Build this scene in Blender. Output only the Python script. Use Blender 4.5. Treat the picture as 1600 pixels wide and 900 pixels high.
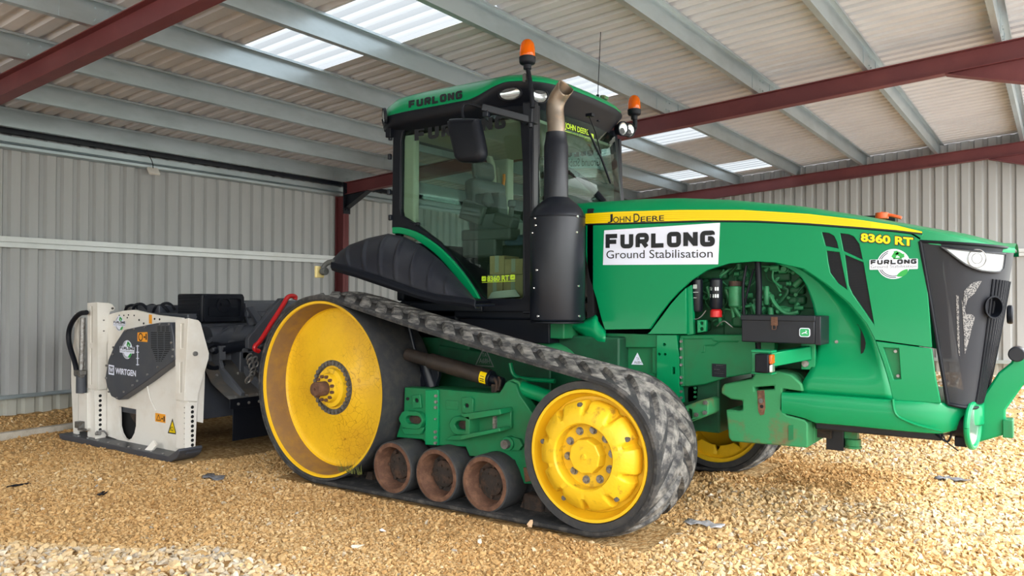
import bpy, bmesh, math, random
import numpy as np
from mathutils import Vector, Matrix
from mathutils.geometry import tessellate_polygon

for o in list(bpy.data.objects):
    bpy.data.objects.remove(o, do_unlink=True)
scene = bpy.context.scene
COL = scene.collection
rnd = random.Random(7)
PI = math.pi

# ------------------------------------------------------------------ camera
CX, CY, CZ = 4.9854, -5.7708, 1.5098
YAW, PITCH, ROLL, FPX = 0.6113, 0.0128, 0.003, 1221.57
fw = Vector((-math.sin(YAW)*math.cos(PITCH), math.cos(YAW)*math.cos(PITCH), math.sin(PITCH)))
rt = Vector((math.cos(YAW), math.sin(YAW), 0))
up = rt.cross(fw)
R2 = rt*math.cos(ROLL) + up*math.sin(ROLL)
U2 = up*math.cos(ROLL) - rt*math.sin(ROLL)
cam = bpy.data.cameras.new('camera')
cam.sensor_width = 36.0
cam.lens = FPX*36.0/1600.0
cam.clip_end = 300
cam_o = bpy.data.objects.new('camera', cam)
COL.objects.link(cam_o)
M = Matrix((R2, U2, -fw)).transposed().to_4x4()
M.translation = Vector((CX, CY, CZ))
cam_o.matrix_world = M
scene.camera = cam_o

# ------------------------------------------------------------------ world, exposure
scene.view_settings.view_transform = 'Standard'
scene.view_settings.look = 'None'
scene.view_settings.gamma = 1.0
scene.view_settings.use_curve_mapping = False
scene.view_settings.exposure = 0.66
SKY = 2.1
world = bpy.data.worlds.new('overcast_sky')
scene.world = world
world.use_nodes = True
wn = world.node_tree
wn.nodes.clear()
wo = wn.nodes.new('ShaderNodeOutputWorld')
wb = wn.nodes.new('ShaderNodeBackground')
wt = wn.nodes.new('ShaderNodeTexCoord')
ws = wn.nodes.new('ShaderNodeSeparateXYZ')
wr = wn.nodes.new('ShaderNodeValToRGB')
wn.links.new(wt.outputs['Generated'], ws.inputs[0])
wn.links.new(ws.outputs['Z'], wr.inputs[0])
wn.links.new(wr.outputs[0], wb.inputs[0])
wb.inputs[1].default_value = SKY
cr = wr.color_ramp
cr.elements[0].position = 0.0; cr.elements[0].color = (0.30, 0.31, 0.27, 1)
cr.elements[1].position = 1.0; cr.elements[1].color = (0.86, 0.93, 1.0, 1)
e = cr.elements.new(0.05); e.color = (0.40, 0.44, 0.38, 1)
e = cr.elements.new(0.20); e.color = (1.0, 1.0, 1.0, 1)
# the sky is brighter on the open front side; woodland stands behind the open left end
wsy = wn.nodes.new('ShaderNodeMapRange'); wsy.inputs[1].default_value = -0.9; wsy.inputs[2].default_value = 0.9
wsy.inputs[3].default_value = 0.20; wsy.inputs[4].default_value = 2.6
wn.links.new(ws.outputs['X'], wsy.inputs[0])
wno = wn.nodes.new('ShaderNodeTexNoise'); wno.inputs['Scale'].default_value = 9.0; wno.inputs['Detail'].default_value = 8.0
wn.links.new(wt.outputs['Generated'], wno.inputs['Vector'])
# ragged tree line: threshold on elevation + noise
wadd = wn.nodes.new('ShaderNodeMath'); wadd.operation = 'MULTIPLY_ADD'; wadd.inputs[1].default_value = 0.55; 
wn.links.new(wno.outputs['Fac'], wadd.inputs[0]); 
wneg = wn.nodes.new('ShaderNodeMath'); wneg.operation = 'SUBTRACT'; wneg.inputs[0].default_value = 0.30
wn.links.new(ws.outputs['Z'], wneg.inputs[1]); wn.links.new(wneg.outputs[0], wadd.inputs[2])
wthr = wn.nodes.new('ShaderNodeMapRange'); wthr.inputs[1].default_value = 0.40; wthr.inputs[2].default_value = 0.46
wn.links.new(wadd.outputs[0], wthr.inputs[0])
wdot = wn.nodes.new('ShaderNodeVectorMath'); wdot.operation = 'DOT_PRODUCT'; wdot.inputs[1].default_value = (0.90, 0.45, 0.0)
wn.links.new(wt.outputs['Generated'], wdot.inputs[0])
wside = wn.nodes.new('ShaderNodeMapRange'); wside.inputs[1].default_value = -0.50; wside.inputs[2].default_value = -0.66
wn.links.new(wdot.outputs['Value'], wside.inputs[0])
wmul = wn.nodes.new('ShaderNodeMath'); wmul.operation = 'MULTIPLY'
wn.links.new(wthr.outputs[0], wmul.inputs[0]); wn.links.new(wside.outputs[0], wmul.inputs[1])
wmix = wn.nodes.new('ShaderNodeMix'); wmix.data_type = 'RGBA'
wn.links.new(wmul.outputs[0], wmix.inputs[0]); wn.links.new(wr.outputs[0], wmix.inputs[6]); wmix.inputs[7].default_value = (0.05, 0.085, 0.045, 1)
wn.links.new(wmix.outputs[2], wb.inputs[0])
wst = wn.nodes.new('ShaderNodeMath'); wst.operation = 'MULTIPLY'; wst.inputs[1].default_value = SKY
wn.links.new(wsy.outputs[0], wst.inputs[0]); wn.links.new(wst.outputs[0], wb.inputs[1])
wn.links.new(wb.outputs[0], wo.inputs[0])
# soft sun through thin cloud
sun = bpy.data.lights.new('sun', 'SUN')
sun.energy = 3.6
sun.angle = math.radians(25)
sun.color = (1.0, 0.96, 0.90)
sun_o = bpy.data.objects.new('sun', sun)
COL.objects.link(sun_o)
sun_o.rotation_euler = Vector((0.46, -0.30, 0.84)).to_track_quat('Z', 'Y').to_euler()

# ------------------------------------------------------------------ pixel rays (1600 x 900 frame)
CAMV = Vector((CX, CY, CZ))
def ray(u, v):
    return fw + R2*((u-800)/FPX) - U2*((v-450)/FPX)
def P(u, v, Y):
    d = ray(u, v); return CAMV + d*((Y-CY)/d.y)
def PX(u, v, X):
    d = ray(u, v); return CAMV + d*((X-CX)/d.x)
def PZ(u, v, Z):
    d = ray(u, v); return CAMV + d*((Z-CZ)/d.z)
def xz(pts, Y):
    return [(p.x, p.z) for p in (P(u, v, Y) for u, v in pts)]

# ------------------------------------------------------------------ materials
MATS = {}
def mat(name, col, rough=0.5, metal=0.0, var=0.0, vscale=6.0, col2=None, bump=0.0, bscale=80.0,
        coat=0.0, trans=0.0, ior=1.45, alpha=1.0, spec=0.5, mixlo=0.45, mixhi=0.65, detail=6.0, stretch=None):
    m = bpy.data.materials.new(name)
    m.use_nodes = True
    nt = m.node_tree
    b = nt.nodes['Principled BSDF']
    b.inputs['Base Color'].default_value = (*col, 1)
    b.inputs['Roughness'].default_value = rough
    b.inputs['Metallic'].default_value = metal
    b.inputs['Coat Weight'].default_value = coat
    b.inputs['Coat Roughness'].default_value = 0.08
    b.inputs['Transmission Weight'].default_value = trans
    b.inputs['IOR'].default_value = ior
    b.inputs['Alpha'].default_value = alpha
    b.inputs['Specular IOR Level'].default_value = spec
    tc = nt.nodes.new('ShaderNodeTexCoord')
    src = tc.outputs['Object']
    if stretch:
        mp = nt.nodes.new('ShaderNodeMapping')
        mp.inputs['Scale'].default_value = stretch
        nt.links.new(src, mp.inputs[0]); src = mp.outputs[0]
    if var > 0 or col2:
        n = nt.nodes.new('ShaderNodeTexNoise')
        n.inputs['Scale'].default_value = vscale
        n.inputs['Detail'].default_value = detail
        n.inputs['Roughness'].default_value = 0.65
        nt.links.new(src, n.inputs['Vector'])
        r = nt.nodes.new('ShaderNodeValToRGB')
        r.color_ramp.elements[0].position = mixlo
        r.color_ramp.elements[1].position = mixhi
        c2 = col2 if col2 else tuple(max(0, c*(1-var)) for c in col)
        r.color_ramp.elements[0].color = (*col, 1)
        r.color_ramp.elements[1].color = (*c2, 1)
        nt.links.new(n.outputs['Fac'], r.inputs[0])
        nt.links.new(r.outputs[0], b.inputs['Base Color'])
    if bump > 0:
        n2 = nt.nodes.new('ShaderNodeTexNoise')
        n2.inputs['Scale'].default_value = bscale
        n2.inputs['Detail'].default_value = 4.0
        nt.links.new(src, n2.inputs['Vector'])
        bp_ = nt.nodes.new('ShaderNodeBump')
        bp_.inputs['Strength'].default_value = bump
        bp_.inputs['Distance'].default_value = 0.01
        nt.links.new(n2.outputs['Fac'], bp_.inputs['Height'])
        nt.links.new(bp_.outputs[0], b.inputs['Normal'])
    MATS[name] = m
    return m

GREEN = mat('green_paint', (0.0005, 0.235, 0.085), 0.34, coat=0.22, spec=0.3)
GREEN_D = mat('dusty_green_paint', (0.003, 0.170, 0.060), 0.5, col2=(0.016, 0.135, 0.050), vscale=3.0)
GREEN_R = mat('rusty_green_casting', (0.030, 0.225, 0.085), 0.7, col2=(0.17, 0.085, 0.045), vscale=3.2, mixlo=0.54, mixhi=0.70, bump=0.12, bscale=60)
YELLOW = mat('yellow_paint', (0.80, 0.48, 0.012), 0.42, coat=0.15, col2=(0.50, 0.27, 0.012), vscale=2.2, mixlo=0.55, mixhi=0.8)
YELLOW_C = mat('yellow_casting_paint', (0.80, 0.50, 0.016), 0.45, col2=(0.22, 0.11, 0.02), vscale=11.0, mixlo=0.57, mixhi=0.74, bump=0.25, bscale=40)
YELLOW_DIRT = mat('mud_stained_yellow', (0.22, 0.12, 0.045), 0.8, col2=(0.30, 0.16, 0.03), vscale=5.0, bump=0.2)
STRIPE = mat('yellow_decal', (0.85, 0.62, 0.0), 0.35)
RUBBER = mat('track_rubber', (0.024, 0.025, 0.027), 0.85, col2=(0.13, 0.12, 0.11), vscale=11.0, mixlo=.48, mixhi=.8, bump=0.3, bscale=90)
RUBBER_DUST = mat('dusty_track_tread', (0.045, 0.045, 0.047), 0.9, col2=(0.29, 0.275, 0.25), vscale=12.0, mixlo=0.41, mixhi=0.68, bump=0.6, bscale=60)
RUBBER_ROLL = mat('roller_rubber', (0.032, 0.034, 0.038), 0.75, col2=(0.052, 0.050, 0.047), vscale=12.0, bump=0.2)
RUST = mat('rust', (0.10, 0.047, 0.029), 0.85, col2=(0.175, 0.088, 0.052), vscale=14.0, bump=0.4)
RUST_D = mat('dark_rust', (0.028, 0.022, 0.019), 0.85, col2=(0.075, 0.042, 0.028), vscale=14.0, bump=0.4)
BLACK = mat('black_plastic', (0.005, 0.0065, 0.011), 0.45, spec=.25, bump=0.08, bscale=300)
BLACK_M = mat('black_painted_metal', (0.006, 0.008, 0.014), 0.36, spec=.45, col2=(0.009, 0.012, 0.019), vscale=4.0)
FENDER = mat('charcoal_fender_plastic', (0.017, 0.019, 0.027), 0.45, spec=.28, col2=(0.027, 0.029, 0.037), vscale=4.0, bump=0.1, bscale=250)
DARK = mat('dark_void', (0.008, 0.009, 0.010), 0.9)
STEEL = mat('bolt_steel', (0.33, 0.33, 0.33), 0.45, metal=0.7, col2=(0.16, 0.14, 0.13), vscale=30)
CHROME = mat('chrome', (0.8, 0.8, 0.8), 0.15, metal=1.0)
PIPE = mat('heat_stained_pipe', (0.20, 0.165, 0.135), 0.42, metal=0.75, col2=(0.36, 0.26, 0.18), vscale=5.0)
GALV = mat('galvanised_steel', (0.47, 0.54, 0.57), 0.36, metal=0.75, col2=(0.38, 0.44, 0.46), vscale=2.2, stretch=(1, 0.35, 1))
OXIDE = mat('red_oxide_paint', (0.125, 0.028, 0.032), 0.5, col2=(0.15, 0.036, 0.038), vscale=2.5)
SHEET = mat('wall_sheet', (0.385, 0.395, 0.40), 0.5, col2=(0.345, 0.355, 0.36), vscale=1.5, stretch=(1, 1, .2))
ROOFSHEET = mat('roof_sheet', (0.56, 0.56, 0.59), 0.6, col2=(0.51, 0.51, 0.54), vscale=1.2)
PLINTH = mat('plinth_sheet', (0.40, 0.40, 0.36), 0.6, col2=(0.36, 0.33, 0.26), vscale=2.0)
WHITE = mat('white_paint', (0.74, 0.72, 0.68), 0.4, col2=(0.66, 0.62, 0.56), vscale=2.5)
WGREY = mat('dark_grey_paint', (0.048, 0.054, 0.070), 0.42, col2=(0.062, 0.066, 0.076), vscale=4)
WHITE_DECAL = mat('white_decal', (0.76, 0.80, 0.95), 0.35)
INK = mat('black_lettering', (0.008, 0.010, 0.014), 0.4)
LIME = mat('lime_lettering', (0.42, 0.62, 0.02), 0.4)
REDP = mat('red_paint', (0.55, 0.012, 0.015), 0.35, coat=0.3)
GREEN_SHADE = mat('shaded_dark_green', (0.002, 0.075, 0.030), 0.6, col2=(0.004, 0.04, 0.018), vscale=3.0)  # darker hull green: shade behind the track gear put into the colour
GUSSET = mat('grey_gusset_paint', (.085, .092, .108), .42)
ORANGE_DECAL = mat('orange_decal', (0.80, 0.33, 0.02), 0.45)
CARD = mat('cardboard', (0.42, 0.30, 0.15), 0.8, col2=(0.36, 0.25, 0.12), vscale=5)
CREAM = mat('cream_plastic', (0.36, 0.36, 0.28), 0.6)
SEATGREY = mat('grey_cab_plastic', (0.075, 0.080, 0.078), 0.6)
SEATFAB = mat('seat_fabric', (0.030, 0.032, 0.034), 0.9, bump=0.3, bscale=400)
DENIM = mat('blue_cloth', (0.045, 0.075, 0.13), 0.9, col2=(0.07, 0.10, 0.16), vscale=12)
LEAFG = mat('green_logo', (0.03, 0.36, 0.07), 0.4)
AMBER = mat('amber_lens', (0.95, 0.19, 0.0), 0.15, trans=0.55, ior=1.3, coat=0.5)
LENS = mat('clear_lens', (0.95, 0.97, 0.97), 0.03, trans=0.92, ior=1.2)
REFL = mat('lamp_reflector', (0.62, 0.65, 0.66), 0.18, metal=0.85)
MESHM = mat('perforated_screen', (0.030, 0.031, 0.037), 0.55, col2=(0.045, 0.045, 0.05), vscale=3.0)
VENT = mat('dark_vent', (0.012, 0.013, 0.018), 0.6)
POLY = mat('pale_perforated_metal', (0.42, 0.40, 0.36), 0.5, metal=0.3)

def glass_mat(name, tint, refl, op):
    m = bpy.data.materials.new(name); m.use_nodes = True
    nt = m.node_tree; nt.nodes.clear()
    o = nt.nodes.new('ShaderNodeOutputMaterial')
    t = nt.nodes.new('ShaderNodeBsdfTransparent'); t.inputs[0].default_value = (*tint, 1)
    g = nt.nodes.new('ShaderNodeBsdfGlossy'); g.inputs['Roughness'].default_value = 0.01
    g.inputs[0].default_value = (0.85, 0.95, 0.92, 1)
    lw = nt.nodes.new('ShaderNodeLayerWeight'); lw.inputs[0].default_value = .5
    pw = nt.nodes.new('ShaderNodeMath'); pw.operation = 'POWER'; pw.inputs[1].default_value = 5.0
    nt.links.new(lw.outputs['Facing'], pw.inputs[0])
    f = nt.nodes.new('ShaderNodeMath'); f.operation = 'MULTIPLY_ADD'; f.inputs[1].default_value = .9; f.inputs[2].default_value = refl
    nt.links.new(pw.outputs[0], f.inputs[0])
    mx = nt.nodes.new('ShaderNodeMixShader')
    nt.links.new(f.outputs[0], mx.inputs[0]); nt.links.new(t.outputs[0], mx.inputs[1]); nt.links.new(g.outputs[0], mx.inputs[2])
    nt.links.new(mx.outputs[0], o.inputs[0])
    return m
GLASS = glass_mat('tinted_cab_glass', (0.76, 0.86, 0.82), .03, 1)
def skylight_mat():
    m = bpy.data.materials.new('translucent_rooflight'); m.use_nodes = True
    nt = m.node_tree; nt.nodes.clear()
    o = nt.nodes.new('ShaderNodeOutputMaterial')
    a = nt.nodes.new('ShaderNodeBsdfTranslucent'); a.inputs[0].default_value = (0.30, 0.315, 0.325, 1)
    t = nt.nodes.new('ShaderNodeBsdfTransparent'); t.inputs[0].default_value = (0.24, 0.26, 0.275, 1)
    mx = nt.nodes.new('ShaderNodeMixShader'); mx.inputs[0].default_value = 0.4
    nt.links.new(a.outputs[0], mx.inputs[1]); nt.links.new(t.outputs[0], mx.inputs[2])
    nt.links.new(mx.outputs[0], o.inputs[0])
    return m
ROOFLIGHT = skylight_mat()

# ------------------------------------------------------------------ mesh builder
def fill2d(loops):
    """triangles (index triples) filling an outline with holes"""
    def area(L): return 0.5*sum(L[i-1][0]*L[i][1]-L[i][0]*L[i-1][1] for i in range(len(L)))
    want = abs(area(loops[0]))-sum(abs(area(h)) for h in loops[1:])
    bm = bmesh.new(); k = 0; es = []
    for L in loops:
        vs = []
        for a, b in L:
            v = bm.verts.new((a, b, 0)); v.index = k; vs.append(v); k += 1
        for i in range(len(L)): es.append(bm.edges.new((vs[i-1], vs[i])))
    bm.verts.index_update()
    bmesh.ops.triangle_fill(bm, use_beauty=True, use_dissolve=False, edges=es, normal=(0, 0, 1))
    tris = [tuple(v.index for v in f.verts) for f in bm.faces]
    got = sum(f.calc_area() for f in bm.faces); bm.free()
    if not tris or abs(got-want) > .02*max(want, 1e-9):
        flat = [Vector((a, b, 0)) for L in loops for a, b in L]
        t2 = [tuple(t) for t in tessellate_polygon([[Vector((a, b, 0)) for a, b in L] for L in loops])]
        g2 = sum(((flat[t[1]]-flat[t[0]]).cross(flat[t[2]]-flat[t[0]])).length/2 for t in t2)
        if abs(g2-want) < abs(got-want): tris = t2
    return tris
class MB:
    def __init__(self):
        self.v = []; self.f = []
    def add(self, verts, faces):
        n = len(self.v)
        self.v.extend([tuple(p) for p in verts])
        self.f.extend([tuple(i+n for i in fc) for fc in faces])
        return self
    def box(self, c, s, rot=None):
        hx, hy, hz = s[0]/2, s[1]/2, s[2]/2
        vs = [Vector((x, y, z)) for x in (-hx, hx) for y in (-hy, hy) for z in (-hz, hz)]
        if rot is not None:
            vs = [rot @ p for p in vs]
        c = Vector(c)
        return self.add([p+c for p in vs], [(0, 1, 3, 2), (4, 6, 7, 5), (0, 4, 5, 1), (2, 3, 7, 6), (0, 2, 6, 4), (1, 5, 7, 3)])
    def box2(self, a, b):
        a = Vector(a); b = Vector(b)
        return self.box((a+b)/2, [abs(b[i]-a[i]) for i in range(3)])
    def bar(self, a, b, w, h, upv=(0, 0, 1)):
        a = Vector(a); b = Vector(b); d = b-a; L = d.length; d.normalize()
        u_ = Vector(upv); s = d.cross(u_)
        if s.length < 1e-6: s = d.cross(Vector((1, 0, 0)))
        s.normalize(); u_ = s.cross(d)
        return self.box((a+b)/2, (L, w, h), Matrix((d, s, u_)).transposed())
    def lathe(self, prof, c, axis='Y', n=48, closed=False, arc=None, ph=0.0):
        """prof: list of (r, t): radius, position along axis (added to c)."""
        c = Vector(c); vs = []; m = len(prof)
        full = arc is None
        a0, a1 = (0, 2*PI) if full else arc
        steps = n if full else n+1
        for k in range(steps):
            a = a0 + (a1-a0)*k/n + ph
            ca, sa = math.cos(a), math.sin(a)
            for r, t in prof:
                if axis == 'Y': q = Vector((r*ca, t, r*sa))
                elif axis == 'Z': q = Vector((r*ca, r*sa, t))
                else: q = Vector((t, r*ca, r*sa))
                vs.append(q+c)
        fs = []
        for k in range(n):
            k2 = (k+1) % steps if full else k+1
            for j in range(m-1 if not closed else m):
                j2 = (j+1) % m
                if prof[j][0] < 1e-7 and prof[j2][0] < 1e-7: continue
                q = (k*m+j, k*m+j2, k2*m+j2, k2*m+j)
                if axis == 'Z': q = q[::-1]
                fs.append(q)
        return self.add(vs, fs)
    def cyl(self, a, b, r, n=20, r2=None, cap=True):
        a = Vector(a); b = Vector(b); d = (b-a).normalized()
        s = d.cross(Vector((0, 0, 1)))
        if s.length < 1e-4: s = d.cross(Vector((1, 0, 0)))
        s.normalize(); t = d.cross(s)
        r2 = r if r2 is None else r2
        vs = []
        for (p, rr) in ((a, r), (b, r2)):
            for k in range(n):
                an = 2*PI*k/n
                vs.append(p + s*(rr*math.cos(an)) + t*(rr*math.sin(an)))
        fs = [(k, (k+1) % n, n+(k+1) % n, n+k) for k in range(n)]
        if cap:
            fs.append(tuple(range(n))[::-1]); fs.append(tuple(range(n, 2*n)))
        return self.add(vs, fs)
    def tube(self, pts, r, n=10, cap=True, smooth=0):
        pts = [Vector(p) for p in pts]
        for _ in range(smooth):
            q = [pts[0]]
            for i in range(len(pts)-1):
                q.append(pts[i]*0.75+pts[i+1]*0.25); q.append(pts[i]*0.25+pts[i+1]*0.75)
            q.append(pts[-1]); pts = q
        rs = r if isinstance(r, (list, tuple)) else None
        N = len(pts); vs = []
        t0 = (pts[1]-pts[0]).normalized()
        s = t0.cross(Vector((0, 0, 1)))
        if s.length < 1e-3: s = t0.cross(Vector((1, 0, 0)))
        s.normalize()
        for i in range(N):
            if i == 0: t = pts[1]-pts[0]
            elif i == N-1: t = pts[-1]-pts[-2]
            else: t = (pts[i+1]-pts[i]).normalized() + (pts[i]-pts[i-1]).normalized()
            t.normalize()
            s = (s - t*s.dot(t)).normalized(); w = t.cross(s)
            rr = r if rs is None else rs[0]+(rs[1]-rs[0])*i/(N-1)
            for k in range(n):
                a = 2*PI*k/n
                vs.append(pts[i] + s*(rr*math.cos(a)) + w*(rr*math.sin(a)))
        fs = []
        for i in range(N-1):
            for k in range(n):
                fs.append((i*n+k, i*n+(k+1) % n, (i+1)*n+(k+1) % n, (i+1)*n+k))
        if cap:
            fs.append(tuple(range(n))[::-1]); fs.append(tuple(range((N-1)*n, N*n)))
        return self.add(vs, fs)
    def prism(self, outline, f0, f1, holes=()):
        """outline: list of (a,b); f0,f1 map (a,b)->3-D for the two faces."""
        loops = [list(outline)] + [list(h) for h in holes]
        flat = [p for L in loops for p in L]
        tris = fill2d(loops)
        n = len(flat)
        vs = [f0(a, b) for a, b in flat] + [f1(a, b) for a, b in flat]
        fs = []
        for t in tris:
            fs.append(tuple(t)); fs.append(tuple(i+n for i in t)[::-1])
        k = 0
        for L in loops:
            m = len(L)
            for i in range(m):
                j = (i+1) % m
                fs.append((k+i, k+j, n+k+j, n+k+i))
            k += m
        return self.add(vs, fs)
    def plate(self, outline, y0, y1, holes=()):
        """outline of (x,z) in world; front face at y0, back at y1."""
        return self.prism(outline, lambda a, b: (a, y0, b), lambda a, b: (a, y1, b), holes)
    def plate_x(self, outline, x0, x1, holes=()):
        return self.prism(outline, lambda a, b: (x0, a, b), lambda a, b: (x1, a, b), holes)
    def plate_z(self, outline, z0, z1, holes=()):
        return self.prism(outline, lambda a, b: (a, b, z0), lambda a, b: (a, b, z1), holes)
    def grid(self, rows):
        """rows: list of equal-length lists of points -> quad surface"""
        m = len(rows[0]); vs = [p for r in rows for p in r]; fs = []
        for i in range(len(rows)-1):
            for j in range(m-1):
                fs.append((i*m+j, i*m+j+1, (i+1)*m+j+1, (i+1)*m+j))
        return self.add(vs, fs)
    def mirror(self):
        n = len(self.v)
        self.v.extend([(x, -y, z) for x, y, z in self.v])
        self.f.extend([tuple(i+n for i in fc)[::-1] for fc in list(self.f)])
        return self

def link(o, parent=None):
    COL.objects.link(o)
    if parent is not None:
        o.parent = parent
        if parent.type == 'EMPTY':
            o.matrix_parent_inverse = Matrix.Translation(-Vector(parent.location))
    return o
KEEP_WHOLE = ('lettering', 'print', 'marks', 'pinstripes', 'louvre', 'slot', 'tread', 'emblem', 'outline', 'number', 'grass', 'stencil', 'mark', 'outline', 'box_rib', 'hitch_chain', 'cable_coil', 'scale_dots', 'grille_rib')
def clusters(mb):
    """groups of faces: loose islands that lie close to one another belong together"""
    n = len(mb.v)
    key = {}; rep = []
    for p in mb.v:
        k = (round(p[0], 4), round(p[1], 4), round(p[2], 4)); rep.append(key.setdefault(k, len(key)))
    par = list(range(len(key)))
    def find(a):
        while par[a] != a: par[a] = par[par[a]]; a = par[a]
        return a
    for f in mb.f:
        a = find(rep[f[0]])
        for i in f[1:]:
            b = find(rep[i])
            if a != b: par[b] = a
    isl = {}
    for f in mb.f: isl.setdefault(find(rep[f[0]]), []).append(f)
    L = list(isl.values())
    if len(L) == 1: return [mb.f]
    lo = np.array([np.min([mb.v[i] for f in fs for i in f], 0) for fs in L]); hi = np.array([np.max([mb.v[i] for f in fs for i in f], 0) for fs in L])
    sz = np.linalg.norm(hi-lo, axis=1); g = list(range(len(L)))
    def fg(a):
        while g[a] != a: a = g[a]
        return a
    for i in range(len(L)):
        for j in range(i):
            gap = np.linalg.norm(np.maximum(0, np.maximum(lo[i]-hi[j], lo[j]-hi[i])))
            if gap < .004:
                a, b = fg(i), fg(j)
                if a != b: g[a] = b
    out = {}
    for i in range(len(L)): out.setdefault(fg(i), []).extend(L[i])
    return list(out.values())
class Many(list):
    """several objects of one name; properties set on it go to each"""
    def __setitem__(self, k, v):
        for o in self: o[k] = v
def build(name, mb, m, parent=None, bevel=0.0, smooth=True, angle=35, seg=2, fix=True, weld=True):
    if parent is not None and not any(k in name for k in KEEP_WHOLE) and len(mb.f) < 60000:
        cl = clusters(mb)
        if 1 < len(cl) <= 60:
            nm = name[:-1] if name.endswith('s') and not name.endswith('ss') else name
            res = []
            for fs in cl:
                idx = sorted({i for f in fs for i in f}); mp = {i: k for k, i in enumerate(idx)}
                q = MB(); q.v = [mb.v[i] for i in idx]; q.f = [tuple(mp[i] for i in f) for f in fs]
                res.append((len(fs), build_one(nm, q, m, parent, bevel, smooth, angle, seg, fix, weld)))
            SPLIT_LOG.append((nm, len(cl)))
            main = max(res, key=lambda r: sum((Vector(b)-Vector(r[1].bound_box[0])).length for b in r[1].bound_box))[1]
            return main
    return build_one(name, mb, m, parent, bevel, smooth, angle, seg, fix, weld)
SPLIT_LOG = []
def build_one(name, mb, m, parent=None, bevel=0.0, smooth=True, angle=35, seg=2, fix=True, weld=True):
    me = bpy.data.meshes.new(name)
    me.from_pydata(mb.v, [], mb.f)
    bm = bmesh.new(); bm.from_mesh(me)
    if weld: bmesh.ops.remove_doubles(bm, verts=bm.verts, dist=1e-5)
    if fix: bmesh.ops.recalc_face_normals(bm, faces=bm.faces)
    bm.to_mesh(me); bm.free()
    me.materials.append(m)
    if smooth:
        me.polygons.foreach_set('use_smooth', [True]*len(me.polygons))
        me.set_sharp_from_angle(angle=math.radians(angle))
    o = bpy.data.objects.new(name, me)
    if bevel > 0:
        b = o.modifiers.new('Bevel', 'BEVEL'); b.width = bevel; b.segments = seg
        b.limit_method = 'ANGLE'; b.angle_limit = math.radians(40); b.harden_normals = False
    return link(o, parent)
def tag(o, label=None, cat=None, group=None, kind=None):
    if label: o['label'] = label
    if cat: o['category'] = cat
    if group: o['group'] = group
    if kind: o['kind'] = kind
    return o
def empty(name, loc, label, cat, group=None):
    o = bpy.data.objects.new(name, None)
    o.location = loc; o.empty_display_size = 0.2
    COL.objects.link(o)
    return tag(o, label, cat, group)
def copy_tree(o, parent=None, dx=(0, 0, 0)):
    c = o.copy(); COL.objects.link(c)
    if parent is not None: c.parent = parent
    for ch in list(o.children): copy_tree(ch, c)
    return c
def rrect(x0, z0, x1, z1, r, n=5):
    out = []
    for (cx, cz, a) in ((x1-r, z1-r, 0), (x0+r, z1-r, 90), (x0+r, z0+r, 180), (x1-r, z0+r, 270)):
        for k in range(n+1):
            t = math.radians(a+90*k/n)
            out.append((cx+r*math.cos(t), cz+r*math.sin(t)))
    return out
def circ(cx, cz, r, n=16, ph=0):
    return [(cx+r*math.cos(2*PI*k/n+ph), cz+r*math.sin(2*PI*k/n+ph)) for k in range(n)]
def catmull(pts, n=6, closed=False):
    pts = [Vector(p) for p in pts]; N = len(pts); out = []
    rng = range(N) if closed else range(N-1)
    for i in rng:
        if closed: p0, p1, p2, p3 = pts[i-1], pts[i], pts[(i+1) % N], pts[(i+2) % N]
        else: p0, p1, p2, p3 = pts[max(i-1, 0)], pts[i], pts[i+1], pts[min(i+2, N-1)]
        for k in range(n):
            t = k/n
            out.append(0.5*((2*p1)+(p2-p0)*t+(2*p0-5*p1+4*p2-p3)*t*t+(3*p1-p0-3*p2+p3)*t**3))
    if not closed: out.append(pts[-1])
    return [tuple(p) for p in out]

# ------------------------------------------------------------------ lettering
def text_mb(s, x0, z0, x1, z1, fmap, bold=0.0, depth=0.001):
    """built-in font text, scaled to fill the box (x0..x1, z0..z1), mapped by fmap(a,b,d)."""
    cu = bpy.data.curves.new('lettering', 'FONT')
    cu.body = s; cu.offset = bold; cu.resolution_u = 4; cu.fill_mode = 'FRONT'
    to = bpy.data.objects.new('lettering', cu)
    COL.objects.link(to)
    dg = bpy.context.evaluated_depsgraph_get()
    me = bpy.data.meshes.new_from_object(to.evaluated_get(dg))
    vs = [v.co.copy() for v in me.vertices]; fs = [tuple(p.vertices) for p in me.polygons]
    bpy.data.objects.remove(to); bpy.data.curves.remove(cu); bpy.data.meshes.remove(me)
    mb = MB()
    if not vs: return mb
    ax = min(v.x for v in vs); bx = max(v.x for v in vs); ay = min(v.y for v in vs); by = max(v.y for v in vs)
    out = [fmap(x0+(v.x-ax)/(bx-ax)*(x1-x0), z0+(v.y-ay)/(by-ay)*(z1-z0)) for v in vs]
    return mb.add(out, fs)
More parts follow.
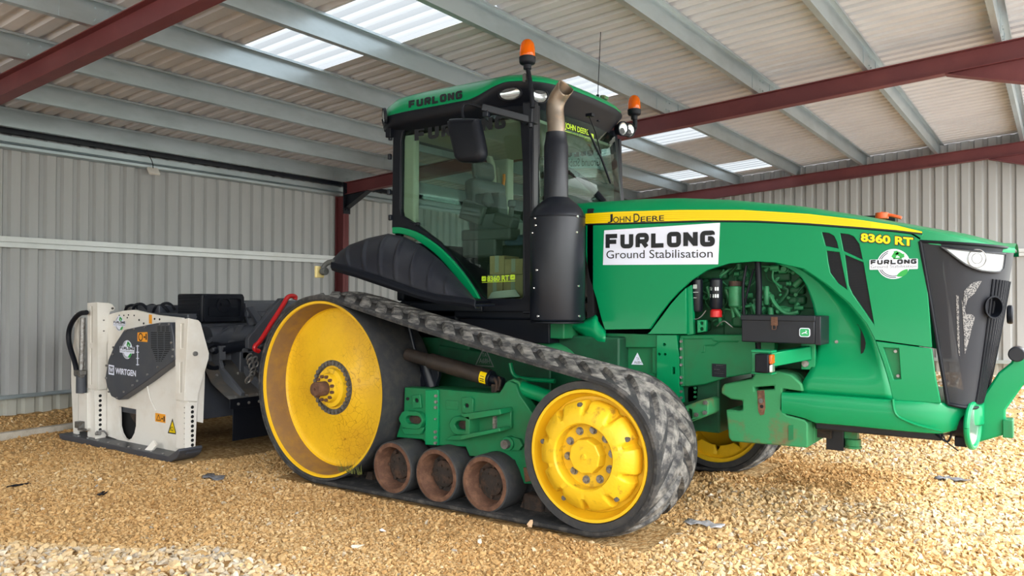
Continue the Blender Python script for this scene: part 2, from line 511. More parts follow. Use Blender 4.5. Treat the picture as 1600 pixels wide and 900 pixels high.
GLYPH = {  # wide rounded capitals drawn as strokes on a 1 x 1 cell
    'F': [[(0, -.12), (0, 1), (1.12, 1)], [(0, .46), (1.02, .46)]],
    'U': [[(0, 1.12), (0, .0), (1, .0), (1, 1.12)]],
    'R': [[(0, -.12), (0, 1), (1, 1), (1, .42), (0, .42)], [(.55, .42), (1, -.10)]],
    'L': [[(0, 1.12), (0, 0), (1.12, 0)]],
    'O': [[(.5, 1), (1, 1), (1, 0), (0, 0), (0, 1), (.5, 1)]],
    'N': [[(0, -.12), (0, 1.12)], [(1, -.12), (1, 1.12)], [(.02, 1.0), (.98, .0)]],
    'G': [[(1, .82), (1, 1), (0, 1), (0, 0), (1, 0), (1, .5), (.55, .5)]],
    '8': [[(.5, 1), (.95, 1), (.95, .5), (1, .5), (1, 0), (0, 0), (0, .5), (.05, .5), (.05, 1), (.5, 1)], [(.05, .5), (.95, .5)]],
    '3': [[(0, 1), (1, 1), (1, 0), (0, 0)], [(.25, .5), (1, .5)]],
    '6': [[(.95, 1), (0, 1), (0, 0), (1, 0), (1, .55), (0, .55)]],
    '0': [[(.5, 1), (1, 1), (1, 0), (0, 0), (0, 1), (.5, 1)]],
    'T': [[(0, 1), (1, 1)], [(.5, 1), (.5, 0)]],
    'E': [[(.95, 1), (0, 1), (0, 0), (.95, 0)], [(0, .5), (.85, .5)]],
    'D': [[(0, 0), (0, 1), (.7, 1), (1, .75), (1, .25), (.7, 0), (0, 0)]],
    'J': [[(1, 1), (1, .15), (.75, 0), (.2, 0)]],
    'H': [[(0, 0), (0, 1)], [(1, 0), (1, 1)], [(0, .5), (1, .5)]],
    'W': [[(0, 1), (.25, 0), (.5, .8), (.75, 0), (1, 1)]],
    'I': [[(.5, 0), (.5, 1)]],
}
ROUND = {'U': .3, 'O': .34, 'R': .28, 'G': .3, '8': .24, '3': .28, '6': .28, '0': .34, 'J': .1, 'D': .12}
def fillet(pl, r):
    if r <= 0: return pl
    pl = [Vector((a, b)) for a, b in pl]; out = [pl[0]]
    for i in range(1, len(pl)-1):
        p, q, s = pl[i-1], pl[i], pl[i+1]
        d1 = (p-q); d2 = (s-q); l = min(r, d1.length*.5, d2.length*.5)
        a = q+d1.normalized()*l; b = q+d2.normalized()*l
        for k in range(6):
            t = k/5
            out.append(a*(1-t)**2+q*2*t*(1-t)+b*t*t)
    out.append(pl[-1])
    return [tuple(p) for p in out]
def ribbon(pl, wx, wy):
    """thick polyline; returns verts (x,y), quads; widths differ along x and y"""
    pl = [Vector(p) for p in pl]; N = len(pl); vs = []
    closed = (pl[0]-pl[-1]).length < 1e-6
    for i in range(N):
        if closed and i in (0, N-1): d1 = (pl[1]-pl[0]); d0 = (pl[-1]-pl[-2])
        else:
            d0 = pl[i]-pl[i-1] if i > 0 else pl[1]-pl[0]
            d1 = pl[i+1]-pl[i] if i < N-1 else d0
        d0 = d0.normalized(); d1 = d1.normalized()
        n0 = Vector((-d0.y, d0.x)); n1 = Vector((-d1.y, d1.x))
        nn = n0+n1
        if nn.length < 1e-3: nn = n0
        nn.normalize(); k = 1/max(.70, nn.dot(n0))
        off = Vector((nn.x*wx*k, nn.y*wy*k))
        vs += [pl[i]+off, pl[i]-off]
    return vs, [(2*i, 2*i+1, 2*i+3, 2*i+2) for i in range(N-1)]
def stroke_mb(s, x0, z0, x1, z1, fmap, weight=.22, gap=.34, aspect=None):
    """wide bold lettering filling the box; weight is stroke thickness / cap height"""
    H = z1-z0; n = len(s)
    sp = [0.5 if c == ' ' else 1.0 for c in s]
    tot = sum(sp) + gap*(n-1)
    cw = (x1-x0)/tot; mb = MB(); x = x0; kk = 0
    t = weight*H
    for c, w in zip(s, sp):
        if c in GLYPH:
            ins_x = min(t*.5, cw*.3); W = cw*w-2*ins_x; Hh = H-t
            for st in GLYPH[c]:
                pl = [(x+ins_x+a*W, z0+t*.5+b*Hh) for a, b in st]
                if c in ROUND: pl = fillet(pl, ROUND[c]*min(W, Hh))
                vs, fs = ribbon(pl, min(t*.5*1.1, cw*.26), t*.5)
                q3 = [Vector(fmap(p.x, p.y)) for p in vs]; kk += 1
                mb.add([p+(CAMV-p).normalized()*(.00035*kk) for p in q3], fs)
        x += cw*w + gap*cw
    return mb
def on_side(Y):
    return lambda a, b: (a, Y, b)
def px_box(u0, v0, u1, v1, Y):
    a = P(u0, v0, Y); b = P(u1, v1, Y)
    return a.x, b.z, b.x, a.z      # x0, z0, x1, z1
# ------------------------------------------------------------------ the shed
ROOF0, SLOPE = 3.795, 0.067           # rafter top line z = ROOF0 + SLOPE*x
def rz(x, h=0.0): return ROOF0 + SLOPE*x + h
XB, YE, XF, YN = -5.2, 9.75, 6.4, -9.0
YR = -12.0                            # roof carried on out of view, added to cut light from the left
def profile(a0, a1, pitch=0.2, dep=0.042, ph=0.0):
    """box profile from a0 to a1: list of (a, depth)"""
    out = []; k = math.floor((a0-ph)/pitch)
    while True:
        b = ph+k*pitch
        for (q, d) in ((0.0, 0), (0.105, 0), (0.130, 1), (0.175, 1), (0.1999, 0)):
            a = b+q
            if a0-1e-6 <= a <= a1+1e-6: out.append((a, d*dep))
        if b > a1: break
        k += 1
    if out[0][0] > a0+1e-4: out.insert(0, (a0, out[0][1]))
    if out[-1][0] < a1-1e-4: out.append((a1, out[-1][1]))
    return out
def structure(name, mb, m, **k): return tag(build(name, mb, m, fix=False, **k), kind='structure')

pr = profile(YN, YE)
mb = MB()
mb.grid([[(XB-d, a, z) for a, d in pr] for z in (0.315, 3.72)])
structure('wall_back', mb, SHEET, angle=20)
mb = MB(); mb.grid([[(XB-0.05-d, a, z) for a, d in pr] for z in (-0.1, 0.33)])
structure('baseboard_back', mb, PLINTH, angle=20)
pe = profile(XB, XF)
mb = MB(); mb.grid([[(a, YE+d, z(a)) for a, d in pe] for z in (lambda a: 0.45, lambda a: rz(a, .2))])
structure('wall_end', mb, SHEET, angle=20)
mb = MB(); mb.grid([[(a, YE+.04+d, z) for a, d in pe] for z in (-0.1, 0.47)])
structure('baseboard_end', mb, PLINTH, angle=20)
# drip flashings and rails
mb = MB()
mb.prism([(0.0, .345), (0.012, .345), (.03, .315), (.03, .30), (-.05, .30), (-.05, .315)], lambda a, b: (XB+a, YN, b), lambda a, b: (XB+a, YE, b))
structure('trim_1', mb, GALV)
mb = MB()
mb.prism([(XB, .49), (XF, .49), (XF, .43), (XB, .43)], lambda a, b: (a, YE-.03, b), lambda a, b: (a, YE, b))
structure('trim_2', mb, GALV)
def wall_rail(name, label, z0, z1, back=True):
    h = z1-z0; mb = MB()
    sec = [(0, 0), (.055, 0), (.055, h*.42), (.04, h*.42), (.04, h*.50), (.075, h*.50), (.075, h), (0, h)]
    if back:
        mb.prism(sec, lambda a, b: (XB+.002+a, YN, z0+b), lambda a, b: (XB+.002+a, YE-.08, z0+b))
    else:
        mb.prism(sec, lambda a, b: (XB, YE-.002-a, z0+b), lambda a, b: (XF, YE-.002-a, z0+b))
    return tag(build(name, mb, RAILM, bevel=.002), label, 'wall rail')
RAILM = mat('pale_galvanised_rail', (0.62, 0.65, 0.66), 0.45, metal=0.25, col2=(0.56, 0.59, 0.59), vscale=3)
wall_rail('wall_rail', 'pale galvanised rail running along the back wall at mid height', 2.09, 2.218)
wall_rail('wall_rail', 'pale galvanised rail on the end wall behind the tractor nose', 2.235, 2.355, False)
# eaves: rounded lower angle, flat web, dark gap
mb = MB()
mb.prism([(.0, 3.245), (.05, 3.245), (.075, 3.262), (.075, 3.30), (.05, 3.318), (.02, 3.325), (.045, 3.335), (.045, 3.405), (0, 3.405)],
         lambda a, b: (XB+.003+a, YN, b), lambda a, b: (XB+.003+a, YE-.1, b))
tag(build('eaves_rail', mb, GALV, bevel=.004), 'galvanised eaves rail along the top of the back wall', 'eaves rail')
mb = MB()
mb.prism([(.0, 3.425), (.10, 3.425), (.10, 3.485), (.0, 3.485)], lambda a, b: (XB+.003+a, YN, b), lambda a, b: (XB+.003+a, YE-.1, b))
tag(build('eaves_angle', mb, BLACK_M), 'dark strip standing in for the shaded gap between the eaves rail and the lowest purlin', 'eaves gap')  # dark box filling the gap, its shade put into the colour

# roof sheeting with rooflight openings
LIGHTS = [(-10.35, -9.38), (-7.29, -6.32), (-4.23, -3.26), (-1.17, -0.2), (1.91, 2.88), (4.97, 5.94), (8.25, 9.22)]
LX0, LX1 = -1.46, 0.92
pr = profile(YR, YE+.2)
mb = MB()
ys = sorted(set([round(a, 4) for a, d in pr] + [v for L in LIGHTS for v in L]))
dm = lambda y: float(np.interp(y, [a for a, d in pr], [d for a, d in pr]))
for x0, x1 in ((XB-.15, LX0), (LX0, LX1), (LX1, 3.3), (3.3, XF+.4)):
    for i in range(len(ys)-1):
        y0, y1 = ys[i], ys[i+1]
        if x0 == LX0 and any(a-1e-6 <= y0 and y1 <= b+1e-6 for a, b in LIGHTS): continue
        mb.add([(x0, y0, rz(x0, .205+dm(y0))), (x1, y0, rz(x1, .205+dm(y0))), (x1, y1, rz(x1, .205+dm(y1))), (x0, y1, rz(x0, .205+dm(y1)))], [(0, 1, 2, 3)])
structure('ceiling', mb, ROOFSHEET, angle=20)
for n, (a, b) in enumerate(LIGHTS):
    mb = MB()
    yy = [y for y in ys if a-1e-6 <= y <= b+1e-6]
    mb.grid([[(x, y, rz(x, .207+dm(y))) for y in yy] for x in (LX0-.02, LX1)])
    structure('window_%d' % (n+1), mb, ROOFLIGHT, angle=20)

# purlins: Z sections along the shed
PX_ = [(-4.90, 'lowest galvanised purlin, just above the eaves of the back wall'),
       (-3.76, 'galvanised purlin, second up from the back wall'),
       (-2.56, 'galvanised purlin, third up from the back wall'),
       (-1.40, 'galvanised purlin along the lower edge of the rooflights'),
       (-0.28, 'galvanised purlin crossing under the middle of the rooflights'),
       (0.90, 'galvanised purlin along the upper edge of the rooflights, behind the cab beacon'),
       (2.09, 'galvanised purlin over the tractor cab front, next up from the rooflights'),
       (3.28, 'galvanised purlin over the tractor bonnet'),
       (4.52, 'galvanised purlin at the far right of the roof, over the tractor nose'),
       (5.75, None)]
for x, lab in PX_:
    if lab is None: continue
    mb = MB(); z = rz(x); t = .004
    sec = [(-.055, 0), (0, 0), (0, .196), (.06, .196), (.06, .176), (.056, .176), (.056, .2), (-.004, .2), (-.004, .004), (-.051, .004), (-.051, .02), (-.055, .02)]
    mb.prism(sec, lambda a, b: (x+a, YR, z+b+SLOPE*a), lambda a, b: (x+a, YE-.02, z+b+SLOPE*a))
    o = tag(build('roof_purlin', mb, GALV, smooth=False), lab, 'purlin', 'roof purlins')
    # fixing cleats and lap joints over each rafter
    for yr in (-2.5, 3.5):
        c = MB()
        c.box((x+.004, yr-.33, z+.1), (.006, .006, .19)).box((x+.004, yr+.33, z+.1), (.006, .006, .19))
        for q in (-.05, .05):
            for w in (.05, .15): c.cyl((x+.002, yr+q, z+w), (x+.014, yr+q, z+w), .009, 6)
        build('lap_joint', c, GALV, o, smooth=False)
# rafters: I sections up the slope, with haunches
def rafter(y, lab, haunch_front=True, x0=-4.95, x1=6.1, dep=.205, fw_=.124):
    root = MB(); n = .009
    def sec(a, b, zt, zb):     # slab from x a..b
        pass
    for (zt, zb, hw) in ((0, -n, fw_/2), (-n, -dep+n, .004), (-dep+n, -dep, fw_/2)):
        root.prism([(x0, rz(x0, zt)), (x1, rz(x1, zt)), (x1, rz(x1, zb)), (x0, rz(x0, zb))],
                   lambda a, b: (a, y-hw, b), lambda a, b: (a, y+hw, b))
    o = tag(build('roof_rafter', root, OXIDE, smooth=False), lab, 'rafter', 'red oxide rafters')
    h = MB()
    if haunch_front:
        za = rz(4.02, -dep); zb = rz(6.1, -dep-.72)
        h.prism([(4.02, za), (6.1, rz(6.1, -dep)), (6.1, zb)], lambda a, b: (a, y-.004, b), lambda a, b: (a, y+.004, b))
        h.prism([(4.02, za), (6.1, zb), (6.1, zb-.01), (4.02, za-.01)], lambda a, b: (a, y-fw_/2, b), lambda a, b: (a, y+fw_/2, b))
        build('front_haunch', h, OXIDE, o, smooth=False)
    h = MB()
    za = rz(-4.42, -dep); zb = rz(-4.95, -dep-.23)
    h.prism([(-4.42, za), (-4.95, rz(-4.95, -dep)), (-4.95, zb)], lambda a, b: (a, y-.004, b), lambda a, b: (a, y+.004, b))
    h.prism([(-4.42, za), (-4.95, zb), (-4.95, zb-.01), (-4.42, za-.01)], lambda a, b: (a, y-fw_/2, b), lambda a, b: (a, y+fw_/2, b))
    build('rear_haunch', h, BLACK_M, o, smooth=False)  # black on the haunch is its shade put into the colour
    e_ = MB(); e_.box((-4.955, y, rz(-4.95, -.22)), (.02, .15, .62))
    for q in (-.035, .035):
        for w in (.02, -.1, -.22, -.34, -.46): e_.cyl((-4.945, y+q, rz(-4.95, w)), (-4.925, y+q, rz(-4.95, w)), .014, 6)
    tag(build('end_plate', e_, BLACK_M, o, smooth=False), 'dark bolted end plate')
rafter(-2.5, 'red oxide rafter crossing the top left corner of the picture')
rafter(3.5, 'red oxide rafter running behind the cab roof to the right edge')
rafter(9.5, 'red oxide rafter against the end wall behind the bonnet')
def column(x, y, zt, lab):
    mb = MB(); w, d = .124, .2
    mb.box2((x-d, y-w/2, -.1), (x-d+.009, y+w/2, zt)); mb.box2((x-.009, y-w/2, -.1), (x, y+w/2, zt)); mb.box2((x-d, y-.004, -.1), (x, y+.004, zt))
    tag(build('steel_column', mb, OXIDE, smooth=False), lab, 'column', 'red oxide columns')
column(-4.97, 3.5, 3.24, 'red oxide column against the back wall behind the rear fender')
column(-4.97, -2.5, 3.24, 'red oxide column against the back wall, left of the stabiliser')
column(-4.97, 9.5, 3.24, 'red oxide column in the far corner of the shed behind the cab')
# flood light
mb = MB()
F = empty('flood_light', (-5.05, .1, 3.23), 'small white flood light fixed to the eaves rail of the back wall', 'flood light')
rot = Matrix.Rotation(math.radians(-35), 3, 'Y')
mb.box((-5.07, .1, 3.215), (.035, .15, .11), rot)
build('lamp_body', mb, WHITE, F, bevel=.006)
mb = MB(); mb.tube([(-5.08, .1, 3.25), (-5.06, .08, 3.34), (-5.06, .02, 3.42), (-5.07, 0, 3.5)], .006, 6, smooth=2)
build('cable', mb, BLACK, F)

# ------------------------------------------------------------------ ground
rng = np.random.default_rng(5)
def vnoise(x, y, s, seed=0):
    """cheap value noise on arrays"""
    r = np.random.default_rng(seed).random((256, 256))
    u = x*s+100.3; v = y*s+57.7
    i = np.floor(u).astype(int); j = np.floor(v).astype(int)
    fu = u-i; fv = v-j; fu = fu*fu*(3-2*fu); fv = fv*fv*(3-2*fv)
    a = r[i % 256, j % 256]; b = r[(i+1) % 256, j % 256]; c = r[i % 256, (j+1) % 256]; d = r[(i+1) % 256, (j+1) % 256]
    return (a*(1-fu)+b*fu)*(1-fv)+(c*(1-fu)+d*fu)*fv
def ss(a, b, x):
    t = np.clip((x-a)/(b-a), 0, 1); return t*t*(3-2*t)
def gz(x, y):
    z = -0.035 + 0.035*(vnoise(x, y, .9, 1)-.5) + 0.03*(vnoise(x, y, 2.6, 2)-.5) + 0.012*(vnoise(x, y, 9, 3)-.5)
    near_track = np.exp(-((np.maximum(0, np.abs(y+1.12)-.32)/.16)**2))*((x > -.6) & (x < 3.2))
    z = z*(1-near_track) + (-.03)*near_track
    ft = np.exp(-((np.maximum(0, np.abs(y-1.12)-.32)/.16)**2))*((x > -.6) & (x < 3.2))
    z = z*(1-ft) + (-.03)*ft
    z = z + 0.155*ss(-4.55, -5.1, x)*(1-.3*vnoise(x, y, 2, 9))           # bank of stone along the back wall
    z = z + 0.27*ss(8.2, 9.7, y)                                          # and along the end wall
    m = ss(2.2, 2.7, x)*ss(4.6, 3.6, x)*ss(-.2, .5, y)*ss(2.0, 1.4, y)
    z = z + m*(.06*vnoise(x, y, 3.2, 12)+.02*vnoise(x, y, 9, 13))         # churned heap in front of the far track
    return z
gx = np.linspace(-5.3, 6.6, 239)
gy = np.concatenate([np.linspace(-12, -6.5, 12), np.linspace(-6, 9.9, 319)])
yd = MB(); yd.add([(-60, -60, -.14), (70, -60, -.14), (70, 60, -.14), (-60, 60, -.14)], [(0, 1, 2, 3)])
structure('yard_ground', yd, mat('pale_bounce_yard', (.56, .535, .50), .9, col2=(.48, .455, .42), vscale=.8))  # unseen yard, added pale to bounce neutral light onto the roof
X, Y = np.meshgrid(gx, gy, indexing='ij')
Z = gz(X, Y)
mb = MB()
nx, ny = X.shape
V = np.stack([X, Y, Z], -1).reshape(-1, 3)
me = bpy.data.meshes.new('floor')
idx = np.arange(nx*ny).reshape(nx, ny)
Q = np.stack([idx[:-1, :-1], idx[1:, :-1], idx[1:, 1:], idx[:-1, 1:]], -1).reshape(-1, 4)
me.from_pydata(V.tolist(), [], Q.tolist())
me.polygons.foreach_set('use_smooth', [True]*len(me.polygons))
def ground_mat():
    m = mat('compacted_sandy_stone', (0.50, 0.32, 0.14), 0.95)
    nt = m.node_tree; b = nt.nodes['Principled BSDF']
    b.inputs['Specular IOR Level'].default_value = .15
    tc = nt.nodes.new('ShaderNodeTexCoord')
    vo = nt.nodes.new('ShaderNodeTexVoronoi'); vo.inputs['Scale'].default_value = 30
    vo2 = nt.nodes.new('ShaderNodeTexVoronoi'); vo2.inputs['Scale'].default_value = 75
    no = nt.nodes.new('ShaderNodeTexNoise'); no.inputs['Scale'].default_value = 1.1; no.inputs['Detail'].default_value = 5
    for q in (vo, vo2, no): nt.links.new(tc.outputs['Object'], q.inputs['Vector'])
    r = nt.nodes.new('ShaderNodeValToRGB')
    r.color_ramp.elements[0].color = (0.33, 0.185, 0.068, 1); r.color_ramp.elements[0].position = .3
    r.color_ramp.elements[1].color = (0.56, 0.38, 0.185, 1); r.color_ramp.elements[1].position = .75
    sep = nt.nodes.new('ShaderNodeSeparateColor')
    nt.links.new(vo.outputs['Color'], sep.inputs[0])
    mxf = nt.nodes.new('ShaderNodeMath'); mxf.operation = 'MULTIPLY_ADD'; mxf.inputs[1].default_value = .5
    nt.links.new(sep.outputs[0], mxf.inputs[0])
    half = nt.nodes.new('ShaderNodeMath'); half.operation = 'MULTIPLY'; half.inputs[1].default_value = .55
    nt.links.new(no.outputs['Fac'], half.inputs[0]); nt.links.new(half.outputs[0], mxf.inputs[2])
    nt.links.new(mxf.outputs[0], r.inputs[0]); nt.links.new(r.outputs[0], b.inputs['Base Color'])
    bu = nt.nodes.new('ShaderNodeBump'); bu.inputs['Strength'].default_value = .7; bu.inputs['Distance'].default_value = .012; bu.invert = True
    bu2 = nt.nodes.new('ShaderNodeBump'); bu2.inputs['Strength'].default_value = .5; bu2.inputs['Distance'].default_value = .006; bu2.invert = True
    nt.links.new(vo.outputs['Distance'], bu.inputs['Height']); nt.links.new(vo2.outputs['Distance'], bu2.inputs['Height'])
    nt.links.new(bu.outputs[0], bu2.inputs['Normal']); nt.links.new(bu2.outputs[0], b.inputs['Normal'])
    return m
me.materials.append(ground_mat())
fl = bpy.data.objects.new('floor', me); COL.objects.link(fl); tag(fl, kind='structure')

# loose crushed stone: nobody could count it
def rock_shape(seed):
    r = random.Random(seed); bm = bmesh.new()
    pts = []
    for _ in range(10):
        p = Vector((r.gauss(0, 1), r.gauss(0, 1), r.gauss(0, 1))).normalized()
        pts.append(Vector((p.x*(.8+.4*r.random()), p.y*(.65+.3*r.random()), p.z*(.38+.25*r.random()))))
    for p in pts: bm.verts.new(p)
    res = bmesh.ops.convex_hull(bm, input=bm.verts)
    for v in [v for v in bm.verts if not v.link_faces]: bm.verts.remove(v)
    bmesh.ops.triangulate(bm, faces=bm.faces)
    bm.verts.index_update()
    vs = np.array([v.co[:] for v in bm.verts]); fs = np.array([[v.index for v in f.verts] for f in bm.faces]); bm.free()
    return vs, fs
ROCKS = [rock_shape(s) for s in range(14)]
def stone_material(name):
    m = mat(name, (0.6, 0.42, 0.22), 0.9)
    nt = m.node_tree; b = nt.nodes['Principled BSDF']; b.inputs['Specular IOR Level'].default_value = .2
    at = nt.nodes.new('ShaderNodeAttribute'); at.attribute_name = 'tone'
    r = nt.nodes.new('ShaderNodeValToRGB'); e0 = r.color_ramp.elements
    e0[0].position = 0; e0[0].color = (0.36, 0.20, 0.074, 1); e0[1].position = 1; e0[1].color = (0.68, 0.60, 0.47, 1)
    for p, c in ((.3, (0.50, 0.315, 0.135, 1)), (.55, (0.58, 0.41, 0.21, 1)), (.78, (0.58, 0.47, 0.32, 1)), (.9, (0.34, 0.31, 0.27, 1)), (.93, (0.62, 0.54, 0.41, 1))):
        q = e0.new(p); q.color = c
    nt.links.new(at.outputs['Fac'], r.inputs[0])
    tc = nt.nodes.new('ShaderNodeTexCoord')
    n = nt.nodes.new('ShaderNodeTexNoise'); n.inputs['Scale'].default_value = 60
    nt.links.new(tc.outputs['Object'], n.inputs['Vector'])
    mx = nt.nodes.new('ShaderNodeMix'); mx.data_type = 'RGBA'; mx.blend_type = 'OVERLAY'; mx.inputs[0].default_value = .35
    nt.links.new(r.outputs[0], mx.inputs[6]); nt.links.new(n.outputs['Fac'], mx.inputs[7])
    nt.links.new(mx.outputs[2], b.inputs['Base Color'])
    return m
STONE = stone_material('crushed_limestone')
def stones(name, px, py, size, tone, sink=.16, label=None):
    N = len(px); allv = []; allf = []; allt = []; base = 0
    which = rng.integers(0, len(ROCKS), N)
    pz = gz(px, py)
    q = rng.normal(size=(N, 4)); q[:, 1:3] *= .35; q /= np.linalg.norm(q, axis=1)[:, None]
    for k, (rv, rf) in enumerate(ROCKS):
        s = np.where(which == k)[0]
        if len(s) == 0: continue
        w, x, y, z = q[s].T
        Rm = np.stack([1-2*(y*y+z*z), 2*(x*y-z*w), 2*(x*z+y*w), 2*(x*y+z*w), 1-2*(x*x+z*z), 2*(y*z-x*w), 2*(x*z-y*w), 2*(y*z+x*w), 1-2*(x*x+y*y)], -1).reshape(-1, 3, 3)
        vv = np.einsum('nij,vj->nvi', Rm, rv)*size[s][:, None, None]
        vv += np.stack([px[s], py[s], pz[s]+size[s]*sink], -1)[:, None, :]
        m = len(rv)
        ff = rf[None]+(base+np.arange(len(s))*m)[:, None, None]
        allv.append(vv.reshape(-1, 3)); allf.append(ff.reshape(-1, 3)); allt.append(np.repeat(tone[s], m))
        base += len(s)*m
    Vv = np.concatenate(allv); Ff = np.concatenate(allf); T = np.concatenate(allt)
    me = bpy.data.meshes.new(name)
    me.vertices.add(len(Vv)); me.vertices.foreach_set('co', Vv.astype(np.float32).ravel())
    me.loops.add(Ff.size); me.loops.foreach_set('vertex_index', Ff.astype(np.int32).ravel())
    me.polygons.add(len(Ff)); me.polygons.foreach_set('loop_start', np.arange(0, Ff.size, 3, dtype=np.int32))
    me.polygons.foreach_set('loop_total', np.full(len(Ff), 3, dtype=np.int32))
    me.polygons.foreach_set('use_smooth', np.zeros(len(Ff), dtype=bool))
    me.update(); me.validate()
    a = me.attributes.new('tone', 'FLOAT', 'POINT'); a.data.foreach_set('value', T.astype(np.float32))
    me.materials.append(STONE)
    o = bpy.data.objects.new(name, me); COL.objects.link(o)
    return o
# scatter with a density that follows how close the ground is to where people stand
def scatter(n, x0, x1, y0, y1):
    return rng.uniform(x0, x1, n), rng.uniform(y0, y1, n)
def seg_side(px, py, pts):
    """signed distance below a broken line (positive towards the open corner)"""
    d = np.full(len(px), 9.0); 
    for (xa, ya), (xb_, yb) in zip(pts[:-1], pts[1:]):
        ex, ey = xb_-xa, yb-ya; L2 = ex*ex+ey*ey
        t = np.clip(((px-xa)*ex+(py-ya)*ey)/L2, 0, 1)
        q = np.hypot(px-xa-t*ex, py-ya-t*ey); sgn = np.sign((py-ya)*ex-(px-xa)*ey)
        d = np.where(q < np.abs(d), -sgn*q, d)
    return d
PXs, PYs = scatter(680000, -5.1, 6.5, -4.9, 9.6)
dist = np.hypot(PXs-CX, PYs-CY)
right = ss(1.7, 3.1, PXs+.45*PYs+.5*(vnoise(PXs, PYs, 1.3, 41)-.5))   # looser, larger stone out in front
corner = ss(-.10, .16, seg_side(PXs, PYs, [(-1.4, -3.75), (-.15, -3.33), (.55, -2.93), (1.05, -2.80), (1.62, -2.78), (2.4, -2.75)])+.30*(vnoise(PXs, PYs, 2.5, 31)-.5))
soil = ss(2.0, 2.5, PXs)*ss(4.3, 3.4, PXs)*ss(.2, .8, PYs)*ss(2.3, 1.5, PYs)   # churned soil
big = np.maximum(right*.8, corner)*(1-.75*soil)
dens = np.clip(1.5-dist/8.5, .10, 1)*(1-.62*big)*np.where(dist > 9, .7, 1)
keep = rng.random(len(PXs)) < dens
in_view = (np.arctan2(-(PXs-CX), PYs-CY) > YAW-.92) & (np.arctan2(-(PXs-CX), PYs-CY) < YAW+.92)
under = (np.abs(PXs-1.2) < 1.72) & (np.abs(np.abs(PYs)-1.13) < .315)
under |= (PXs > -3.9) & (PXs < -1.6) & (np.abs(PYs) < 1.62)
under |= (PXs < -4.7) & ((np.abs(PYs-3.5) < .2) | (np.abs(PYs+2.5) < .2) | (np.abs(PYs-9.5) < .2))
keep &= in_view & ~under
PXs, PYs, dist, right, corner, big, soil = [q[keep] for q in (PXs, PYs, dist, right, corner, big, soil)]
size = (0.0085+.009*rng.random(len(PXs))**2)*(1+1.15*big) + .016*(rng.random(len(PXs))**14) + .0012*np.maximum(0, dist-6)
tone = np.clip(rng.normal(.30, .13, len(PXs))+.20*right*(1-soil)+.40*corner-.22*soil+.25*(vnoise(PXs, PYs, 1.1, 51)-.5), 0, 1)
pale = rng.random(len(PXs)) < .03+.05*right
tone = np.where(pale, np.clip(tone+.4, 0, 1), tone)
g = stones('gravel', PXs, PYs, size, tone)
tag(g, 'loose ochre and cream crushed stone spread over the whole floor', 'gravel', kind='stuff')
# ------------------------------------------------------------------ tractor: running gear
T = empty('tractor', (1.25, 0, 0), 'green and yellow tracked tractor with a dark exhaust stack, standing on the gravel', 'tractor')
C1, RA = (0.0, .758), .742
C2, RB = (2.515, .5065), .478
def track_path():
    """closed loop of (x, z, nx, nz) along the inner belt surface, with arc length"""
    dx, dz = C2[0]-C1[0], C2[1]-C1[1]; D = math.hypot(dx, dz); base = math.atan2(dz, dx)
    al = math.acos((RA-RB)/D)
    top, bot = base+al, base-al
    pts = []
    def arc(c, r, a0, a1, n):
        for k in range(n+1):
            a = a0+(a1-a0)*k/n
            pts.append((c[0]+r*math.cos(a), c[1]+r*math.sin(a), math.cos(a), math.sin(a)))
    arc(C1, RA, bot, top-2*PI, 64)         # round the back of the drive wheel
    # top run with a slight sag
    p0 = pts[-1]; q = (C2[0]+RB*math.cos(top), C2[1]+RB*math.sin(top))
    for k in range(1, 24):
        t = k/24; s = -.018*math.sin(PI*t)
        pts.append((p0[0]+(q[0]-p0[0])*t+s*p0[2], p0[1]+(q[1]-p0[1])*t+s*p0[3], p0[2], p0[3]))
    arc(C2, RB, top, bot, 48)
    p0 = pts[-1]; q = pts[0]
    for k in range(1, 24):
        t = k/24
        pts.append((p0[0]+(q[0]-p0[0])*t, p0[1]+(q[1]-p0[1])*t, p0[2], p0[3]))
    # order: clockwise as seen from the camera side; arc runs bot -> top-2pi (backwards round), fine
    return pts
PATH = track_path()
_n = len(PATH); S = [0.0]
for i in range(_n):
    a = PATH[i]; b = PATH[(i+1) % _n]
    S.append(S[-1]+math.hypot(a[0]-b[0], a[1]-b[1]))
LOOP = S[-1]
def at_path(s, h):
    s %= LOOP
    i = min(max(0, int(np.searchsorted(S, s, 'right'))-1), _n-1)
    t = (s-S[i])/max(1e-9, S[i+1]-S[i]); a = PATH[i]; b = PATH[(i+1) % _n]
    x, z = a[0]+(b[0]-a[0])*t, a[1]+(b[1]-a[1])*t
    nx_, nz_ = a[2]+(b[2]-a[2])*t, a[3]+(b[3]-a[3])*t
    l = math.hypot(nx_, nz_)
    return x+nx_/l*h, z+nz_/l*h
YO, YI = 1.435, .82                     # outer and inner edges of each track
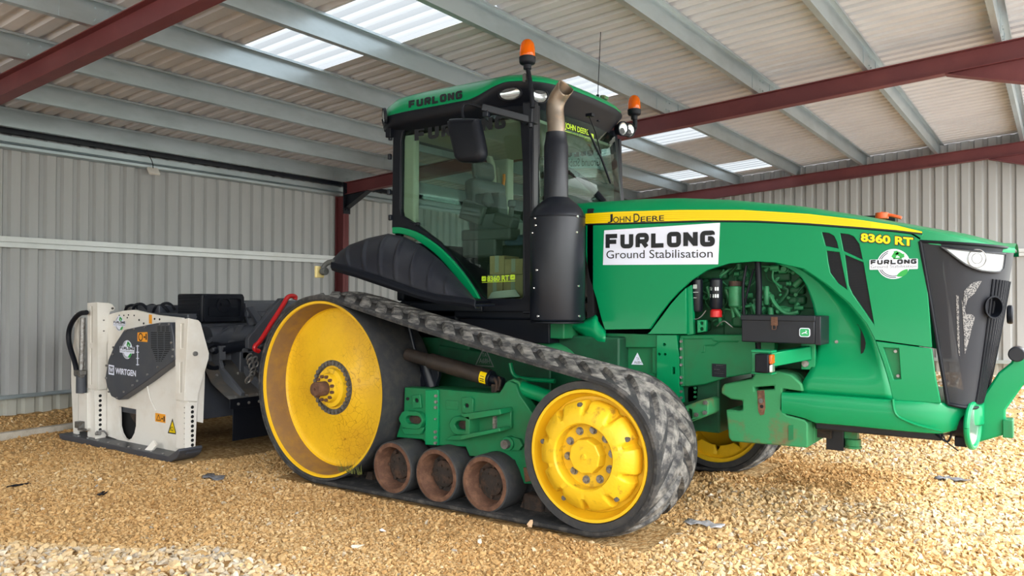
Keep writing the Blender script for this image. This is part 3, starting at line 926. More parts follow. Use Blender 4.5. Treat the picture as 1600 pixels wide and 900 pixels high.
def track(sg):
    mb = MB(); m = 8
    sec = [(YO, -.004), (YO, .016), (YO-.012, .030), (YI+.012, .030), (YI, .016), (YI, -.004)]
    vs = []; fs = []; k = len(sec)
    for (x, z, a, b) in PATH:
        for (y, h) in sec: vs.append((x+a*h, sg*y, z+b*h))
    for i in range(_n):
        j = (i+1) % _n
        for c in range(k):
            d = (c+1) % k
            fs.append((i*k+c, i*k+d, j*k+d, j*k+c))
    mb.add(vs, fs)
    tr = build('track_belt', mb, RUBBER, T)
    lug = MB(); N = 50; pit = LOOP/N
    for half in (0, 1):
        for q in range(N):
            s0 = q*pit + (pit*.5 if half else 0)
            rows = []
            J = 9
            for j in range(J+1):
                t = j/J
                y = (YO-.022 - t*(.325)) if half == 0 else (YI+.022+t*.325)
                sl = s0 - .30*t
                w1, w2 = .066, .040
                hh = .028+.034*min(1, 1.9*t+.04)*min(1, 2.5*(1-t)+.45)
                r_ = []
                for (ds, h) in ((-w1, .026), (-w2, hh), (w2, hh), (w1, .026)):
                    x, z = at_path(sl+ds, h); r_.append((x, sg*y, z))
                rows.append(r_)
            lug.grid(rows)
            for r_ in (rows[0], rows[-1]): lug.add(r_, [(0, 1, 2, 3)])
    tag(build('tread', lug, RUBBER_DUST, tr, angle=30), 'dusty black chevron tread')
    gl = MB(); NG = 52; y0 = (YO+YI)/2
    for q in range(NG):
        s0 = q*LOOP/NG; rows = []
        for ds, h, wy in ((-.042, 0, .06), (-.026, -.062, .042), (.026, -.062, .042), (.042, 0, .06)):
            x, z = at_path(s0+ds, h); rows.append([(x, sg*(y0-wy), z), (x, sg*(y0+wy), z)])
        gl.grid(rows)
        gl.add([rows[0][0], rows[1][0], rows[2][0], rows[3][0]], [(0, 1, 2, 3)]); gl.add([rows[0][1], rows[1][1], rows[2][1], rows[3][1]], [(0, 1, 2, 3)])
    tag(build('guide_tooth', gl, RUST_D, tr), 'brown worn guide lugs')
    return tr
track(-1); track(1)

def yl(mb, prof, c, sg, n=64, ph=0.0):
    """lathe about Y with profile given as (r, |y|)"""
    return mb.lathe([(r, sg*y) for r, y in prof], (c[0], 0, c[1]), 'Y', n, ph=ph)
def drive_wheel(sg):
    mb = MB()
    yl(mb, [(.724, 1.408), (.728, 1.425), (.741, 1.428), (.7415, 1.40), (.7415, .86), (.728, .83), (.70, .83)], C1, sg, 96)
    w = build('drive_wheel_tyre', mb, RUBBER_ROLL, T)
    mb = MB()
    yl(mb, [(.700, 1.395), (.703, 1.412), (.722, 1.414), (.726, 1.40), (.726, .84), (.70, .84), (.70, 1.0)], C1, sg, 96)
    rim = build('drive_wheel_rim', mb, YELLOW, T)
    mb = MB()
    yl(mb, [(.701, 1.398), (.690, 1.375), (.672, 1.25), (.664, 1.215)], C1, sg, 96)
    tag(build('rim_barrel', mb, YELLOW_DIRT, rim), 'mud-stained inside of the yellow rim')
    mb = MB()
    yl(mb, [(.664, 1.217), (.655, 1.20), (.635, 1.193), (.60, 1.192), (.50, 1.197), (.40, 1.212), (.31, 1.236), (.262, 1.254), (.24, 1.262), (.232, 1.264), (.12, 1.264), (.12, 1.20), (.3, 1.16), (.66, 1.16)], C1, sg, 96)
    tag(build('disc', mb, YELLOW_CRACK, rim), 'cracked yellow wheel disc')
    mb = MB()
    for k in range(30):
        a = 2*PI*k/30; x, z = .205*math.cos(a), .205*math.sin(a)
        mb.cyl((x, sg*1.262, C1[1]+z), (x, sg*1.288, C1[1]+z), .0185, 10)
    yl(mb, [(.228, 1.262), (.228, 1.270), (.182, 1.270), (.182, 1.262)], C1, sg, 48)
    tag(build('bolt_ring', mb, STEEL_D, rim), 'ring of grey wheel bolts')
    mb = MB()
    yl(mb, [(.165, 1.262), (.16, 1.30), (.125, 1.305), (.115, 1.345), (.10, 1.352), (.05, 1.352)], C1, sg, 48)
    hub = build('wheel_hub', mb, YELLOW_C, T)
    mb = MB()
    for k in range(12):
        a = 2*PI*(k+.5)/12; x, z = .098*math.cos(a), .098*math.sin(a)
        mb.cyl((x, sg*1.345, C1[1]+z), (x, sg*1.372, C1[1]+z), .0145, 6)
    tag(build('hub_bolts', mb, RUST, hub), 'rusty hub bolts')
    mb = MB()
    yl(mb, [(.060, 1.30), (.060, 1.452), (.054, 1.462), (.012, 1.462), (.010, 1.44), (0, 1.44)], C1, sg, 32)
    tag(build('axle_shaft', mb, RUST, hub), 'rusty axle shaft')
def cracked():
    m = mat('cracked_yellow_paint', (0.74, 0.45, 0.008), 0.4, coat=0.2)
    nt = m.node_tree; b = nt.nodes['Principled BSDF']
    tc = nt.nodes.new('ShaderNodeTexCoord')
    nz = nt.nodes.new('ShaderNodeTexNoise'); nz.inputs['Scale'].default_value = 3.0
    vo = nt.nodes.new('ShaderNodeTexVoronoi'); vo.feature = 'DISTANCE_TO_EDGE'; vo.inputs['Scale'].default_value = 21
    ad = nt.nodes.new('ShaderNodeVectorMath'); ad.operation = 'ADD'
    sc = nt.nodes.new('ShaderNodeVectorMath'); sc.operation = 'SCALE'; sc.inputs['Scale'].default_value = .25
    nt.links.new(tc.outputs['Object'], nz.inputs['Vector']); nt.links.new(nz.outputs['Color'], sc.inputs[0])
    nt.links.new(tc.outputs['Object'], ad.inputs[0]); nt.links.new(sc.outputs[0], ad.inputs[1]); nt.links.new(ad.outputs[0], vo.inputs['Vector'])
    r = nt.nodes.new('ShaderNodeValToRGB'); r.color_ramp.elements[0].position = .0; r.color_ramp.elements[0].color = (.30, .16, .01, 1)
    r.color_ramp.elements[1].position = .030; r.color_ramp.elements[1].color = (1, 1, 1, 1)
    nt.links.new(vo.outputs['Distance'], r.inputs[0])
    n2 = nt.nodes.new('ShaderNodeTexNoise'); n2.inputs['Scale'].default_value = 2.4; n2.inputs['Detail'].default_value = 6
    nt.links.new(tc.outputs['Object'], n2.inputs['Vector'])
    r2 = nt.nodes.new('ShaderNodeValToRGB'); r2.color_ramp.elements[0].position = .45; r2.color_ramp.elements[0].color = (.84, .51, .016, 1)
    r2.color_ramp.elements[1].position = .75; r2.color_ramp.elements[1].color = (.66, .36, .016, 1)
    nt.links.new(n2.outputs['Fac'], r2.inputs[0])
    n3 = nt.nodes.new('ShaderNodeTexNoise'); n3.inputs['Scale'].default_value = 2.0
    nt.links.new(tc.outputs['Object'], n3.inputs['Vector'])
    mr = nt.nodes.new('ShaderNodeMapRange'); mr.inputs[1].default_value = .42; mr.inputs[2].default_value = .62; mr.inputs[3].default_value = .15; mr.inputs[4].default_value = .75
    nt.links.new(n3.outputs['Fac'], mr.inputs[0])
    mx = nt.nodes.new('ShaderNodeMix'); mx.data_type = 'RGBA'; mx.blend_type = 'MULTIPLY'
    nt.links.new(mr.outputs[0], mx.inputs[0]); nt.links.new(r2.outputs[0], mx.inputs[6]); nt.links.new(r.outputs[0], mx.inputs[7])
    nt.links.new(mx.outputs[2], b.inputs['Base Color'])
    return m
YELLOW_CRACK = cracked()
STEEL_D = mat('dull_steel', (0.16, 0.16, 0.16), 0.5, metal=0.5, col2=(0.10, 0.085, 0.07), vscale=25)
drive_wheel(-1); drive_wheel(1)

def idler_wheel(sg):
    mb = MB()
    yl(mb, [(.424, 1.395), (.428, 1.418), (.474, 1.42), (.478, 1.40), (.478, .86), (.47, .83), (.42, .83)], C2, sg, 80)
    build('idler_tyre', mb, RUBBER_ROLL, T)
    mb = MB()
    yl(mb, [(.398, 1.385), (.402, 1.410), (.420, 1.412), (.426, 1.39), (.426, .85), (.39, .85), (.385, 1.30), (.37, 1.325), (.10, 1.335), (.10, 1.25), (.38, 1.25)], C2, sg, 80)
    yl(mb, [(.398, 1.385), (.390, 1.345), (.372, 1.325)], C2, sg, 80)
    rim = build('idler_rim', mb, YELLOW, T)
    mb = MB(); rows = []
    for k in range(121):
        a = 2*PI*k/120; n_ = max(0, 1-abs(((k*10/120) % 1)-.5)/.16)
        ri = .285+.055*n_
        rows.append([(C2[0]+r*math.cos(a), sg*y, C2[1]+r*math.sin(a)) for r, y in ((ri, .93), (ri, .90), (.36, .885), (.395, .90))])
    mb.grid(rows); tag(build('inner_flange', mb, YELLOW, rim), 'notched yellow flange on the inner side')
    # cast wheel weight with scalloped rim
    mb = MB(); NA = 200; rows = []
    for k in range(NA):
        a = 2*PI*k/NA; ph = (k*10/NA) % 1.0
        notch = max(0.0, 1-abs(ph-.5)/.17); notch = notch*notch*(3-2*notch)
        sect = [(.352-.02*notch, 1.335), (.352-.055*notch, 1.395), (.335-.060*notch, 1.425), (.292-.012*notch, 1.452-.006*notch), (.262, 1.468), (.215, 1.468), (.205, 1.455), (.202, 1.37)]
        rows.append([(C2[0]+r*math.cos(a), sg*y, C2[1]+r*math.sin(a)) for r, y in sect])
    rows.append(rows[0]); mb.grid(rows)
    yl(mb, [(.203, 1.372), (.10, 1.366)], C2, sg, 48)
    wt = build('wheel_weight', mb, YELLOW_C, rim)
    tag(wt, 'scalloped cast yellow wheel weight')
    mb = MB()
    for k in range(5):
        a = 2*PI*(k+.35)/5; x, z = .325*math.cos(a), .325*math.sin(a)
        mb.cyl((C2[0]+x, sg*1.38, C2[1]+z), (C2[0]+x, sg*1.438, C2[1]+z), .016, 10)
    tag(build('weight_bolt_holes', mb, STEEL_D, rim), 'dark bolts in the weight')
    mb = MB()
    for k in range(10):
        a = 2*PI*(k+.25)/10; x, z = .163*math.cos(a), .163*math.sin(a)
        mb.cyl((C2[0]+x, sg*1.366, C2[1]+z), (C2[0]+x, sg*1.374, C2[1]+z), .027, 12)
        mb.cyl((C2[0]+x, sg*1.37, C2[1]+z), (C2[0]+x, sg*1.392, C2[1]+z), .019, 6)
    tag(build('wheel_bolts', mb, STEEL, rim), 'grey wheel bolts')
    mb = MB()
    yl(mb, [(.118, 1.366), (.115, 1.40), (.112, 1.442), (.106, 1.448), (.018, 1.449), (.018, 1.460), (0, 1.460)], C2, sg, 10, .15)
    build('hub_cap', mb, YELLOW_C, rim, smooth=False, bevel=.003)
idler_wheel(-1); idler_wheel(1)

RX0, RDX, RRC = .8114, .4404, .212
def roller(sg, k):
    c = (RX0+RDX*k, RRC); mb = MB()
    yl(mb, [(.185, 1.385), (.19, 1.402), (.199, 1.398), (.2015, 1.38), (.2015, 1.17), (.196, 1.155), (.15, 1.155), (.15, 1.075), (.196, 1.075), (.2015, 1.06), (.2015, .87), (.15, .86)], c, sg, 56)
    w = build('mid_roller', mb, RUBBER_ROLL, T)
    mb = MB()
    yl(mb, [(.192, 1.395), (.188, 1.403), (.160, 1.403), (.152, 1.385), (.140, 1.31), (.134, 1.285), (.12, 1.28)], c, sg, 56)
    tag(build('roller_rim', mb, RUST, w), 'rusty steel roller rim')
    mb = MB()
    yl(mb, [(.136, 1.287), (.100, 1.284), (.096, 1.318), (.085, 1.325), (.02, 1.328), (0, 1.328)], c, sg, 40)
    for j in range(6):
        a = 2*PI*(j+.2*k)/6; x, z = .112*math.cos(a), .112*math.sin(a)
        mb.cyl((c[0]+x, sg*1.28, c[1]+z), (c[0]+x, sg*1.312, c[1]+z), .0155, 6)
        x, z = .06*math.cos(a+.5), .06*math.sin(a+.5)
        mb.cyl((c[0]+x, sg*1.32, c[1]+z), (c[0]+x, sg*1.336, c[1]+z), .009, 6)
    tag(build('roller_hub', mb, RUST_D, w), 'dark bolted roller hub')
for sg in (-1, 1):
    for k in range(3): roller(sg, k)

# ---- near track frame
def Z3(pts): return [(560+a/3.46, 600+b/3.46) for a, b in pts]
FRM = -1.23
fr = [(250, 18), (352, 24), (440, 28), (700, 50), (762, 48), (782, 18), (795, -8), (820, -14), (850, 0), (872, 62), (945, 165), (945, 540), (895, 540), (845, 410), (600, 390), (580, 340), (440, 332), (372, 328), (350, 300), (205, 288), (245, 150)]
mb = MB(); mb.plate(xz(Z3(fr), FRM), FRM, FRM+.10)
mb.plate(xz(Z3([(240, 20), (700, 45), (945, 160), (945, 420), (600, 390), (360, 320), (205, 290)]), FRM+.1), FRM+.14, FRM+.36)
TF = build('track_frame', mb, GREEN_D, T, bevel=.006)
def raised(pts, y0, y1, holes=()):
    m_ = MB(); m_.plate(xz(Z3(pts), FRM), FRM-y1, FRM-y0, [xz(Z3(h), FRM) for h in holes]); return m_
mb = raised([(372, 30), (440, 30), (440, 330), (372, 327)], 0, .022)
tag(build('bolt_strip', mb, GREEN, TF, bevel=.004), None)
mb = MB()
for (a, b) in ((424, 64), (424, 96), (423, 126), (421, 188), (421, 258), (421, 288), (421, 318)):
    p = P(*Z3([(a, b)])[0], FRM-.02); mb.cyl(p, p-Vector((0, .018, 0)), .0125 if b != 188 else .008, 6)
build('strip_bolts', mb, STEEL, TF)
def wavy(cx_, cy_, w, h, n=48):
    out = []
    for k in range(n):
        a = 2*PI*k/n
        rr = 1 - .07*math.cos(4*a) + .05*math.cos(6*a)
        out.append((cx_+w*math.cos(a)*rr, cy_+h*math.sin(a)*rr*(1+.12*math.cos(2*a)**2)+.12*h*math.cos(a)))
    return out
for nm, outl, hole in (('left', wavy(308, 190, 66, 46), wavy(320, 190, 44, 23)), ('right', wavy(582, 222, 72, 50), wavy(592, 220, 50, 24))):
    mb = raised(outl, 0, .05, [hole]); build('slotted_boss', mb, GREEN_D, TF, bevel=.008)
    mb = raised(hole, -.002, .004); tag(build('slot_recess', mb, RUST_D, TF), 'dark slot in the frame boss')
for pts, hc in (([(298, 60), (340, 55), (348, 128), (302, 132)], (321, 88)), ([(565, 72), (612, 66), (628, 80), (628, 160), (568, 155)], (592, 116))):
    mb = raised(pts, 0, .018, [circ(hc[0], hc[1], 12)]); build('lug_plate', mb, GREEN_D, TF, bevel=.004)
    mb = raised(circ(hc[0], hc[1], 12), -.003, .001); build('lug_hole', mb, DARK, TF)
for (a, b, r) in ((267, 80, 9), (917, 291, 8)):
    mb = raised(circ(a, b, r), -.002, .003); build('frame_hole', mb, DARK, TF)
mb = raised([(475, 88), (540, 92), (540, 140), (475, 136)], 0, .006); build('cast_pad', mb, GREEN_D, TF, bevel=.003)
# channel bracket that carries the roller bogie
mb = raised([(620, 262), (832, 222), (838, 240), (628, 286)], 0, .16)
mb.add(*(lambda m_: (m_.v, m_.f))(raised([(618, 152), (830, 122), (838, 150), (660, 180)], 0, .15)))
mb.add(*(lambda m_: (m_.v, m_.f))(raised([(648, 160), (668, 160), (668, 280), (648, 280)], 0, .15)))
mb.add(*(lambda m_: (m_.v, m_.f))(raised([(660, 170), (838, 140), (838, 232), (660, 262)], 0, .03)))
build('channel_bracket', mb, GREEN_D, TF, bevel=.005)
mb = raised([(748, 172), (764, 170), (764, 236), (748, 238)], .03, .05); tag(build('worn_stop', mb, STEEL, TF), 'bare metal stop in the channel bracket')
mb = raised([(620, 290), (590, 300), (490, 300), (520, 276), (610, 268)], 0, .05); build('boss_foot', mb, GREEN_D, TF, bevel=.005)
mb = raised([(245, 236), (370, 232), (350, 270), (260, 268)], 0, .03); build('boss_foot', mb, GREEN_D, TF, bevel=.005)
p = P(*Z3([(825, 318)])[0], FRM)
mb = MB(); mb.cyl(p+Vector((0, .05, 0)), p-Vector((0, .05, 0)), .05, 20).plate([(p.x, p.z+.05), (p.x+.09, p.z+.04), (p.x+.12, p.z), (p.x+.09, p.z-.04), (p.x, p.z-.05)], FRM-.03, FRM)
build('pivot_boss', mb, GREEN_D, TF, bevel=.004)
mb = MB(); mb.cyl(p-Vector((0, .05, 0)), p-Vector((0, .085, 0)), .032, 16); build('pivot_pin', mb, STEEL_D, TF)
mb = raised([(895, 450), (940, 452), (950, 520), (905, 530)], 0, .01); build('wear_plate', mb, RUST, TF, bevel=.003)
q = P(*Z3([(945, 620)])[0], -1.2)
mb = MB(); mb.box((q.x, -1.15, .075), (.17, .12, .12)); build('frame_foot', mb, RUST_D, TF, bevel=.02)

# tensioning cylinder and push tube
def zz2(a, b): return (600+a/5.62, 480+b/5.62)
CYY = -1.12
a = P(*zz2(205, 412), CYY); b = P(*zz2(405, 470), CYY); c = P(*zz2(930, 622), CYY); d = P(*zz2(1010, 648), CYY)
mb = MB(); mb.cyl(a, b+(c-b)*.03, .050, 28)
cy = build('tension_cylinder', mb, RUST_D2 if 'RUST_D2' in globals() else mat('brown_black_cylinder', (0.026, 0.021, 0.019), 0.5, col2=(.042, .03, .024), vscale=8), T, bevel=.004)
tag(cy, 'dark brown hydraulic tensioning cylinder')
mb = MB(); mb.cyl(b, c, .062, 28); build('cylinder_barrel', mb, MATS['brown_black_cylinder'], cy, bevel=.006)
mb = MB(); mb.cyl(c, c+(d-c)*.25, .058, 24).cyl(c+(d-c)*.2, d+(d-c)*.4, .036, 16); build('cylinder_gland', mb, BLACK_M, cy, bevel=.004)
mb = MB(); g = P(*zz2(1010, 660), CYY)
mb.tube([g+Vector((-.02, -.03, .03)), g+Vector((.02, -.05, .0)), g+Vector((.01, -.05, -.06)), g+Vector((-.03, -.04, -.08))], .012, 8, smooth=1)
mb.tube([g+Vector((.02, -.03, .04)), g+Vector((.05, -.05, .01)), g+Vector((.03, -.05, -.05))], .010, 8, smooth=1)
mb.box(g+Vector((-.02, 0, -.06)), (.05, .07, .09)); build('hose_fitting', mb, RUST_D, cy)
dv = (c-b).normalized(); up_ = Vector((0, 0, 1)); up_ = (up_-dv*up_.dot(dv)).normalized()
def on_cyl(p, r, ang, t):   # point on the barrel: ang from facing camera side
    s_ = Vector((0, -1, 0)); s_ = (s_-dv*s_.dot(dv)).normalized(); w = s_*math.cos(ang)+up_*math.sin(ang)
    return p+dv*t+w*r
mid = P(*zz2(905, 605), CYY); mid = b+dv*(mid-b).dot(dv)
rows = [[on_cyl(mid, .0628, math.radians(g_), t) for t in (-.030, .030)] for g_ in range(-42, 43, 12)]
mb = MB(); mb.grid(rows); dc = build('warning_decal', mb, STRIPE, cy); tag(dc, 'yellow warning decal')
mb = MB(); mb.add([on_cyl(mid, .0632, math.radians(a_), t) for a_, t in ((32, 0), (8, -.02), (8, .02))], [(0, 1, 2)])
mb.add([on_cyl(mid, .0632, math.radians(a_), t) for a_, t in ((-4, -.02), (-4, .02), (-10, .02), (-10, -.02))], [(0, 1, 2, 3)])
mb.add([on_cyl(mid, .0632, math.radians(a_), t) for a_, t in ((-18, -.02), (-18, .02), (-24, .02), (-24, -.02))], [(0, 1, 2, 3)])
build('decal_marks', mb, INK, cy, fix=False)
# clevis and green push tube
a = P(*zz2(1150, 690), -1.15); b = P(*zz2(1470, 800), -1.15)
mb = MB(); mb.cyl(a, b+(b-a)*.35, .052, 24)
pt = build('push_tube', mb, GREEN, T); tag(pt, 'green push tube behind the front wheel')
cl = [zz2(*q) for q in ((1045, 760), (1055, 690), (1080, 650), (1130, 630), (1185, 650), (1195, 690), (1180, 760), (1130, 800))]
mb = MB(); mb.plate(xz(cl, -1.2), -1.2, -1.10)
build('clevis', mb, GREEN_R, pt, bevel=.008)
# links behind: suspension struts seen between belt and cylinder
mb = MB()
for (u0, v0, u1, v1, r) in ((622, 520, 648, 605, .03), (640, 512, 660, 600, .018), (664, 560, 676, 606, .055)):
    mb.cyl(P(u0, v0, -.98), P(u1, v1, -.98), r, 12)
mb.plate(xz([zz2(*q) for q in ((330, 500), (470, 490), (480, 600), (450, 700), (310, 700))], -1.0), -1.0, -.96)
tag(build('suspension_link', mb, BLACK_M, T, bevel=.004), 'dark suspension links behind the tension cylinder')
mb = MB(); mb.tube([P(*zz2(1110, 490), -.95), P(*zz2(1130, 590), -.95), P(*zz2(1190, 630), -.95), P(*zz2(1500, 650), -.95)], .017, 10, smooth=2)
build('bent_pipe', mb, GREEN, T)
# chassis between the tracks
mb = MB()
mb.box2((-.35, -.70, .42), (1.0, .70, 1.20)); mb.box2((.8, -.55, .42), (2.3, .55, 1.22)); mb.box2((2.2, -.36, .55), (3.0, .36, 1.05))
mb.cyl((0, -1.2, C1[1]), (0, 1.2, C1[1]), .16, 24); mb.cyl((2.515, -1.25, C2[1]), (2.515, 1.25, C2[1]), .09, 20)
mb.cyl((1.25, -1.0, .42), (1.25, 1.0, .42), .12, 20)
CH = build('chassis', mb, GREEN_SHADE, T, bevel=.015)
mb = MB(); mb.box2((.25, -.70, 1.16), (1.78, .70, 1.40)); build('cab_subframe', mb, BLACK, CH, bevel=.01)  # black box added to shade and darken the space under the cab
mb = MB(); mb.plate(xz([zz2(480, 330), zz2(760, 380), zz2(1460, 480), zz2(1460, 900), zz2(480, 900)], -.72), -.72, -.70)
hs = build('hull_side', mb, GREEN_SHADE, CH, bevel=.01)
# grey triangle mark on the hull
def tri(u, v, hw, hh, Y, m_, name, par, th=.002):
    mb = MB(); mb.plate(xz([(u-hw, v+hh), (u+hw, v+hh), (u+hw*.28, v-hh), (u-hw*.28, v-hh)], Y), Y-th, Y); return build(name, mb, m_, par)
HULLM = mat('grey_stencil', (.13, .15, .14), .7)
x0, z0 = xz([(743, 571)], -.722)[0]; x1, z1 = xz([(771, 549)], -.722)[0]
mb = MB()
cxm = (x0+x1)/2
for pl in ([(x0, z0), (x1, z0), (cxm+.02, z1), (cxm-.02, z1), (x0, z0)],):
    vs, fs = ribbon(pl, .006, .006); mb.add([(p.x, -.7225, p.y) for p in vs], fs)
w_ = x1-x0; h_ = z1-z0
for s_, (aa, bb, cc, dd) in (('TA', (.36, .62, .64, .88)), ('A68H', (.20, .18, .80, .5))):
    t_ = text_mb(s_, x0+aa*w_, z0+bb*h_, x0+cc*w_, z0+dd*h_, on_side(-.7227), .01); mb.add(t_.v, t_.f)
build('hull_stencil', mb, HULLM, CH, fix=False)
# ------------------------------------------------------------------ tractor: bonnet, front frame, engine bay
from mathutils.bvhtree import BVHTree
HY = -.50
def bvh_of(mb): return BVHTree.FromPolygons([Vector(v) for v in mb.v], mb.f)
def hit(tree, u, v, off=.0):
    d = ray(u, v).normalized(); r = tree.ray_cast(CAMV, d)
    return None if r[0] is None else r[0]-d*off
def crop(x0, y0, s, pts): return [(x0+a/s, y0+b/s) for a, b in pts]
H7 = lambda pts: crop(1240, 320, 3.75, pts)
H8 = lambda pts: crop(1240, 520, 4.444, pts)
H5 = lambda pts: crop(880, 470, 3.6, pts)
H6 = lambda pts: crop(1000, 400, 5.333, pts)

# bonnet top (crown above and behind the yellow stripe)
sil = [(915, 317), (1000, 311.5), (1060, 310), (1140, 313), (1240, 322), (1340, 338), (1440, 356), (1500, 366), (1560, 380), (1580, 387)]
stt = [(915, 334), (960, 331), (1060, 328), (1160, 328), (1260, 334), (1340, 343), (1400, 352), (1441, 362)]
stb = [(915, 350), (1000, 347.5), (1100, 344.5), (1180, 345), (1260, 349), (1340, 355), (1400, 360), (1443, 365)]
def curve_xz(px, Y, xs):
    p = xz(px, Y); return np.interp(xs, [a for a, b in p], [b for a, b in p])
xs = np.linspace(P(915, 340, HY).x-.25, 4.70, 60)
zs_b = curve_xz(stb[:-1]+[(1434, 364.5), (1441, 377), (1500, 384), (1577, 389.5)], HY, xs)
zs_t = curve_xz(stt[:-1]+[(1441, 359), (1500, 371), (1577, 388)], HY, xs)
zs_c = curve_xz(sil, HY+.06, xs)
zs_c = np.maximum(zs_c, zs_t+.004)
xnose = 4.775
def halfw(x):
    return .5 if x < 4.30 else .5*(1-((x-4.30)/(xnose-4.30))**2.4)**(1/2.4)
rows = []
for x, zb, zt, zc in zip(xs, zs_b, zs_t, zs_c):
    w = halfw(x); r_ = []
    pr_ = [(w, zb-.012), (w, zb), (w-.002, zt), (w-.012, zt+(zc-zt)*.30), (w-.034, zt+(zc-zt)*.68), (w-.065, zc), (w-.13, zc+.010), (w*.4, zc+.022), (0, zc+.025)]
    left = [(x, -max(0, y), z) for y, z in pr_]; right_ = [(x, max(0, y), z) for y, z in pr_[::-1][1:]]
    rows.append(left+right_)
# nose closing edge
w_end = [(xnose-.006, y*.8, z-.004) for (_, y, z) in rows[-1]]
rows.append(w_end)
mb = MB(); mb.grid(rows)
top_bvh = bvh_of(mb)
BON = build('bonnet', mb, GREEN, T, angle=50)
# stripe decal, a hair proud of the side
mb = MB(); r1 = []; r2 = []
for x in np.linspace(P(915, 340, HY).x, P(1441, 363, HY).x, 50):
    a = float(curve_xz(stb, HY, [x])[0]); b = float(curve_xz(stt, HY, [x])[0])
    yy = -halfw(x)
    r1.append((x, yy-.0035, a+.002)); r2.append((x, yy-.0030, max(b, a+.002)))
mb.grid([r1, r2]); st = build('bonnet_stripe', mb, STRIPE, T); tag(st, 'yellow stripe along the bonnet')
mb = MB()
for f_ in (.22, .40, .58, .76):
    rr1 = [Vector(a).lerp(Vector(b), f_) + Vector((0, -.0006, 0)) for a, b in zip(r1, r2)]
    rr2 = [Vector(a).lerp(Vector(b), f_+.045) + Vector((0, -.0006, 0)) for a, b in zip(r1, r2)]
    mb.grid([rr1[:44], rr2[:44]])
tag(build('pinstripes', mb, mat('amber_pinstripe', (.72, .45, .0), .4), st, fix=False), 'fine amber lines in the stripe')
# thin dark crease under the stripe
mb = MB()
mb.grid([[(p[0], p[1]-.0005, p[2]-.010) for p in r1], [(p[0], p[1]-.001, p[2]) for p in r1]])
build('stripe_shadow_line', mb, INK, st, fix=False)
def small_caps(word_px, Y, m_, par, name, bold=.0, dy=-.0055, outline=None):
    mb = MB()
    for (s_, u0, v0, u1, v1) in word_px:
        x0, z0, x1, z1 = px_box(u0, v1, u1, v0, Y)
        x0, z0 = xz([(u0, v1)], Y)[0]; x1, z1 = xz([(u1, v0)], Y)[0]
        t_ = text_mb(s_, x0, min(z0, z1), x1, max(z0, z1), lambda a, b: (a, Y+dy, b), bold); mb.add(t_.v, t_.f)
    return build(name, mb, m_, par, fix=False)
jd = [('J', 950, 334.5, 958, 348.5), ('OHN', 958.5, 337.5, 986, 348.3), ('D', 990.5, 333.5, 1000, 347.3), ('EERE', 1001.5, 336.5, 1038, 347)]
small_caps(jd, HY, STRIPE, st, 'lettering_outline', .055, -.0045)
small_caps(jd, HY, INK, st, 'bonnet_lettering', .012, -.0055)

# side panel: rear part, arch band and front part in one outline
ridge = H7([(0, 345), (60, 375), (200, 470), (330, 580), (430, 700), (480, 800)])
gl_ = [(1437, 377), (1450, 455), (1456, 543)]
arch = [(1015, 514), (1030, 492), (1045, 472), (1060, 456), (1080, 438), (1105, 422), (1140, 411.5), (1180, 408.5), (1212, 410.5)]
stb_r = [(1443, 366)] + [(u, v) for u, v in stb[::-1][1:]]
outline = xz([(915, 351), (915, 400), (921, 435), (931, 465), (940, 500), (945, 515)] + arch + ridge[1:] + [(1368, 531), (1456, 543), (1450, 458), (1437, 377)] + stb_r[:-1], HY)
def vpoly(pts): return xz(H7(pts), HY)
vents = [vpoly([(165, 160), (205, 165), (235, 182), (252, 215), (262, 256), (187, 241)]),
         vpoly([(193, 268), (268, 278), (312, 495), (262, 462), (215, 398), (202, 335)]),
         vpoly([(272, 166), (320, 172), (352, 186), (384, 230), (404, 322), (292, 270)]),
         vpoly([(300, 292), (408, 338), (470, 700), (345, 522), (322, 470)])]
mb = MB(); mb.plate(outline, HY, HY+.025, vents)
SP = build('bonnet_side', mb, GREEN, T, bevel=.004)
for v_ in vents:
    mb = MB(); mb.plate(v_, HY+.016, HY+.022); vg = build('side_vent', mb, VENT, T)
    xsv = [a for a, b in v_]; zsv = [b for a, b in v_]
    sl = MB(); z_ = min(zsv)
    from mathutils.geometry import intersect_line_line_2d
    k_ = 0
    while z_ < max(zsv):            # louvre slats clipped to the opening
        zz = []
        for i in range(len(v_)):
            (xa, za), (xb, zb) = v_[i], v_[(i+1) % len(v_)]
            if (za-z_)*(zb-z_) < 0: zz.append(xa+(xb-xa)*(z_-za)/(zb-za))
        if len(zz) >= 2:
            sl.bar((min(zz), HY+.012, z_), (max(zz), HY+.012, z_-.006), .006, .003)
        z_ += .0105
    if sl.v: build('louvre', sl, BLACK, vg, smooth=False)
# bright green dividers between the vents
# far side of the bonnet
mb = MB(); far = [(xs[0], zs_b[0])] + [(2.0, 1.3), (2.4, 1.3), (2.8, 1.72), (3.3, 1.76), (3.7, 1.5), (3.95, 1.2), (4.36, 1.15), (4.30, 1.87)] + [(x, z) for x, z in zip(xs[::-1], zs_b[::-1]) if x < 4.3]
mb.plate(far, -HY-.025, -HY); build('bonnet_side', mb, GREEN, T)
# fold line along the panel above the arch
# rear lower panel line and second panel
mb = MB(); pn = [(945, 516), (1012, 516)] + [(1031, 494), (1046, 474), (1061, 458), (1071, 449), (1070, 522), (1074, 523), (1074, 527), (1015, 523)]
mb.plate(xz([(1015, 519), (1034, 494), (1048, 475), (1062, 459), (1071.5, 450), (1073, 522), (1011, 522)], HY+.03), HY+.03, HY+.05)
build('arch_panel', mb, GREEN, T, bevel=.003)

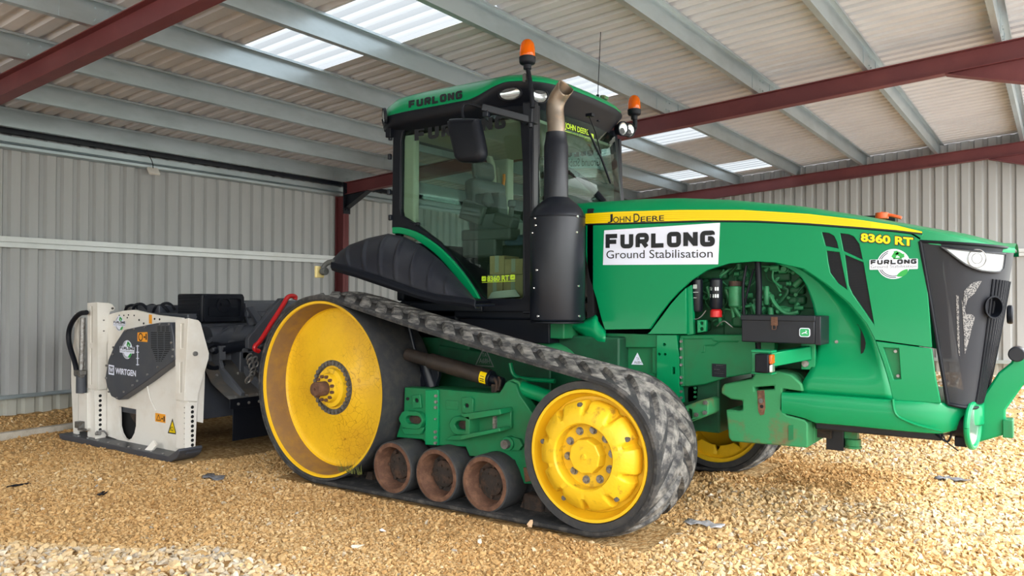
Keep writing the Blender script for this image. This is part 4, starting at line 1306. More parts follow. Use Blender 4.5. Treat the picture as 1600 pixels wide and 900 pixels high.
# scooped inner panel between the engine bay and the ridge
rid = H7([(0, 345), (60, 375), (130, 420), (200, 470), (265, 524), (330, 580), (385, 642), (430, 700), (460, 755), (480, 800)]) + H8([(575, 80), (600, 150), (625, 220), (650, 300), (672, 380), (690, 460)])
inn = H6([(1120, 60), (1250, 105), (1340, 170), (1385, 240), (1415, 320), (1440, 400), (1455, 480), (1470, 560)]) + [(1277, 524), (1277, 540), (1274, 560), (1266, 578), (1254, 597), (1252, 613)]
def resample(px, n):
    p = [Vector(q) for q in px]; L = [0]
    for i in range(len(p)-1): L.append(L[-1]+(p[i+1]-p[i]).length)
    t = np.linspace(0, L[-1], n)
    return list(zip(np.interp(t, L, [q[0] for q in p]), np.interp(t, L, [q[1] for q in p])))
nA = 34; A_ = resample(rid, nA); B_ = resample(inn, nA); rows = []
for i, ((ua, va), (ub, vb)) in enumerate(zip(A_, B_)):
    pa = P(ua, va, HY+.004); r_ = []
    low = i/(nA-1)
    for j in range(13):
        t = j/12
        dep = .085*(1-(1-min(1, t/.35))**2)
        if low > .55:    # bowl closes towards the lower frame
            dep = dep*(1-ss(.62, .93, low)*.95)
        Yj = HY+.004+float(dep)
        pj = P(ua+(ub-ua)*t, va+(vb-va)*t, Yj)
        r_.append(pj)
    rows.append(r_)
mb = MB(); mb.grid(rows)
scoop_bvh = bvh_of(mb)
so = build('arch_scoop', mb, GREEN, T, angle=60)
sol = so.modifiers.new('Solidify', 'SOLIDIFY'); sol.thickness = .006; sol.offset = 0
mb = MB()
s_up = resample(H7([(320, 588), (352, 628), (390, 690), (430, 752)]), 14); s_lo = resample(H7([(320, 588), (348, 650), (371, 706), (386, 750)]), 14)
rws_ = [[hit(scoop_bvh, ua+(ub-ua)*j/4, va+(vb-va)*j/4, .004) for j in range(5)] for (ua, va), (ub, vb) in zip(s_up, s_lo)]
if all(q for r_ in rws_ for q in r_): mb.grid(rws_); build('arch_slot', mb, VENT, so, fix=False)
mb = MB(); p = hit(scoop_bvh, 1307.5, 534, .0)
if p:
    mb.cyl(p, p-Vector((0, .012, 0)), .011, 8); build('panel_bolt', mb, STEEL, so)
# lower front side piece below the seam
mb = MB()
seam = [(1368, 533), (1456, 545), (1462, 590), (1468, 628)]
low = xz([(1368, 533), (1456, 545), (1462, 590), (1470, 630), (1395, 625), (1388, 594), (1379.5, 565)], HY)
hole = xz(H8([(622, 102), (730, 108), (745, 320), (695, 325)]), HY)
mb.plate(low, HY, HY+.025, [hole])
ls = build('lower_side', mb, GREEN, T, bevel=.004)
mb = MB(); mb.plate(xz(H8([(620, 100), (735, 105), (748, 325), (692, 328)]), HY+.025), HY+.022, HY+.03); build('recess_back', mb, GREEN_D, ls)
mb = MB()
for (a, b) in ((710, 128), (727, 298)):
    p = P(*H8([(a, b)])[0], HY+.02); mb.cyl(p, p-Vector((0, .014, 0)), .010, 8)
build('panel_bolt', mb, STEEL, ls)

# front frame ("chin") below the bonnet, rounded towards the nose
BYY = -.53
top_e = [(1222, 613), (1252, 614), (1395, 625), (1470, 630), (1484, 637), (1528, 640)]
bot_e = [(1228, 648), (1256, 655), (1272, 662), (1332, 667), (1400, 674), (1468, 681), (1496, 676), (1505, 672)]
xa, xb = P(1221, 630, BYY).x, 4.60
tx = xz(top_e, BYY); bx = xz(bot_e, BYY)
rows = []
for x in np.linspace(xa, xb, 44):
    zt = float(np.interp(x, [a for a, b in tx], [b for a, b in tx])); zb = float(np.interp(x, [a for a, b in bx], [b for a, b in bx]))
    w = .53 if x < 4.1 else .53*(1-((x-4.1)/(4.64-4.1))**2.6)**(1/2.6)
    c = min(.03, w*.3)
    sec = [(w-.05 if w > .06 else 0, zb-.004), (w-c*.4, zb+.006), (w, zb+.035), (w, zt-.02), (w-.008, zt-.004), (w-.03, zt), (0, zt)]
    L_ = [(x, -y, z) for y, z in sec]; rows.append([(x, 0, zb-.004)]+L_+[(x, y, z) for y, z in sec[::-1][1:]]+[(x, 0, zb-.004)])
mb = MB(); mb.grid(rows); mb.add(rows[0][:-1], [tuple(range(len(rows[0])-1))]); mb.add(rows[-1][:-1], [tuple(range(len(rows[-1])-1))])
CHIN = build('front_frame', mb, GREEN, T, angle=45)
# flowing groove of the ridge across the frame
rp = H8([(690, 460), (692, 500), (700, 545), (722, 580), (765, 604), (850, 640), (940, 664), (1030, 684)])
mb = MB(); mb.tube([P(u, v, BYY-.002) for u, v in rp], .008, 8, smooth=1); build('frame_crease', mb, GREEN, CHIN)
mb = MB()
mb.box2((P(1270, 664, BYY+.06).x, -.42, .655), (4.40, .42, .715))
build('under_tray', mb, BLACK_M, CHIN, bevel=.01)
# screen cap on the lower frame, and drain fitting under the belly
DRAIN = MB()
a = P(1328, 680, -.2)
DRAIN.box2((a.x-.14, -.25, .50), (a.x-.03, -.16, .68)); 
dr = build('belly_bracket', DRAIN, BLACK_M, T, bevel=.004)
mb = MB(); mb.cyl((a.x+.02, -.2, .52), (a.x+.02, -.2, .535), .055, 24).cyl((a.x+.02, -.2, .535), (a.x+.02, -.2, .58), .05, 24, cap=True).box2((a.x-.06, -.22, .58), (a.x+.05, -.16, .68)); build('drain_cap', mb, GREEN_R, dr, bevel=.003)
mb = MB(); mb.box2((a.x-.24, -.28, .58), (a.x-.10, -.12, .70)); build('belly_block', mb, RUST_D, dr, bevel=.004)

# grille: sections from the side round to the front
zl, zh = P(1480, 632, HY).z, P(1437, 377, HY).z
NZ = 30; NT = 44; rows = []
def grille_pt(f, t, off=0.0):
    """f 0..1 up, t 0..1 from near side edge round to far side edge"""
    z = zl+(zh-zl)*f
    xl = 4.436+(4.296-4.436)*f; xn = 4.585+(4.752-4.585)*(f**.85)
    a = -PI/2+PI*t
    n_ = 2/3.0
    sx = abs(math.cos(a))**n_; sy = math.copysign(abs(math.sin(a))**n_, math.sin(a))
    w = .497-.035*(1-f)
    return Vector((xl+(xn-xl+off)*sx, (w+off)*sy, z-.03*sx*(1-f)-.045*sx*f))
for i in range(NZ+1):
    rows.append([grille_pt(i/NZ, j/NT) for j in range(NT+1)])
mb = MB(); mb.grid(rows)
gr_bvh = bvh_of(mb)
def screen_mat():
    m = bpy.data.materials.new('fine_perforated_screen'); m.use_nodes = True
    nt = m.node_tree; b = nt.nodes['Principled BSDF']; b.inputs['Base Color'].default_value = (.022, .023, .029, 1); b.inputs['Roughness'].default_value = .55; b.inputs['Specular IOR Level'].default_value = .25
    o = nt.nodes['Material Output']; t = nt.nodes.new('ShaderNodeBsdfTransparent'); mx = nt.nodes.new('ShaderNodeMixShader'); mx.inputs[0].default_value = .10
    nt.links.new(b.outputs[0], mx.inputs[1]); nt.links.new(t.outputs[0], mx.inputs[2]); nt.links.new(mx.outputs[0], o.inputs[0]); return m
GR = build('grille', mb, screen_mat(), T, angle=60)
# frame strips along the edges and the vertical front ribs
mb = MB()
mb.tube([grille_pt(i/20, 0, .004) for i in range(21)], .011, 8)
mb.tube([grille_pt(0.0, j/40, .004) for j in range(41)], .012, 8)
mb.tube([grille_pt(1.0, j/40, .004) for j in range(41)], .009, 8)
build('grille_frame', mb, BLACK, GR)
mb = MB()
for t in (.285, .315, .345, .375, .405, .435, .47, .53, .565, .595, .625, .655, .685, .715):
    mb.tube([grille_pt(f, t, .003) for f in np.linspace(.02, .80, 16)], .0085, 6)
build('grille_rib', mb, BLACK, GR)
# inside: cooler, pale perforated panel, duct
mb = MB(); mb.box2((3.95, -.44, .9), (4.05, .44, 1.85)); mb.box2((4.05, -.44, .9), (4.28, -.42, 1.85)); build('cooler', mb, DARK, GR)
mb = MB()
PERF = mat('pale_perforated_screen', (.40, .39, .38), .5)
_nt = PERF.node_tree; _v = _nt.nodes.new('ShaderNodeTexVoronoi'); _v.inputs['Scale'].default_value = 120; _t = _nt.nodes.new('ShaderNodeTexCoord')
_r = _nt.nodes.new('ShaderNodeValToRGB'); _r.color_ramp.elements[0].position = .40; _r.color_ramp.elements[0].color = (.03, .03, .036, 1); _r.color_ramp.elements[1].position = .55; _r.color_ramp.elements[1].color = (.20, .195, .19, 1)
_nt.links.new(_t.outputs['Object'], _v.inputs['Vector']); _nt.links.new(_v.outputs['Distance'], _r.inputs[0]); _nt.links.new(_r.outputs[0], _nt.nodes['Principled BSDF'].inputs['Base Color'])
for tpx, bpx in (([(1000, 505), (1030, 470), (1062, 450), (1102, 447)], [(996, 560), (1000, 640), (1012, 560), (1060, 520)]), ([(985, 555), (1010, 640), (1045, 640), (1062, 660)], [(1000, 780), (1002, 880), (1010, 860), (1040, 740)]), ([(952, 530), (957, 530), (962, 530), (967, 530)], [(960, 800), (966, 860), (970, 880), (974, 890)])):
    t_ = resample(H7(tpx), 8); b_ = resample(H7(bpx), 8)
    rw = [[hit(gr_bvh, ua+(ub-ua)*j/8, va+(vb-va)*j/8, .003) for j in range(9)] for (ua, va), (ub, vb) in zip(t_, b_)]
    if all(q for r_ in rw for q in r_): mb = MB(); mb.grid(rw); tag(build('perforated_patch', mb, PERF, GR, fix=False), 'pale perforated patch in the grille')
mb = MB(); pa = P(*H7([(960, 480)])[0], -.33); pb = P(*H7([(1020, 900)])[0], -.33)
mb.bar(pa+Vector((0, 0, .2)), pb+Vector((.02, 0, -.05)), .012, .045, (1, 0, 0)); mb.bar(P(*H7([(860, 450)])[0], -.36), P(*H7([(900, 900)])[0], -.36), .01, .05, (1, 0, 0))
build('inner_strut', mb, SEATGREY, GR)
# cup-shaped scoop on the near front edge, with its twin beyond
def cup(u, v, par):
    c = hit(gr_bvh, u, v) or P(u, v, -.4)
    m_ = MB(); ax = Vector((.55, -.83, 0)).normalized(); s_ = Vector((0, 0, 1)); w_ = ax.cross(s_)
    prof_ = [(.052, -.03), (.058, .02), (.062, .045), (.054, .045), (.046, .0), (.02, -.035), (0, -.04)]
    vs = []; n = 28
    for k in range(n):
        a = 2*PI*k/n
        for r, t in prof_: vs.append(c+ax*t+(w_*math.cos(a)*.85+s_*math.sin(a)*1.1)*r)
    fs = [(k*7+j, k*7+j+1, ((k+1) % n)*7+j+1, ((k+1) % n)*7+j) for k in range(n) for j in range(6)]
    m_.add(vs, fs); return build('mirror_cup', m_, BLACK, par)
cup(1547, 480, GR)
mb = MB(); c = grille_pt(.58, .56, .02); mb.cyl(c, c+Vector((.035, 0, 0)), .06, 20); build('mirror_cup', mb, BLACK, GR, bevel=.01)
# headlights: near and far, wrapped on the grille
HL = [(1470, 385.5), (1486, 388), (1515, 391.5), (1545, 394.5), (1570, 397), (1568.5, 410), (1566, 425), (1550, 425.5), (1530, 423), (1512, 416), (1497, 406), (1483, 395)]
def wrap(px, tree, off, n=0):
    return [hit(tree, u, v, off) for u, v in px]
big_rows = [[grille_pt(i/NZ, j/NT, .0) for j in range(NT+1)] for i in range(NZ+1)] + [[grille_pt(1+i*.02, j/NT) for j in range(NT+1)] for i in range(1, 4)]
bt = MB(); bt.grid(big_rows); bt_bvh = bvh_of(bt)
def patch(px, tree, off, name, m_, par, nx_=14, nz_=6):
    """fill a px outline whose first half runs along the top and second half back along the bottom"""
    h = len(px)//2
    tp = resample(px[:h+1] if False else px[:5], nx_); bo = resample([px[0]]+px[:4:-1], nx_)
    rows = []
    for (ua, va), (ub, vb) in zip(tp, bo):
        r_ = []
        for j in range(nz_+1):
            p = hit(tree, ua+(ub-ua)*j/nz_, va+(vb-va)*j/nz_, off)
            if p is None: return None
            r_.append(p)
        rows.append(r_)
    m2 = MB(); m2.grid(rows); return build(name, m2, m_, par, angle=60), rows
res = patch(HL, bt_bvh, .004, 'headlight', REFL, T)
if res:
    hl, rws = res
    hl.data.materials[0] = mat('headlight_chrome', (.46, .49, .51), .2, metal=.8)
    tag(hl, 'bright wraparound headlight on the near side')
    lens = MB(); lens.grid([[p+(CAMV-p).normalized()*.022 for p in r_] for r_ in rws]); build('headlight_lens', lens, LENS, hl, angle=60)
    edge = [r_[0] for r_ in rws]+[rws[-1][k] for k in range(len(rws[-1]))]+[r_[-1] for r_ in rws[::-1]]
    em = MB(); em.tube([p+(CAMV-p).normalized()*.010 for p in edge], .008, 6); build('headlight_bezel', em, BLACK, hl)
    lm = MB(); c = hit(bt_bvh, 1526, 404, .012)
    dr_ = Vector((.35, -.94, 0)).normalized()
    for k in range(1): lm.cyl(c-dr_*.005, c+dr_*.004, .052, 28)
    tag(build('headlight_bulb', lm, REFL, hl), 'round reflector in the headlight')
    rg = MB(); w_ = dr_.cross(Vector((0, 0, 1)))
    rg.tube([c+dr_*.006+(w_*math.cos(a)*.9+Vector((0, 0, 1))*math.sin(a))*.053 for a in np.linspace(0, 2*PI, 33)], .003, 6)
    rg.tube([c+dr_*.006+(w_*math.cos(a)*.9+Vector((0, 0, 1))*math.sin(a))*.030 for a in np.linspace(0, 2*PI, 33)], .003, 6)
    build('reflector_ring', rg, STEEL, hl)
    m2 = MB(); m2.grid([[Vector((p.x, -p.y, p.z)) for p in r_] for r_ in rws]); tag(build('headlight', m2, REFL, T, angle=60), 'headlight on the far side of the nose')
# orange cap on top of the bonnet
c = P(1383, 335, -.05)
mb = MB(); mb.cyl(c+Vector((-.02, 0, -.03)), c+Vector((-.02, 0, .012)), .042, 20).tube([c+Vector((-.03, 0, .01)), c+Vector((.05, 0, -.012)), c+Vector((.10, 0, -.03))], .012, 8)
tag(build('filler_cap', mb, mat('orange_plastic', (.72, .10, .02), .4), T, bevel=.006), 'orange cap on top of the bonnet')

# 8360 RT, lettering and decals on the side
def slant(Y, x0, k, dy): return lambda a, b: (a, Y+dy, b+k*(a-x0))
def word(s_, u0, vt0, vb0, u1, vt1, vb1, Y, dy, bold_w, name, m_, par, kind='stroke', **kw):
    """fit lettering between top and bottom edges given at its two ends (pixels)"""
    a0 = xz([(u0, vb0)], Y)[0]; a1 = xz([(u1, vb1)], Y)[0]; t0 = xz([(u0, vt0)], Y)[0]; t1 = xz([(u1, vt1)], Y)[0]
    def fm(a, b):
        z = (1-b)*((1-a)*a0[1]+a*a1[1]) + b*((1-a)*t0[1]+a*t1[1])
        x = (1-a)*((1-b)*a0[0]+b*t0[0])+a*((1-b)*a1[0]+b*t1[0])
        return (x, Y+dy, z)
    if kind == 'stroke':
        L = a1[0]-a0[0]; H = t0[1]-a0[1]
        mb = stroke_mb(s_, 0, 0, L, H, lambda a, b: fm(a/L, b/H), bold_w, **kw)
    else: mb = text_mb(s_, 0, 0, 1, 1, fm, bold_w)
    return build(name, mb, m_, par, fix=False)
word('8360 RT', 1343.5, 362.3, 378.8, 1428.5, 369.6, 386.6, HY, -.0035, .075, 'model_number_outline', INK, SP, kind='font')
w8 = word('8360 RT', 1345.2, 363.8, 377.4, 1427, 371.2, 385.0, HY, -.0048, .042, 'model_number', STRIPE, SP, kind='font')
mb = MB(); mb.plate(xz([(944, 360), (1125, 348), (1122, 413), (942, 414)], HY-.003), HY-.003, HY-.001)
dec = build('bonnet_decal', mb, WHITE_DECAL, T); tag(dec, 'white name decal on the bonnet side')
word('FURLONG', 947, 366, 389, 1117, 360, 385, HY, -.005, .29, 'decal_lettering', INK, dec, gap=.20)
word('Ground Stabilisation', 948, 391.5, 404, 1114, 389, 402.5, HY, -.005, .0, 'decal_lettering', INK, dec, kind='font')
# round emblem
def emblem(cu, cv, r_px, Y, par, name, sx=1.0, text=True, base=WHITE_DECAL):
    c = P(cu, cv, Y); r = (P(cu, cv-r_px, Y)-c).z
    m_ = MB(); m_.plate(circ(c.x, c.z, r, 40), Y-.0030, Y-.0015); em_ = build(name, m_, base, par)
    ink = MB()
    for rr, a0, a1 in ((.90, 1.9, 4.9), (.80, 2.0, 5.0), (.88, -1.2, .3)):
        pl = [(c.x+r*rr*math.cos(a), c.z+r*rr*math.sin(a)) for a in np.linspace(a0, a1, 30)]
        vs, fs = ribbon(pl, r*.025, r*.025); ink.add([(p.x, Y-.0036, p.y) for p in vs], fs)
    build('emblem_ring', ink, INK, em_, fix=False)
    lf = MB()
    for (ax_, az, l, an) in ((.10, .62, .30, 1.05), (.42, .60, .30, -.6), (.25, .28, .34, 0)):
        q = [(-l, -.13), (l*.4, -.13), (l*.4, -.22), (l, 0), (l*.4, .22), (l*.4, .13), (-l*.7, .13)]
        ca, sa = math.cos(an), math.sin(an)
        lf.add([(c.x+r*(ax_+a*ca-b*sa), Y-.0038, c.z+r*(az+a*sa+b*ca)) for a, b in q], [tuple(range(7))])
    q = catmull([(.2, -.80, 0), (.45, -.50, 0), (.85, -.35, 0), (.80, -.65, 0), (.5, -.85, 0)], 5, True)
    lf.add([(c.x+r*a, Y-.0038, c.z+r*b) for a, b, _ in q], [tuple(range(len(q)))])
    build('green_leaf', lf, LEAFG, em_, fix=False)
    bn = MB(); bw = r*1.46
    bn.plate(rrect(c.x-bw, c.z-r*.36, c.x+bw, c.z+r*.32, r*.06), Y-.0046, Y-.004); ban = build('emblem_banner', bn, base, em_)
    t_ = stroke_mb('FURLONG', c.x-bw*.95, c.z-r*.02, c.x+bw*.95, c.z+r*.30, on_side(Y-.0052), .30, gap=.22); build('emblem_lettering', t_, INK, em_, fix=False)
    t_ = text_mb('Ground Stabilisation', c.x-bw*.95, c.z-r*.26, c.x+bw*.95, c.z-r*.06, on_side(Y-.0052), .0); build('emblem_lettering', t_, MATS['grey_stencil'], em_, fix=False)
    return em_
tag(emblem(1396, 412.5, 23.5, HY, T, 'round_emblem'), 'round white recycling emblem')

# ---- engine bay
EB = -.30
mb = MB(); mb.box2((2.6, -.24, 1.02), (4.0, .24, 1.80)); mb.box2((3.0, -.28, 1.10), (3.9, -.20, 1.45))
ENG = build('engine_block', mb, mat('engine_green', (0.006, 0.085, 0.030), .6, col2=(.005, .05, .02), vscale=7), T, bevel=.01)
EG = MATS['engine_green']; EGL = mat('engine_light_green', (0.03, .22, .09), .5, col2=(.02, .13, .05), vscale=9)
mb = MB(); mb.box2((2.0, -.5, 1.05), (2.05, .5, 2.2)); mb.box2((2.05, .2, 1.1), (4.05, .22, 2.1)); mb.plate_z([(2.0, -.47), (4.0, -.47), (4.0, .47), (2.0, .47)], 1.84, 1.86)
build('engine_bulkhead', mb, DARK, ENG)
def filt(u0, u1, v0, v1, Y, m_, name, cap=None):
    a = P((u0+u1)/2, v0, Y); b = P((u0+u1)/2, v1, Y); r = abs(P(u1, v0, Y).x-P(u0, v0, Y).x)/2*.80
    m_2 = MB(); m_2.lathe([(0, 0), (r*.75, 0), (r, -.012), (r, (b.z-a.z)*.93), (r*.8, b.z-a.z), (0, b.z-a.z)], (a.x, Y, a.z), 'Z', 28)
    return build(name, m_2, m_, ENG), a, b, r
f1, a, b, r = filt(1079, 1100, 435, 487, -.38, BLACK_M, 'oil_filter')
mb = MB(); mb.box((a.x, -.38-r*.99, a.z-.06), (.03, .004, .03)).box((a.x+.005, -.38-r*.99, a.z-.10), (.04, .004, .004)).box((a.x, -.38-r*.99, a.z-.14), (.025, .004, .004)); build('filter_print', mb, REFL, f1)
f2, a, b, r = filt(1107, 1131, 435, 483, -.38, BLACK_M, 'oil_filter')
for (t_, z0, z1) in (('OIL FILTER', .40, .52), ('ENGINE', .22, .34)):
    pass
mb = MB()
for row, z_ in ((0, .075), (1, .125)):
    for k in range(5):
        ang = -.75+.34*k
        if (row*5+k) % 4 == 2: continue
        mb.box((a.x+r*1.005*math.sin(ang), -.38-r*1.005*math.cos(ang), a.z-z_), (.010, .003, .024), Matrix.Rotation(ang, 3, 'Z'))
build('filter_print', mb, REFL, f2)
filt(1108, 1130, 483, 496, -.38, REDP, 'filter_base')
f3, a, b, r = filt(1136, 1163, 446, 480, -.36, EGL, 'fuel_filter')
mb = MB(); mb.cyl((a.x, -.36, a.z-.005), (a.x, -.36, a.z+.03), r*.95, 24); build('filter_cap', mb, RUST_D, f3)
filt(1192, 1203, 447, 476, -.34, EGL, 'fuel_filter')
mb = MB()
for box in (((1090, 420), (1135, 436), -.30), ((1088, 500), (1103, 518), -.36), ((1142, 486), (1160, 512), -.33), ((1232, 448), (1256, 460), -.3), ((1230, 462), (1258, 476), -.29), ((1222, 480), (1250, 492), -.3), ((1205, 425), (1235, 440), -.27), ((1150, 420), (1170, 440), -.27)):
    (u0, v0), (u1, v1), Y_ = box
    a = P(u0, v0, Y_); b = P(u1, v1, Y_); mb.box2((a.x, Y_, a.z), (b.x, Y_+.12, b.z))
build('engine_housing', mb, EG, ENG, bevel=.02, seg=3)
er = random.Random(3)
mb = MB()
for k in range(46):
    u = er.uniform(1138, 1262); v = er.uniform(418, 498); Y_ = er.uniform(-.34, -.28); r_ = er.uniform(.008, .024)
    p = P(u, v, Y_); ax_ = er.choice((Vector((1, 0, 0)), Vector((0, 0, 1)), Vector((0, -1, 0)), Vector((.7, 0, .7))))
    mb.cyl(p-ax_*r_*er.uniform(.6, 2.2), p+ax_*r_*er.uniform(.6, 2.2), r_, 12)
    if k % 3 == 0: mb.cyl(p+ax_*r_*.3, p+ax_*r_*.6, r_*1.35, 12)
build('engine_fitting', mb, EGL, ENG, bevel=.002)
mb = MB(); mbl = MB()
for k in range(44):
    u = er.uniform(1085, 1262); v = er.uniform(415, 500); Y_ = er.uniform(-.36, -.27)
    pts = [P(u, v, Y_)]
    for j in range(3):
        u += er.uniform(-22, 22); v += er.uniform(-10, 28)
        u = min(max(u, 1083), 1263); v = min(max(v, 417), 508)
        pts.append(P(u, v, Y_+er.uniform(-.02, .03)))
    (mb if k % 2 else mbl).tube(pts, er.choice((.005, .007, .010, .014)), 7, smooth=2)
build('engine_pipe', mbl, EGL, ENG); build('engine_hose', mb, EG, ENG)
mb = MB()
mb.tube([P(1184, 405, -.42), P(1186, 450, -.42), P(1185, 500, -.42)], .022, 12)
mb.tube([P(1166, 415, -.40), P(1160, 450, -.42), P(1163, 500, -.42)], .010, 8, smooth=2); mb.tube([P(1178, 420, -.40), P(1168, 455, -.42), P(1160, 490, -.40)], .008, 8, smooth=2)
mb.tube([P(1185, 535, -.42), P(1186, 552, -.42), P(1188, 600, -.40)], .022, 12)
mb.tube([P(1255, 410, -.33), P(1258, 430, -.36), P(1275, 445, -.33)], .014, 8, smooth=2)
build('black_hose', mb, BLACK, ENG)
mb = MB(); mb.tube([P(1078, 492, -.4), P(1085, 500, -.41), P(1095, 496, -.4), P(1103, 485, -.39)], .004, 6, smooth=2)
mb.tube([P(1120, 510, -.38), P(1130, 500, -.4), P(1138, 506, -.39), P(1145, 512, -.38)], .004, 6, smooth=2); build('engine_wire', mb, STEEL, ENG)
# pillar right of the filters' panel
mb = MB(); mb.plate(xz([(1071, 450), (1080, 445), (1084, 522), (1074, 524)], -.44), -.44, -.40)
mb.plate(xz([(1090, 500), (1104, 500), (1104, 518), (1090, 520)], -.44), -.45, -.42, [circ(*xz([(1097, 505)], -.44)[0], .012), circ(*xz([(1097, 514)], -.44)[0], .012)])
build('bay_pillar', mb, GREEN, ENG, bevel=.004)

# ---- main frame plates below the engine
FY = -.43
mb = MB(); mb.plate(xz(H5([(655, 193), (1100, 190), (1190, 230), (1190, 380), (1090, 405), (920, 432), (800, 470), (700, 482), (655, 480)]), FY), FY, FY+.08)
FP = build('frame_plate', mb, GREEN_D, T, bevel=.008)
mb = MB()
mb.tube([P(*H5([q])[0], FY-.003) for q in ((672, 212), (840, 210), (850, 225), (880, 228), (910, 228), (985, 228))], .006, 6)
mb.tube([P(*H5([q])[0], FY-.003) for q in ((780, 290), (795, 285), (795, 250), (850, 250), (880, 228))], .006, 6)
build('frame_rib', mb, GREEN_D, FP)
mb = MB(); mb.plate(xz(H5([(838, 353), (918, 357), (918, 432), (838, 426)]), FY), FY-.004, FY)
ip = build('info_plate', mb, BLACK_M, FP); tag(ip, 'black data plate')
mb = MB()
for k, (u0, u1) in enumerate(((860, 900), (848, 905), (848, 880), (860, 910), (848, 905), (850, 900))):
    y_ = 362+k*11
    a = P(*H5([(u0, y_)])[0], FY-.005); b = P(*H5([(u1, y_+3)])[0], FY-.005); mb.box2((a.x, FY-.0055, a.z), (b.x, FY-.004, b.z))
build('plate_print', mb, STEEL, ip)
mb = MB(); mb.plate(xz(H5([(655, 210), (672, 210), (680, 480), (660, 480)]), FY-.02), FY-.02, FY)
fl_ = build('bolt_flange', mb, GREEN_D, FP, bevel=.003)
mb = MB()
for b_ in (228, 270, 318, 360, 430, 462, 510, 545):
    p = P(*H5([(666, b_)])[0], FY-.02); mb.cyl(p, p-Vector((0, .014, 0)), .011, 6)
build('flange_bolts', mb, STEEL, fl_)
mb = MB(); mb.plate(xz(H5([(530, 193), (640, 193), (655, 330), (655, 480), (665, 575), (625, 570), (560, 500), (530, 470)]), FY-.02), FY-.03, FY+.05, [xz(H5(circ(572, 246, 9)), FY-.02), xz(H5(circ(543, 300, 8)), FY-.02), xz(H5(circ(576, 301, 8)), FY-.02), xz(H5(circ(582, 484, 8)), FY-.02), xz(H5(circ(548, 484, 8)), FY-.02), xz(H5([(616, 372), (632, 372), (632, 412), (616, 412)]), FY-.02)])
vb = build('frame_bracket', mb, GREEN, T, bevel=.005)
mb = MB(); mb.plate(xz(H5([(235, 183), (532, 190), (532, 470), (460, 430), (360, 390), (240, 370)]), FY), FY+.03, FY+.06); 
FB = build('side_box', mb, GREEN_D, T, bevel=.006)
mb = MB(); mb.plate(xz(H5([(236, 182), (532, 190), (532, 262), (290, 262), (268, 240), (238, 240)]), FY), FY-.01, FY+.03)
mb.plate(xz(H5([(505, 262), (532, 262), (532, 415), (505, 410)]), FY), FY-.01, FY+.03); mb.plate(xz(H5([(236, 262), (300, 262), (310, 290), (310, 390), (236, 380)]), FY), FY-.005, FY+.03)
mb.plate(xz(H5([(310, 400), (532, 410), (532, 480), (460, 440), (310, 392)]), FY), FY-.005, FY+.03)
build('box_frame', mb, GREEN_D, FB, bevel=.006)
mb = MB(); mb.plate(xz(H5([(262, 205), (282, 205), (282, 228), (262, 228)]), FY), FY-.016, FY-.01, [])
for (a_, b_) in ((250, 322), (296, 300), (296, 325), (296, 350)): 
    p = P(*H5([(a_, b_)])[0], FY-.006); mb.cyl(p, p-Vector((0, .012, 0)), .011, 6)
build('box_bolts', mb, GREEN_D, FB)
mb = MB(); a = H5([(385, 358), (450, 360), (418, 292)]); mb.plate(xz(a, FY+.03), FY+.026, FY+.03); ts = build('triangle_sticker', mb, WHITE_DECAL, FB); tag(ts, 'white triangular sticker')
c = P(*H5([(418, 338)])[0], FY+.02)
mb = MB(); t_ = text_mb('A68H', c.x-.03, c.z-.022, c.x+.03, c.z, on_side(FY+.0255)); mb.add(t_.v, t_.f); t_ = text_mb('TA', c.x-.012, c.z+.006, c.x+.012, c.z+.026, on_side(FY+.0255)); mb.add(t_.v, t_.f)
build('sticker_lettering', mb, MATS['grey_stencil'], ts, fix=False)
# sculpted bracket under the exhaust
def Z5g(pts, Y): return [P(*H5([q])[0], Y) for q in pts]
t1 = resample(H5([(-40, 110), (60, 130), (110, 110), (190, 75), (200, 120), (240, 170)]), 16); b1 = resample(H5([(-40, 150), (0, 160), (60, 165), (110, 200), (150, 250), (185, 275), (232, 262)]), 16)
rows = []
for i, ((ua, va), (ub, vb_)) in enumerate(zip(t1, b1)):
    rows.append([P(ua+(ub-ua)*j/6, va+(vb_-va)*j/6, -.50-.06*math.sin(PI*j/6)) for j in range(7)])
mb = MB(); mb.grid(rows); q = build('exhaust_bracket', mb, GREEN, T, angle=60); sd = q.modifiers.new('Solidify', 'SOLIDIFY'); sd.thickness = .012
mb = MB(); mb.plate(xz(H5([(-140, 190), (-30, 150), (60, 170), (110, 230), (160, 300), (235, 290), (235, 400), (100, 380), (-140, 360)]), -.40), -.40, -.34)
mb.plate(xz(H5([(165, 280), (205, 275), (208, 345), (165, 340)]), -.43), -.43, -.40)
build('frame_plate', mb, GREEN_D, T, bevel=.01)
mb = MB(); mb.tube([P(770, 520, -.6), P(830, 530, -.58), P(870, 545, -.56), P(905, 560, -.5)], .05, 14, smooth=2); mb.box2((1.2, -.68, 1.20), (1.9, -.3, 1.36))
build('cab_support', mb, GREEN_D, T, bevel=.01)
